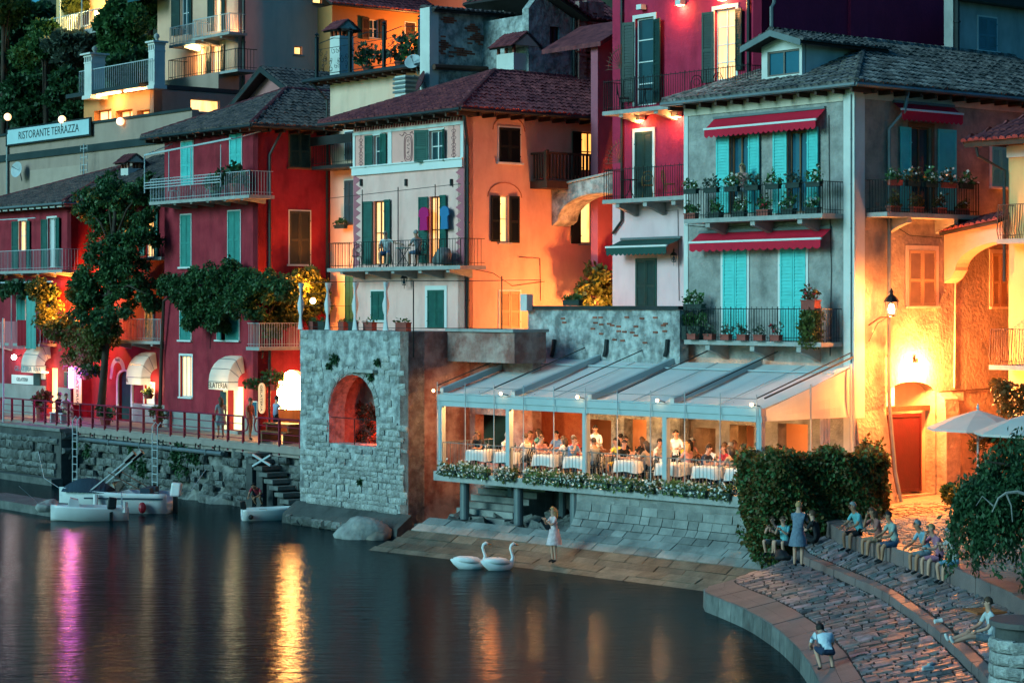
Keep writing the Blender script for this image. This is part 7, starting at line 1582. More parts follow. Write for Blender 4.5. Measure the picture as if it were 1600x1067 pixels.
for i in range(4): px = 1396+i*36; planter((.7,Sd.a(px,.7),zb3), .5, ORD[i]+' planter from the corner on the side balcony floor', terrac, leafO, h=.2, d=.22, ph=.4, fl=flowerW if i > 1 else None, nf=10, nl=110, ls=.07, axis='S', group='side balcony floor planters of the grey house')
Fk_ = Fac(k,'F',KY); zc = Fk_.z(310,310,1.2)
potplant((Fk_.a(368,.7),KY-.7,zc),'bushy plant in a red tub on the crimson house balcony',.3,.55,.7,.45,leafm=leafD,n=420,ls=.14); potplant((Fk_.a(336,.7),KY-.7,zc),'low leafy plant beside the balcony chair of the crimson house',.2,.25,.7,.4,leafm=leafM,n=260,ls=.12,potm=darkpot)
planter((fx(534,2.5),2.45,zz(357,dep(fx(534,2.5),2.5))), .8, 'small dark flower box on the cream house wall', darkpot, leafM, h=.15, d=.2, ph=.25, nl=120, ls=.08)
potplant((fx(247,-1.4),-1.4,PZ),'round potted shrub by the promenade wall',.22,.35,.5,.35,leafm=leafO,n=320,ls=.09); potplant((fx(63,-3.0),-3.0,PZ),'spiky plant in a tall terracotta pot by the railing',.22,.75,.6,.35,leafm=leafO,n=200,ls=.15); potplant((fx(232,-.1),-.1,PZ+1.15),'yellow flowers in a bowl under the awning reading IVA',.25,.2,.2,.3,leafm=leafY,fl=M('yellow_petals',(.6,.45,.03),.7,.1,bump=0),n=160,ls=.08)
potplant((fx(392,KY-.3),KY-.35,PZ+1.95),'hanging basket beside the green-lit door',.14,.2,.1,.32,leafm=leafM,fl=flowerR,n=320,ls=.09); potplant((fx(428,-.3),-.3,PZ+1.9),'flower basket hanging beside the oval sign',.2,.25,.5,.5,leafm=leafM,fl=flowerR,n=420,ls=.1)
potplant((fx(136,-1.8),-1.85,PZ+2.0),'purple petunias hanging beside the tall peach board',.2,.2,.4,.55,leafm=leafM,fl=flowerP,n=500,ls=.12)
potplant((fx(165,-2.2),-2.2,PZ),'dark shrub in a tub below the ivy tree',.28,.4,.6,.4,leafm=leafD,n=260,ls=.1)
for i, (px, y_) in enumerate(((895,-.1),(1085,-.5))): planter((fx(px,y_), y_, gzt+.14 if i == 0 else gzt), .9, ['low green trough on the garden wall below the apricot wall','bushy trough at the end of the garden wall by the grey house'][i], darkpot, leafM, h=.2, d=.22, ph=.2 if i == 0 else .5, nl=160, ls=.08)
# ------------------------------------------------------------------ chairs, tables, benches
def chair_mesh(style='bistro'):
    parts = {}; mb = MB(); mb.lathe([(.01,.44),(.2,.44),(.21,.455),(.2,.47),(.01,.47)],(0,0,0),10); parts['seat'] = mb
    for i, (a_, b_) in enumerate(((-.16,-.16),(.16,-.16),(-.17,.17),(.17,.17))): parts['leg%d' % i] = MB().bar((a_*.85,b_*.85,.44),(a_*1.15,b_*1.15,0),.014)
    mb = MB(); mb.tube([(-.19,-.17,.44),(-.2,-.22,.7),(-.12,-.24,.9),(0,-.245,.94),(.12,-.24,.9),(.2,-.22,.7),(.19,-.17,.44)],.015,5)
    mb.tube([(.12*math.cos(t_),-.235,.7+.12*math.sin(t_)) for t_ in [2*math.pi*i/8 for i in range(9)]],.011,4); mb.bar((0,-.19,.46),(0,-.24,.93),.011); parts['backrest'] = mb; return parts
CH = {}
def chair(loc, rz, label, mat=None, group='bistro chairs on the restaurant terrace', seatm=None):
    mat = mat or iron; key = mat.name
    if key not in CH: CH[key] = {n_: mb.mesh(n_.rstrip('0123456789'), mat) for n_, mb in chair_mesh().items()}
    o = wthing('bistro_chair', label, 'chair', loc, rz, group)
    for n_, me in CH[key].items(): inst(n_.rstrip('0123456789'), me, o, (0,0,0))
    return o
legm = [MB().bar((0,0,0),(0,0,.72),.025).mesh('leg', iron)]; topm = MB().box(-.42,.42,-.42,.42,.72,.745).mesh('tabletop', woodM)
def cloth_mesh():
    mb = MB(); n = 24; ring = []
    def sq(t_): c_, s_ = math.cos(t_), math.sin(t_); m_ = max(abs(c_),abs(s_)); return c_/m_, s_/m_
    for lev, (sc, z) in enumerate(((.02,.752),(.44,.752),(.455,.735),(.47,.60),(.485,.42))):
        for i in range(n): u_, v_ = sq(2*math.pi*i/n+.01); w_ = (1+.05*math.sin(i*2.6)*(lev-1)/3) if lev > 1 else 1; mb.v.append((u_*sc*w_, v_*sc*w_, z-(.05*abs(u_*v_) if lev == 4 else 0)))
    for j in range(4):
        for i in range(n): mb.f.append((j*n+i,j*n+(i+1)%n,(j+1)*n+(i+1)%n,(j+1)*n+i))
    return mb.mesh('tablecloth', clothw, smooth=True)
CLM = cloth_mesh(); glassm_ = MB().lathe([(.03,0),(.008,.01),(.008,.09),(.035,.12),(.03,.18)],(0,0,0),8).mesh('wine_glass', M('clear_glass', (.7,.75,.75), .1, .05, bump=0, spec=.8)); platem = MB().lathe([(.01,0),(.08,.0),(.12,.015),(.11,.02),(.01,.012)],(0,0,0),12).mesh('plate', trimw)
bottlem = MB().lathe([(.035,0),(.035,.18),(.014,.24),(.014,.3)],(0,0,0),8).mesh('bottle', M('dark_bottle', (.01,.03,.015), .2, .1, bump=0))
def table(loc, rz, where, i):
    o = wthing('dining_table', 'square dining table '+where, 'table', loc, rz, 'dining tables on the terrace'); inst('tabletop', topm, o, (0,0,0))
    for a_, b_ in ((-.36,-.36),(.36,-.36),(-.36,.36),(.36,.36)): inst('leg', legm[0], o, (a_,b_,0))
    c_ = bpy.data.objects.new('tablecloth', CLM); COL.objects.link(c_); c_.location = loc; c_.rotation_euler = (0,0,rz); tag(c_, 'white cloth on the table '+where, 'tablecloth', 'white tablecloths on the terrace')
    k_ = 0
    for (nm, me, a_, b_, cat) in (('wine_glass',glassm_,-.12,.2,'inner glass'),('wine_glass',glassm_,.18,-.15,'lakeside glass'),('plate',platem,-.22,-.14,'lakeside plate'),('plate',platem,.2,.16,'inner plate'),('bottle',bottlem,.02,.02,'bottle')):
        q = bpy.data.objects.new(nm, me); COL.objects.link(q); v_ = Matrix.Rotation(rz,3,'Z') @ Vector((a_,b_,0)); q.location = (loc[0]+v_.x, loc[1]+v_.y, loc[2]+.754); q.rotation_euler = (0,0,rz)
        tag(q, {'inner glass':'inner wine glass on the table ','lakeside glass':'lakeside wine glass on the table ','lakeside plate':'lakeside white plate on the table ','inner plate':'inner white plate on the table ','bottle':'dark bottle on the table '}[cat]+where, cat.split()[-1], 'tableware on the terrace tables')
tabs = [(733,.75),(778,.75),(838,.75),(885,.8),(965,.8),(1030,.8),(1090,.75),(1142,.75)]; tabs2 = [(765,2.0),(850,2.2),(915,2.3),(985,2.3),(1050,2.3),(1215,2.2)]
TRZ = RZ+ang
for i, (px, n_) in enumerate(tabs): table(T(*Q(spx(px),n_,TZ)), TRZ, 'in the front row, '+ORD[i]+' from the left', i)
for i, (px, n_) in enumerate(tabs2): table(T(*Q(spx(px)+.0,n_,TZ)), TRZ, 'in the back row, '+ORD[i]+' from the left', i+20)
def bench(loc, rz, label, mat, L_=1.5, backr=False, axis=1):
    o = wthing('bench', label, 'bench', loc, rz, 'benches on the promenade')
    for i in range(3): MB().box(-L_/2,L_/2,-.2+i*.14,-.08+i*.14,.42,.46).build('seat_slat', mat, o)
    for s_ in (-1,1): MB().box(s_*(L_/2-.18)-.05,s_*(L_/2-.18)+.05,-.2,.2,0,.418).build('leg', mat, o)
bench(T(fx(93,-2.9),-2.9,PZ), RZ, 'pale bench where the seated pair rests', railw, 1.4); bench(T(fx(432,-3.0),-3.0,PZ), RZ, 'brown plank bench by the railing near the bastion', woodM, 2.0)
o = wthing('picnic_table', 'brown plank table beside the bright shop arch', 'table', T(fx(443,-2.3),-2.3,PZ), RZ)
for i in range(4): MB().box(-1,1,-.36+i*.19,-.19+i*.19,.70,.74).build('plank', woodM, o)
for s_ in (-.8,.8): MB().box(s_-.05,s_+.05,-.3,.3,0,.698).build('leg', woodM, o)
# balcony furniture
Fp = Fac(p,'F',-1); rzb = RZ
chair(T(fx(557,-1.6),-1.6,bz), rzb+R(70), 'dark chair at the empty end of the pink house balcony', group='chairs on the pink house balcony'); chair(T(fx(602,-1.6),-1.55,bz), rzb-R(60), 'chair under the man in the white shirt on the pink house balcony', group='chairs on the pink house balcony'); chair(T(fx(657,-1.6),-1.6,bz), rzb+R(80), 'chair behind the second man on the pink house balcony', group='chairs on the pink house balcony')
o = thing('folding_table', 'small folding table between the two men on the balcony', 'table', (fx(630,-1.6),-1.6,bz)); x = fx(630,-1.6); MB().lathe([(.01,.7),(.3,.7),(.3,.73),(.01,.73)],(x,-1.6,bz),14).build('tabletop', tealD, o); MB().bar((x-.25,-1.75,bz),(x+.2,-1.5,bz+.7),.014).bar((x+.25,-1.75,bz),(x-.2,-1.5,bz+.7),.014).bar((x-.25,-1.45,bz),(x+.2,-1.65,bz+.7),.014).bar((x+.25,-1.45,bz),(x-.2,-1.65,bz+.7),.014).build('legs', iron, o)
X, Y, Z = T(fx(690,-1.5),-1.5,bz+.3); boul = boulder(X,Y,bz+.28,.55,'grey covered heap at the end of the pink house balcony',1.25,.6,.75,M('grey_cover_cloth',(.13,.15,.15),.9,.3,scale=3,bump=.6),21); boul.name = 'covered_heap'; boul['category'] = 'cover'; del boul['group']
Ft = Fac(t,'F',TY); zbu, zbl = Ft.z(1050,163,1.0), Ft.z(1005,309,1.0)
gold = M('ochre_iron', (.22,.14,.04), .5, .3, bump=.1, metal=.3)
for i, (px, zq, m_, lab) in enumerate(((975,zbu,iron,'round-backed iron chair left of the upper white door'),(1088,zbu,iron,'round-backed iron chair between the upper doors'),(1012,zbl,gold,'ochre iron chair in front of the lower green door'),(1046,zbl,gold,'ochre iron chair near the grey house on the lower balcony'),(1128,zbu,iron,'iron chair in front of the glowing upper door'))): chair(T(fx(px,1.5),1.5,zq), RZ+R(random.uniform(-60,60)), lab, m_, 'chairs on the raspberry house balconies')
for i, (px, zq) in enumerate(((1008,zbu),(985,zbl))):
    x = fx(px,1.5); o = thing('bistro_table', ['small round iron table on the upper raspberry balcony','small round iron table on the lower raspberry balcony'][i], 'table', (x,1.5,zq)); MB().lathe([(.01,.68),(.28,.68),(.28,.7),(.01,.7)],(x,1.5,zq),14).build('tabletop', iron, o)
    for k_ in range(3): a_ = k_*2.1; MB().tube([(x,1.5,zq+.68),(x+.05*math.cos(a_),1.5+.05*math.sin(a_),zq+.3),(x+.22*math.cos(a_),1.5+.22*math.sin(a_),zq)],.014,5).build('leg', iron, o)
chair(T(fx(330,KY-.7),KY-.7,zc), RZ, 'white chair on the crimson house balcony', railw, 'chairs on the crimson house balcony'); chair(T(fx(272,KY-.7),KY-.7,zc), RZ+1, 'pale chair behind the white awning frame of the crimson house', railw, 'chairs on the crimson house balcony')
# ------------------------------------------------------------------ small things on the ramp
def bag(px, py, z, label, r_=.3, mat=None):
    X, Y = gnd(px,py,z); b_ = boulder(X,Y,z+.1,r_,label,1.3,.7,.6,mat or M('black_bag_cloth',(.012,.013,.015),.7,.3,bump=.4),int(px)); b_.name = 'bag'; b_['category'] = 'bag'; b_['group'] = 'bags on the ramp'
bag(1357,850,1.58,'black bag on the ramp before the seated trio',.28); bag(1222,875,1.15,'black backpack by the feet of the two seated girls',.28)
def shoe(px, py, z, label, rz, mat):
    X, Y = gnd(px,py,z); mb = MB(); mb.box(-.13,.13,-.045,.045,0,.025); mb.tube([(-.12,0,.05),(0,0,.06),(.11,0,.04)],[.04,.045,.03],6); s_ = solo('shoe', mb, mat, label, 'shoe', (X,Y,z), 'shoes left on the lower ramp', town=False, rz=rz)
shoe(1450,1046,.98,'pale sandal lying on the lower ramp',.3,railw); shoe(1456,1041,.99,'second pale sandal beside its pair on the lower ramp',.8,railw)
X, Y = gnd(1460,972,1.35); solo('crushed_cup', MB().tube([(0,0,.04),(.09,.02,.05),(.17,.03,.06)],[.05,.045,.055],7), trimw, 'crumpled white cup lying on the ramp kerb', 'cup', (X,Y,1.33), town=False)
X, Y = gnd(1538,945,1.75); o = wthing('drain_grate', 'rust orange drain grate in the upper ramp', 'grate', (X,Y,1.60), R(15)); rust = M('rust_metal',(.30,.09,.03),.7,.3,bump=.3)
for i in range(7): MB().box(-.32+i*.1,-.27+i*.1,-.3,.3,.0,.05).build('bar', rust, o)
MB().box(-.34,.36,-.35,-.301,.0,.052).box(-.34,.36,.301,.35,.0,.052).build('frame', rust, o)
# ------------------------------------------------------------------ boats
gel = M('white_gelcoat', (.62,.63,.62), .25, .06, scale=2, bump=.02, spec=.5); navy = M('navy_canvas', (.02,.04,.06), .8, .2, bump=.3); blackp = M('black_plastic', (.01,.011,.012), .35, .2, bump=.05); redp = M('red_buoy', (.30,.02,.03), .4, .1, bump=.05)
def hull(L_, B_, H_, mat, name, parent, z0=-.15):
    mb = MB(); n = 12
    for i in range(n+1):
        t_ = i/n; w_ = B_/2*(1-(max(0,t_-.35)/.65)**2.3*.97) * (.92+.08*min(1,t_*4)); sh = H_*(1+.22*t_**2); ke = z0+.30*H_*t_**3.2
        x = -L_/2+L_*t_
        for (yy, z) in ((-w_,sh),(-w_*.98,sh*.85),(-w_*.80,ke+.12),(0,ke),(w_*.80,ke+.12),(w_*.98,sh*.85),(w_,sh),(w_*.86,sh),(w_*.80,sh*.55),(0,sh*.45),(-w_*.80,sh*.55),(-w_*.86,sh)): mb.v.append((x,yy,z))
    m_ = 12
    for i in range(n):
        for j in range(m_): mb.f.append((i*m_+j,i*m_+(j+1)%m_,(i+1)*m_+(j+1)%m_,(i+1)*m_+j))
    mb.f.append(tuple(range(m_))); mb.f.append(tuple(n*m_+j for j in range(m_)))
    return mb.build(name, mat, parent, smooth=True)
def outboard(parent, x, y, z, cm, s=1):
    o = MB().hexa([(x-.22*s,y-.15*s,z),(x+.12*s,y-.15*s,z),(x+.12*s,y+.15*s,z),(x-.22*s,y+.15*s,z),(x-.26*s,y-.12*s,z+.42*s),(x+.06*s,y-.12*s,z+.46*s),(x+.06*s,y+.12*s,z+.46*s),(x-.26*s,y+.12*s,z+.42*s)]).build('outboard_cowl', cm, parent)
    md = o.modifiers.new('round', 'BEVEL'); md.width = .06*s; md.segments = 3
    MB().box(x-.1*s,x+.02*s,y-.06*s,y+.06*s,z-.75*s,z-.002).box(x-.2*s,x+.06*s,y-.02*s,y+.02*s,z-.85*s,z-.6*s).build('outboard_leg', blackp, parent)
X, Y = gnd(178,800,0); b1_ = wthing('motorboat', 'white motorboat under a navy canvas cover moored by the quay', 'boat', (X,Y+.3,0), R(172)); hull(4.6,1.7,.78,gel,'hull',b1_)
MB().box(-2.1,1.2,-.86,.86,.60,.66).build('dark_stripe', blackp, b1_) if 0 else None
mb = MB(); n = 10
for i in range(n):
    t0, t1 = i/n, (i+1)/n; f_ = lambda t_: (.2+1.9*t_, .82*(1-.55*t_**2), .80+.95*math.sin(math.pi*(.12+.78*t_))*.55)
    a_, b_ = f_(t0), f_(t1)
    mb.quad((a_[0],-a_[1],.78),(b_[0],-b_[1],.80),(b_[0],-.05,b_[2]),(a_[0],-.05,a_[2])); mb.quad((a_[0],a_[1],.78),(b_[0],b_[1],.80),(b_[0],.05,b_[2]),(a_[0],.05,a_[2])); mb.quad((a_[0],-.05,a_[2]),(b_[0],-.05,b_[2]),(b_[0],.05,b_[2]),(a_[0],.05,a_[2]))
mb.quad((.2,-.82,.78),(.2,.82,.78),(.2,.05,f_(0)[2]),(.2,-.05,f_(0)[2])); mb.build('canvas_cover', navy, b1_, fix=False)
for yy in (-.6,.6):
    MB().bar((.9,yy,.8),(-.75,yy*.8,2.15),.035).build('hood_pole', railw, b1_); MB().tube([(-.55,yy*.8,2.0),(-.95,yy*.8,2.35)],[.1,.14],6).build('hood_end', blackp, b1_); MB().bar((.1,yy,1.6),(-1.4,yy*.9,.8),.025).build('hood_strut', ironrust, b1_)
outboard(b1_,-2.4,0,.62,gel,1.25); MB().ball((-1.4,.93,.25),.16,8,1.4).build('red_buoy', redp, b1_); MB().tube([(.5,.9,.75),(.5,.92,.3)],[.1,.1],8).build('fender', trimw, b1_)
mb = MB(); mb.box(-2.2,1.0,-.845,-.83,.56,.62); mb.box(-2.2,1.0,.83,.845,.56,.62); mb.build('rubbing_strake', navy, b1_)
X, Y = gnd(140,812,0); b2_ = wthing('workboat', 'small white workboat with a black outboard at the end of the pier', 'boat', (X,Y,0), R(192)); hull(2.9,1.3,.5,gel,'hull',b2_); outboard(b2_,-.75,.55,.45,blackp,1.0)
MB().bar((-1.2,-.5,.5),(-1.2,-.5,.95),.02).bar((-1.2,.5,.5),(-1.2,.5,.95),.02).bar((-1.2,-.5,.95),(-1.2,.5,.95),.02).build('stern_rail', railw, b2_); MB().hexa([(.35,-.35,.42),(.85,-.35,.42),(.85,.35,.42),(.35,.35,.42),(.42,-.3,.78),(.72,-.3,.86),(.72,.3,.86),(.42,.3,.78)]).build('console', gel, b2_); MB().tube([(1.3,0,.55),(1.9,.3,.7),(2.6,.9,1.4)],.012,5).build('mooring_rope', railw, b2_); MB().box(-.5,.3,-.45,.45,.35,.42).build('thwart', woodM, b2_); MB().tube([(-1.3,.5,.7),(-1.3,.52,.3)],.11,8).build('fender', trimw, b2_)
mb = MB().hexa([(1.0,-.6,1.7),(1.9,-.6,1.7),(1.9,.6,1.7),(1.0,.6,1.7),(1.1,-.6,2.0),(1.7,-.6,2.25),(1.7,.6,2.25),(1.1,.6,2.0)]); 
X, Y = gnd(427,811,0); b3_ = wthing('dinghy', 'low white dinghy moored below the water stair', 'boat', (X,Y,0), R(12)); hull(2.4,1.05,.42,gel,'hull',b3_); outboard(b3_,-1.1,0,.4,blackp,.7); MB().box(-.5,-.2,-.45,.45,.30,.36).build('thwart', woodM, b3_); MB().box(.1,.35,-.4,.4,.30,.36).build('thwart', woodM, b3_); MB().ball((-.9,-.55,.15),.1,8).build('fender', blackp, b3_)
# ------------------------------------------------------------------ swans
swm = M('white_feathers', (.72,.73,.72), .8, .06, scale=8, bump=.3); bk = M('orange_beak', (.45,.14,.02), .5, .1, bump=0)
for i, (px, py, rz) in enumerate(((735,888,R(10)),(780,890,R(25)))):
    X, Y = gnd(px,py,0); o = wthing('swan', ['white swan swimming ahead of its mate, tail to the bastion','white swan swimming closer to the woman on the slope'][i], 'swan', (X,Y,0), rz, 'swans on the lake'); mb = MB()
    prof = [(-.62,.02,.30),(-.5,.10,.24),(-.3,.20,.17),(0,.25,.14),(.25,.21,.14),(.38,.13,.17),(.44,.07,.25),(.47,.05,.38),(.42,.042,.52),(.38,.04,.64),(.41,.045,.74),(.48,.055,.78),(.55,.045,.76)]
    mb.tube([(a_,0,c_) for a_,b_,c_ in prof],[b_ for a_,b_,c_ in prof],10); mb.build('body', swm, o, smooth=True)
    MB().tube([(.55,0,.755),(.66,0,.735)],[.03,.012],6).build('beak', bk, o)
    for s_ in (-1,1): MB().tube([(.25,s_*.17,.24),(0,s_*.22,.27),(-.3,s_*.15,.30),(-.52,s_*.05,.33)],[.06,.10,.09,.02],7).build('wing', swm, o, smooth=True)

boulder(JR[0],JR[1],.45,.42,'pale rounded stone on the low jetty at the left',1.3,.9,.7,stone,31)

# ropes and fittings of the boats, cables on the facades
for b_, pts_ in ((b1_,[(2.2,.2,.9),(2.9,.1,1.3),(3.4,-.6,2.3)]),(b1_,[(-2.1,-.6,.75),(-2.6,-1.6,.7),(-2.9,-2.8,1.5)]),(b3_,[(1.15,0,.5),(1.7,.6,.6),(2.2,1.5,1.2)])): MB().tube(pts_, .013, 5).build('mooring_rope', railw, b_)
for x_, y_ in ((1.9,.3),(-1.9,.7),(-1.9,-.7)): MB().box(x_-.08,x_+.08,y_-.02,y_+.02,.82,.86).build('cleat', gutter, b1_)
MB().quad((-.3,-.7,.82),(-.3,.7,.82),(-.05,.6,1.2),(-.05,-.6,1.2)).build('windscreen', pane, b1_, fix=False)
MB().box(-1.6,-1.2,-.6,-.1,.62,.98).box(-1.6,-1.2,.1,.6,.62,.98).build('seats', navy, b1_)
def cable(root, F, pts_, r_=.012): MB().tube([F.P(F.a(a_), F.z(a_, b_), .03) for a_, b_ in pts_], r_, 4).build('cable', iron, root, fix=False)
cable(g, Fac(g,'F',0), [(1072,352),(1120,356),(1200,350),(1290,342),(1322,338)]); cable(g, Fac(g,'F',0), [(1296,180),(1297,300),(1300,420),(1298,556)])
cable(g, Fac(g,'S',0), [(1395,352),(1420,368),(1470,372)]); cable(p, Fac(p,'S',PX1), [(735,420),(770,427),(800,447),(850,440)]); cable(p, Fac(p,'S',PX1), [(810,402),(843,404),(844,470)])
cable(k, Fac(k,'F',KY), [(262,322),(300,326),(350,318),(398,312)]); cable(k, Fac(k,'F',KY), [(330,420),(331,500),(329,545)]); cable(l, Fac(l,'F',LY), [(2,437),(50,440),(105,436)]); cable(t, Fac(t,'F',TY), [(1040,330),(1060,328),(1062,470)])
# ================================================================== PEOPLE
SKN = M('skin_fair', (.50,.26,.18), .6, .08, scale=6, bump=0); SKT = M('skin_tan', (.36,.17,.10), .6, .08, scale=6, bump=0)
HAIRS = {'dark': M('hair_dark', (.015,.010,.008), .6, .3, scale=30, bump=.5), 'brown': M('hair_brown', (.07,.035,.018), .6, .3, scale=30, bump=.5), 'blond': M('hair_blond', (.38,.22,.09), .6, .2, scale=30, bump=.5), 'grey': M('hair_grey', (.22,.22,.215), .6, .2, scale=30, bump=.5)}
CL = {}
def cloth(c):
    if c not in CL: CL[c] = M('cloth_%d' % len(CL), c, .9, .22, scale=7, bump=1.0, bscale=11)
    return CL[c]
WHT, BLK, NAVY, YEL, PNK, TEAL_, GRY, DEN, TAN_, RED_, BLUE_, OLV = (.60,.60,.58),(.014,.015,.017),(.02,.035,.07),(.55,.42,.06),(.50,.24,.22),(.12,.36,.38),(.22,.24,.25),(.05,.09,.15),(.30,.20,.13),(.36,.03,.05),(.10,.20,.38),(.10,.12,.09)
eyem = M('eye_dark', (.01,.008,.008), .3, 0, bump=0); lipm = M('lip', (.30,.08,.07), .6, .1, bump=0)
JOBS = []
def pose(kind, v):
    J = {}; sh = v.get('seat', .46); ln = v.get('lean', .05); rn = random.uniform
    if kind == 'stand':
        J.update(pel=(0,0,.93), spi=(0,.0,1.12), che=(0,ln*.4,1.33), nek=(0,ln*.7,1.48), hd0=(0,ln*.9+.01,1.56), hd1=(0,ln+.02,1.68))
        for s, n in ((-1,'L'),(1,'R')):
            st = v.get('step',.0)*s; J['hip'+n] = (s*.09,0,.88); J['kne'+n] = (s*.10,.03+st*.5,.49); J['ank'+n] = (s*.10,st,.09); J['toe'+n] = (s*.11,.15+st,.035)
    elif kind == 'sit':
        pz = sh+.10; J.update(pel=(0,0,pz), spi=(0,ln*.4-.02,pz+.2), che=(0,ln*1.1,pz+.42), nek=(0,ln*1.6,pz+.57), hd0=(0,ln*1.8+.02,pz+.65), hd1=(0,ln*1.9+.03,pz+.77))
        for s, n in ((-1,'L'),(1,'R')):
            kz = v.get('kz', pz-.03); fy = v.get('fy',.40)+rn(-.05,.05); J['hip'+n] = (s*.10,.04,pz-.02); J['kne'+n] = (s*(.13+rn(0,.05)),.42,kz); J['ank'+n] = (s*.13,fy,v.get('fz',.08)); J['toe'+n] = (s*.14,fy+.15,v.get('fz',.08)-.045)
    elif kind == 'ground':
        J.update(pel=(0,0,.12), spi=(0,-.04,.32), che=(0,ln,.54), nek=(0,ln*1.4,.69), hd0=(0,ln*1.6,.77), hd1=(0,ln*1.7+.02,.89))
        for s, n in ((-1,'L'),(1,'R')): J['hip'+n] = (s*.1,.04,.11); J['kne'+n] = (s*.13,.46,v.get('kz',.14)); J['ank'+n] = (s*.13,v.get('fy',.86),.08); J['toe'+n] = (s*.15,v.get('fy',.86)+.06,.22)
    elif kind == 'crouch':
        J.update(pel=(0,-.1,.42), spi=(0,.05,.55), che=(0,.25,.68), nek=(0,.38,.76), hd0=(0,.44,.80), hd1=(0,.52,.86))
        for s, n in ((-1,'L'),(1,'R')): J['hip'+n] = (s*.1,-.08,.40); J['kne'+n] = (s*.16,.30,.46); J['ank'+n] = (s*.13,.0,.09); J['toe'+n] = (s*.14,.15,.035)
    c = Vector(J['che']); arms = v.get('arms', 'lap')
    for s, n in ((-1,'L'),(1,'R')):
        J['sho'+n] = (c.x+s*.175, c.y-.0, c.z+.07)
        so = Vector(J['sho'+n])
        if arms == 'down': e, h_ = so+Vector((s*.05,.0,-.28)), so+Vector((s*.05,.08,-.53))
        elif arms == 'table': e, h_ = so+Vector((s*.06,.12,-.24)), so+Vector((-s*.05,.36,-.23))
        elif arms == 'face': e, h_ = (so+Vector((s*.03,.22,-.20)), so+Vector((-s*.11,.22,.06))) if s > 0 else (so+Vector((s*.04,.12,-.25)), so+Vector((-s*.02,.34,-.24)))
        elif arms == 'phone': e, h_ = so+Vector((s*.02,.16,-.22)), so+Vector((-s*.11,.30,-.06))
        elif arms == 'rail': e, h_ = (so+Vector((s*.22,.08,-.12)), so+Vector((s*.46,.14,-.16))) if s < 0 else (so+Vector((s*.05,.12,-.25)), so+Vector((-s*.05,.34,-.28)))
        else: e, h_ = so+Vector((s*.07,.12,-.25)), so+Vector((-s*.02,.34,-.33))
        J['elb'+n] = tuple(e); J['han'+n] = tuple(h_)
    return J
RAD = dict(pel=(.155,.115), spi=(.135,.10), che=(.165,.115), nek=(.055,.055), hd0=(.072,.085), hd1=(.078,.095), hip=(.095,.095), kne=(.060,.060), ank=(.040,.040), toe=(.038,.030), sho=(.062,.062), elb=(.042,.042), han=(.028,.034))
EDG = [('pel','spi'),('spi','che'),('che','nek'),('nek','hd0'),('hd0','hd1')] + [(a+('' if a in ('pel','che') else n), b+n) for n in 'LR' for a, b in (('pel','hip'),('hip','kne'),('kne','ank'),('ank','toe'),('che','sho'),('sho','elb'),('elb','han'))]
def person(label, kind, loc, face, shirt, pants, hair='dark', skin=None, long_hair=False, sleeves=.5, legs='short', shoes=None, group=None, h=1.0, town=True, dress=False, hat=False, f=1.0, **v):
    """face: world heading in degrees, 0 = +X, 90 = away from the camera"""
    o = wthing('person', label, 'person', T(*loc) if town else loc, R(face-90), group)
    JOBS.append((o, pose(kind, v), dict(shirt=shirt, pants=pants, hair=hair, skin=skin or random.choice([SKN,SKN,SKT]), long=long_hair, sl=sleeves, legs=legs, shoes=shoes or BLK, dress=dress, hat=hat, h=h, f=f)))
    return o
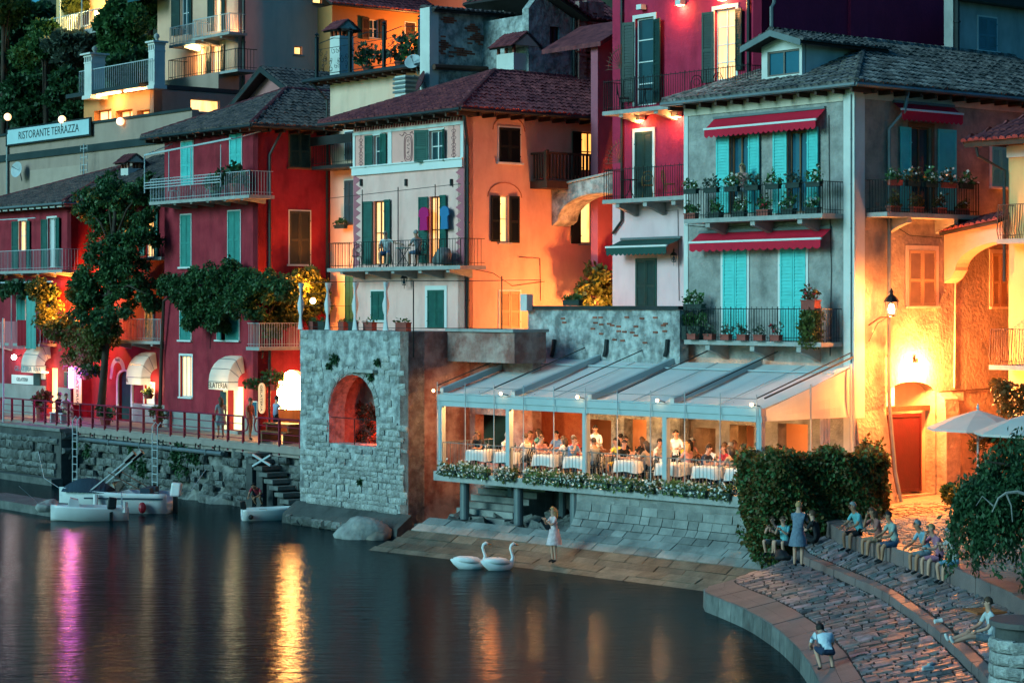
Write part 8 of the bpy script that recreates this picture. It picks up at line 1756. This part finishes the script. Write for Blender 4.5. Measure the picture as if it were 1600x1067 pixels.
def run_people():
    tmp = []
    for o, J, a in JOBS:
        names = list(J); idx = {n: i for i, n in enumerate(names)}; me = bpy.data.meshes.new('tmp'); me.from_pydata([J[n] for n in names], [(idx[x], idx[y]) for x, y in EDG], []); t_ = bpy.data.objects.new('tmp', me); COL.objects.link(t_)
        md = t_.modifiers.new('skin', 'SKIN'); md.use_smooth_shade = True; md.branch_smoothing = .5
        if not me.skin_vertices: bpy.context.view_layer.objects.active = t_
        for n in names:
            r = RAD[n if n in RAD else n[:-1]]; sv = me.skin_vertices[0].data[idx[n]]; k_ = a['f'] if n[:3] in ('pel','spi','che','hip') else 1; sv.radius = (r[0]*k_, r[1]*k_); sv.use_root = (n == 'pel')
        sb = t_.modifiers.new('sub', 'SUBSURF'); sb.levels = 1; sb.render_levels = 1; tmp.append(t_)
    dg = bpy.context.evaluated_depsgraph_get(); dg.update()
    for (o, J, a), t_ in zip(JOBS, tmp):
        ev = t_.evaluated_get(dg); em = ev.to_mesh(); V = np.array([v_.co[:] for v_ in em.vertices]); Fc = [tuple(p_.vertices) for p_ in em.polygons]; ev.to_mesh_clear()
        mats = [a['skin'], cloth(a['shirt']), cloth(a['pants']), cloth(a['shoes']), eyem, lipm]
        segs = [(x, y, np.array(J[x]), np.array(J[y])) for x, y in EDG]; cen = np.array([V[list(f_)].mean(0) for f_ in Fc]); best = np.full(len(cen), 9.); mi = np.zeros(len(cen), int)
        for x, y, p0, p1 in segs:
            d_ = p1-p0; tt = np.clip(((cen-p0)@d_)/(d_@d_), 0, 1); ds = np.linalg.norm(cen-(p0+tt[:,None]*d_), axis=1); b = y[:3]
            if b in ('spi','che','hip'): m_ = np.full(len(cen), 1 if b != 'hip' else 2)
            elif b == 'sho': m_ = np.full(len(cen), 1)
            elif b == 'nek': m_ = np.where(tt < .35, 1, 0)
            elif b == 'elb': m_ = np.where(tt < a['sl']*1.3, 1, 0)
            elif b == 'han': m_ = np.where(tt < (a['sl']-.7)*3, 1, 0)
            elif b == 'kne': m_ = np.where(tt < (.85 if a['legs'] == 'short' else (1.1 if a['legs'] == 'long' else .5)), 2, 0)
            elif b == 'ank': m_ = np.where(tt < (.9 if a['legs'] == 'long' else -1), 2, 0)
            elif b == 'toe': m_ = np.full(len(cen), 3)
            else: m_ = np.zeros(len(cen), int)
            if b == 'spi': m_ = np.where(tt < .2, 2, 1)
            s_ = ds < best; best[s_] = ds[s_]; mi[s_] = m_[s_]
        if a['dress']: mi[mi == 2] = 1
        verts = V.tolist(); faces = list(Fc); mid = mi.tolist()
        def add(mb, m_):
            n0 = len(verts); verts.extend(mb.v); faces.extend(tuple(n0+i for i in q) for q in mb.f); mid.extend([m_]*len(mb.f))
        hd0, hd1 = Vector(J['hd0']), Vector(J['hd1']); hc = hd0.lerp(hd1,.5)
        add(MB().tube([hc+Vector((0,.085,.025)), hc+Vector((0,.112,-.012)), hc+Vector((0,.088,-.022))],[.010,.017,.012],5), 0)     # nose
        for s_ in (-1,1):
            add(MB().ball(hc+Vector((s_*.032,.082,.02)),.013,6), 4); add(MB().ball(hc+Vector((s_*.080,-.0,.0)),.026,6), 0)
        add(MB().tube([hc+Vector((-.025,.082,-.052)), hc+Vector((0,.092,-.053)), hc+Vector((.025,.082,-.052))],.008,5), 5)
        for n in 'LR':                                       # hands with five fingers
            e, hn = Vector(J['elb'+n]), Vector(J['han'+n]); d_ = (hn-e).normalized(); sd = d_.cross(Vector((0,0,1))); sd = sd.normalized() if sd.length > .1 else Vector((1,0,0)); up = sd.cross(d_)
            add(MB().tube([hn-d_*.01, hn+d_*.05, hn+d_*.085],[.030,.040,.034],7), 0)
            for i, (w_, l_) in enumerate(((-.028,.07),(-.010,.08),(.010,.075),(.028,.06))):
                b0 = hn+d_*.08+sd*w_; add(MB().tube([b0, b0+d_*l_*.55-up*.012, b0+d_*l_*.85-up*.04],[.010,.009,.007],5), 0)
            tb = hn+d_*.03+sd*.035*(1 if n == 'L' else -1); add(MB().tube([tb, tb+d_*.035+sd*.025*(1 if n == 'L' else -1), tb+d_*.07+sd*.02*(1 if n == 'L' else -1)],[.012,.011,.008],5), 0)
        me = bpy.data.meshes.new('body'); me.from_pydata(verts, [], faces)
        for m_ in mats: me.materials.append(m_)
        me.polygons.foreach_set('material_index', mid); me.polygons.foreach_set('use_smooth', [True]*len(me.polygons)); me.update()
        bo = bpy.data.objects.new('body', me); COL.objects.link(bo); bo.parent = o; bo.scale = (a['h'],)*3; OFF[bo] = (0,0,0)
        mb = MB(); m_, n_ = 9, 12; ax = hd1-hd0                # hair cap
        for i in range(m_+1):
            th = math.pi*.60*i/m_
            for k_ in range(n_):
                ph = 2*math.pi*k_/n_; fr = max(0, math.sin(ph)); lim = th*(1-.42*fr); q = Vector((.088*math.sin(lim)*math.cos(ph), .104*math.sin(lim)*math.sin(ph)-.014, .112*math.cos(lim)+.012))*random.uniform(.96,1.05); mb.v.append(tuple(hc+q))
        for i in range(m_):
            for k_ in range(n_): mb.f.append((i*n_+k_, i*n_+(k_+1)%n_, (i+1)*n_+(k_+1)%n_, (i+1)*n_+k_))
        if a['long']: mb.tube([hc+Vector((0,-.06,.03)), hc+Vector((0,-.095,-.08)), hc+Vector((0,-.10,-.22)), hc+Vector((0,-.09,-.32))],[.095,.10,.085,.03],9)
        hb = mb.build('hair', HAIRS[a['hair']], o, smooth=True); hb.scale = (a['h'],)*3
        if a['hat']: q = MB().lathe([(.01,.15),(.07,.145),(.10,.10),(.105,.05),(.20,.035),(.20,.028),(.10,.03)], hc, 14).build('hat', woodD, o, smooth=True); q.scale = (a['h'],)*3
        if a['dress']:
            pz = J['pel'][2]; c_ = Vector(J['pel'])
            if 'kneL' in J and J['kneL'][2] < pz-.2: q = MB().lathe([(.15,.12),(.17,0),(.22,-.2),(.25,-.36)], c_, 14).build('skirt', cloth(a['shirt']), o, smooth=True); q.scale = (a['h'],)*3
    for t_ in tmp:
        me = t_.data; bpy.data.objects.remove(t_); bpy.data.meshes.remove(me)
# ---- diners under the pergola: (pixel column, row depth, side, description, clothes)
LFT, RGT = math.degrees(TRZ)+180, math.degrees(TRZ)          # facing along the terrace
IN, OUT = LFT-90, LFT+90
D = [(724,.75,OUT+10,'woman in a black top at the left end',BLK,BLK,'brown',1,'face'),(757,2.0,RGT,'man in a rose shirt at the back left',PNK,DEN,'brown',0,'table'),(762,.8,RGT,'man in a white shirt in the front left',WHT,DEN,'grey',0,'table'),(797,.8,LFT,'diner in a pale shirt behind the second post',WHT,GRY,'brown',0,'table'),
(819,.7,RGT,'man in a dusty pink shirt leaning over',PNK,TAN_,'brown',0,'table'),(860,.8,LFT,'woman in a white dress with brown hair',WHT,WHT,'brown',1,'table'),(868,.75,RGT,'diner in a pale blue shirt',BLUE_,DEN,'brown',0,'face'),(905,.75,LFT,'man in a dark grey shirt bent forward',GRY,DEN,'dark',0,'table'),
(895,2.3,RGT,'dark-haired man at the back centre',NAVY,DEN,'dark',0,'table'),(931,2.3,LFT,'woman in a black blouse at the back centre',BLK,BLK,'brown',1,'table'),(943,.8,RGT,'boy in a black shirt sitting low',BLK,DEN,'dark',0,'table'),(958,2.0,RGT,'man in a white shirt turning sideways',WHT,DEN,'dark',0,'table'),
(988,.8,LFT,'woman in a brown blouse with dark hair',TAN_,BLK,'dark',1,'table'),(984,2.4,OUT,'man in a yellow shirt facing the lake',YEL,DEN,'grey',0,'table'),(1008,2.2,LFT,'woman with dark hair and bare shoulders',TAN_,BLK,'dark',1,'table'),(1024,1.6,LFT,'blond woman in a peach top',PNK,WHT,'blond',1,'table'),
(1052,2.2,RGT,'man in a beige shirt behind the fourth post',TAN_,DEN,'brown',0,'table'),(1070,2.3,LFT,'man in a grey shirt at the back right',GRY,DEN,'grey',0,'table'),(1074,.75,RGT,'man in a navy shirt with sunglasses pushed up',NAVY,NAVY,'dark',0,'table'),(1086,1.5,OUT,'girl in a bright red top',RED_,RED_,'brown',1,'table'),
(1100,2.0,LFT,'dark-haired man in the back right corner',BLK,BLK,'dark',0,'table'),(1118,.85,LFT,'woman in an amber top with curly dark hair',TAN_,BLK,'dark',1,'table'),(1148,.8,LFT,'grey-haired man in a black shirt at the right end',BLK,BLK,'grey',0,'table'),(1222,2.1,LFT,'man with bare shoulders above the hedge',TAN_,DEN,'dark',0,'table'),(1246,2.0,LFT+40,'grey-haired diner above the hedge',PNK,DEN,'grey',0,'table'),
(745,3.0,LFT,'woman in a teal blouse near the red inner wall',TEAL_,BLK,'brown',1,'table'),(783,2.7,OUT,'man in a blue shirt behind the white-shirted man',BLUE_,DEN,'dark',0,'table'),(832,2.9,RGT,'woman in a cream top before the orange doorway',WHT,BLK,'blond',1,'table'),(850,1.5,OUT,'bald man in a red polo between the first rows',RED_,DEN,'grey',0,'table'),(873,3.0,LFT,'man in an olive shirt far back at the doorway',OLV,DEN,'dark',0,'table'),(918,1.5,OUT,'woman in a yellow dress between the middle rows',YEL,YEL,'dark',1,'table'),(972,3.2,RGT,'woman in a pink cardigan in the far middle row',PNK,BLK,'grey',1,'table'),(1038,3.1,RGT,'man in a teal polo in the far right row',TEAL_,DEN,'brown',0,'table'),(1062,1.5,OUT,'woman in a white blouse between the right rows',WHT,BLK,'brown',1,'table'),(1132,2.4,RGT,'man in a white jacket near the hedge corner',WHT,DEN,'dark',0,'table')]
for px, n_, fc, desc, c1, c2, hr, lg, ar in D:
    x, y, z = Q(spx(px), n_, TZ); person(desc+' of the restaurant terrace' if 'hedge' not in desc else desc, 'sit', (x,y,z), fc+random.uniform(-12,12), c1, c2, hr, long_hair=bool(lg), legs='long' if c2 in (DEN,BLK,NAVY) else 'short', group='diners on the restaurant terrace', arms=ar, lean=random.uniform(.04,.10), sleeves=.45)
    chair(T(x,y,z), R(fc-90), 'bistro chair under the '+desc)
for px, n_, desc in ((880,1.5,'waiter in a white shirt standing between the tables at the centre'),(1006,1.5,'waiter in a white shirt standing right of the yellow-shirted man')):
    x, y, z = Q(spx(px),n_,TZ); person(desc, 'stand', (x,y,z), OUT+30, WHT, BLK, 'dark', SKN, legs='long', arms='table', sleeves=1.0, group='waiters on the terrace')
# ---- balcony people
person('bald man in a white shirt resting his arm on the balcony rail', 'sit', (fx(602,-1.6),-1.55,bz), math.degrees(RZ)-50, WHT, BLUE_, 'grey', SKN, arms='rail', group='men on the pink house balcony', lean=.08)
person('man in a dark patterned shirt sitting across the balcony table', 'sit', (fx(654,-1.6),-1.6,bz), math.degrees(RZ)+175, GRY, DEN, 'grey', SKT, arms='table', group='men on the pink house balcony', lean=.1)
person('blond woman standing among the flower boxes of the grey house balcony', 'stand', (fx(1162,-.45),-.5,zb1), math.degrees(RZ)-60, PNK, WHT, 'blond', SKN, long_hair=True, arms='phone')
# ---- promenade
P_ = 'people strolling on the promenade'
person('woman in a dark dress standing at the railing before the green-lit door', 'stand', (fx(345,-3.2),-3.2,PZ), math.degrees(RZ)+170, GRY, GRY, 'brown', SKT, long_hair=True, dress=True, group=P_, arms='down', h=.98)
person('woman in an orange top with a bag at the gap in the railing', 'stand', (fx(390,-3.0),-3.0,PZ), math.degrees(RZ)+20, (.45,.12,.06), (.40,.16,.12), 'brown', SKT, group=P_, arms='down', h=1.0, step=.08)
person('man in a pale blue shirt before the bright shop arch', 'stand', (fx(431,-1.8),-1.8,PZ), math.degrees(RZ)+90, (.30,.36,.48), BLK, 'dark', SKN, group=P_, arms='table', legs='long', h=1.03)
person('person in a dark hat sitting on the pale bench', 'sit', (fx(90,-2.9),-2.9,PZ), math.degrees(RZ)+20, BLK, BLK, 'dark', SKN, hat=True, group='pair on the pale bench', legs='long')
person('person in a white shirt sitting at the end of the pale bench', 'sit', (fx(101,-2.9),-2.9,PZ), math.degrees(RZ)+10, WHT, TAN_, 'brown', SKN, group='pair on the pale bench', legs='short')
person('bather in a red cap beside the white dinghy', 'crouch', (fx(405,PY-1.3),PY-1.3,.35), math.degrees(RZ)-60, RED_, NAVY, 'dark', SKT)
# ---- slope and ramp
X, Y = gnd(866,878,.22); person('blond woman in a white summer dress standing at the foot of the sloping quay', 'stand', (X,Y,.20), 205, (.60,.45,.45), (.60,.45,.45), 'blond', SKN, long_hair=True, arms='phone', town=False, dress=True)
def onramp(px, py, z): X, Y = gnd(px,py,z); return (X,Y,z)
person('standing woman in a patterned blue dress on the ramp kerb', 'stand', onramp(1247,886,1.28), 60, (.13,.17,.22), (.10,.13,.18), 'blond', SKN, arms='phone', town=False, dress=True, h=1.0, legs='brief')
person('woman in a black top sitting on the ground with a yellow strap', 'ground', onramp(1276,852,1.45), 150, BLK, BLK, 'brown', SKN, arms='phone', town=False, lean=.08, kz=.3, fy=.6, h=1.05)
person('girl in a teal top sitting by the hedge, looking at a phone', 'sit', onramp(1226,868,1.12), 235, TEAL_, GRY, 'brown', SKN, arms='phone', town=False, seat=.30, kz=.47, fy=.36, h=.92)
person('girl in a pink top sitting closest to the hedge', 'sit', onramp(1209,866,1.10), 240, PNK, GRY, 'brown', SKN, arms='phone', town=False, seat=.30, kz=.47, fy=.36, h=.9)
def seatp(px, Yw, label, face, c1, c2, hr, **kw):
    X = (px-800)/K*Yw; z = ZS0-.02; person(label, 'sit', (fS(Yw)+.16,Yw,z), face, c1, c2, hr, town=False, seat=.40, group='people sitting on the long step', **kw)
def yfor(px):
    best = min(np.linspace(48,63,300), key=lambda y: abs(800+K*(fS(y)+.16)/y-px)); return float(best)
for px, lab, fc, c1, c2, hr, kw in ((1344,'grey-haired man in a turquoise shirt on the long step',205,TEAL_,BLK,'grey',dict(arms='lap',lean=.12)),(1374,'woman resting her chin on her hand on the long step',200,(.30,.12,.10),TAN_,'brown',dict(arms='face',lean=.12,long_hair=True)),(1399,'man in a sage shirt with sunglasses on the long step',195,(.28,.34,.30),DEN,'dark',dict(arms='lap',lean=.1)),(1450,'man in a light blue shirt leaning on his knees',200,(.18,.33,.40),GRY,'grey',dict(arms='lap',lean=.16)),(1470,'short-haired woman in a flowered dress on the long step',200,(.35,.15,.22),(.35,.15,.22),'blond',dict(arms='face',lean=.14)),(1492,'person in a pale top beside the weeping tree',205,(.40,.36,.34),(.15,.30,.38),'grey',dict(arms='phone',lean=.1))):
    seatp(px, yfor(px), lab, fc, c1, c2, hr, **kw)
person('reclining person in sneakers with legs stretched across the kerb', 'ground', (*wat(1550,1022,42.8)[:2],1.46), 188, (.45,.48,.48), GRY, 'brown', SKN, town=False, kz=.2, shoes=WHT)
person('crouching bather in a white shirt at the water edge', 'crouch', (*wat(1292,1050,45.2)[:2],.52), 100, (.55,.62,.66), NAVY, 'dark', SKN, town=False)
run_people()
# ------------------------------------------------------------------ lettering as real meshes, joined pieces marked as stuff
fonts = [o for o in bpy.data.objects if o.type == 'FONT']
bpy.context.view_layer.update(); dg = bpy.context.evaluated_depsgraph_get()
for o in fonts:
    me = bpy.data.meshes.new_from_object(o.evaluated_get(dg)); n_ = bpy.data.objects.new('lettering', me); COL.objects.link(n_)
    n_.parent = o.parent; n_.matrix_local = o.matrix_local.copy()
    if not me.materials: me.materials.append(ink)
    c_ = o.data; bpy.data.objects.remove(o); bpy.data.curves.remove(c_)
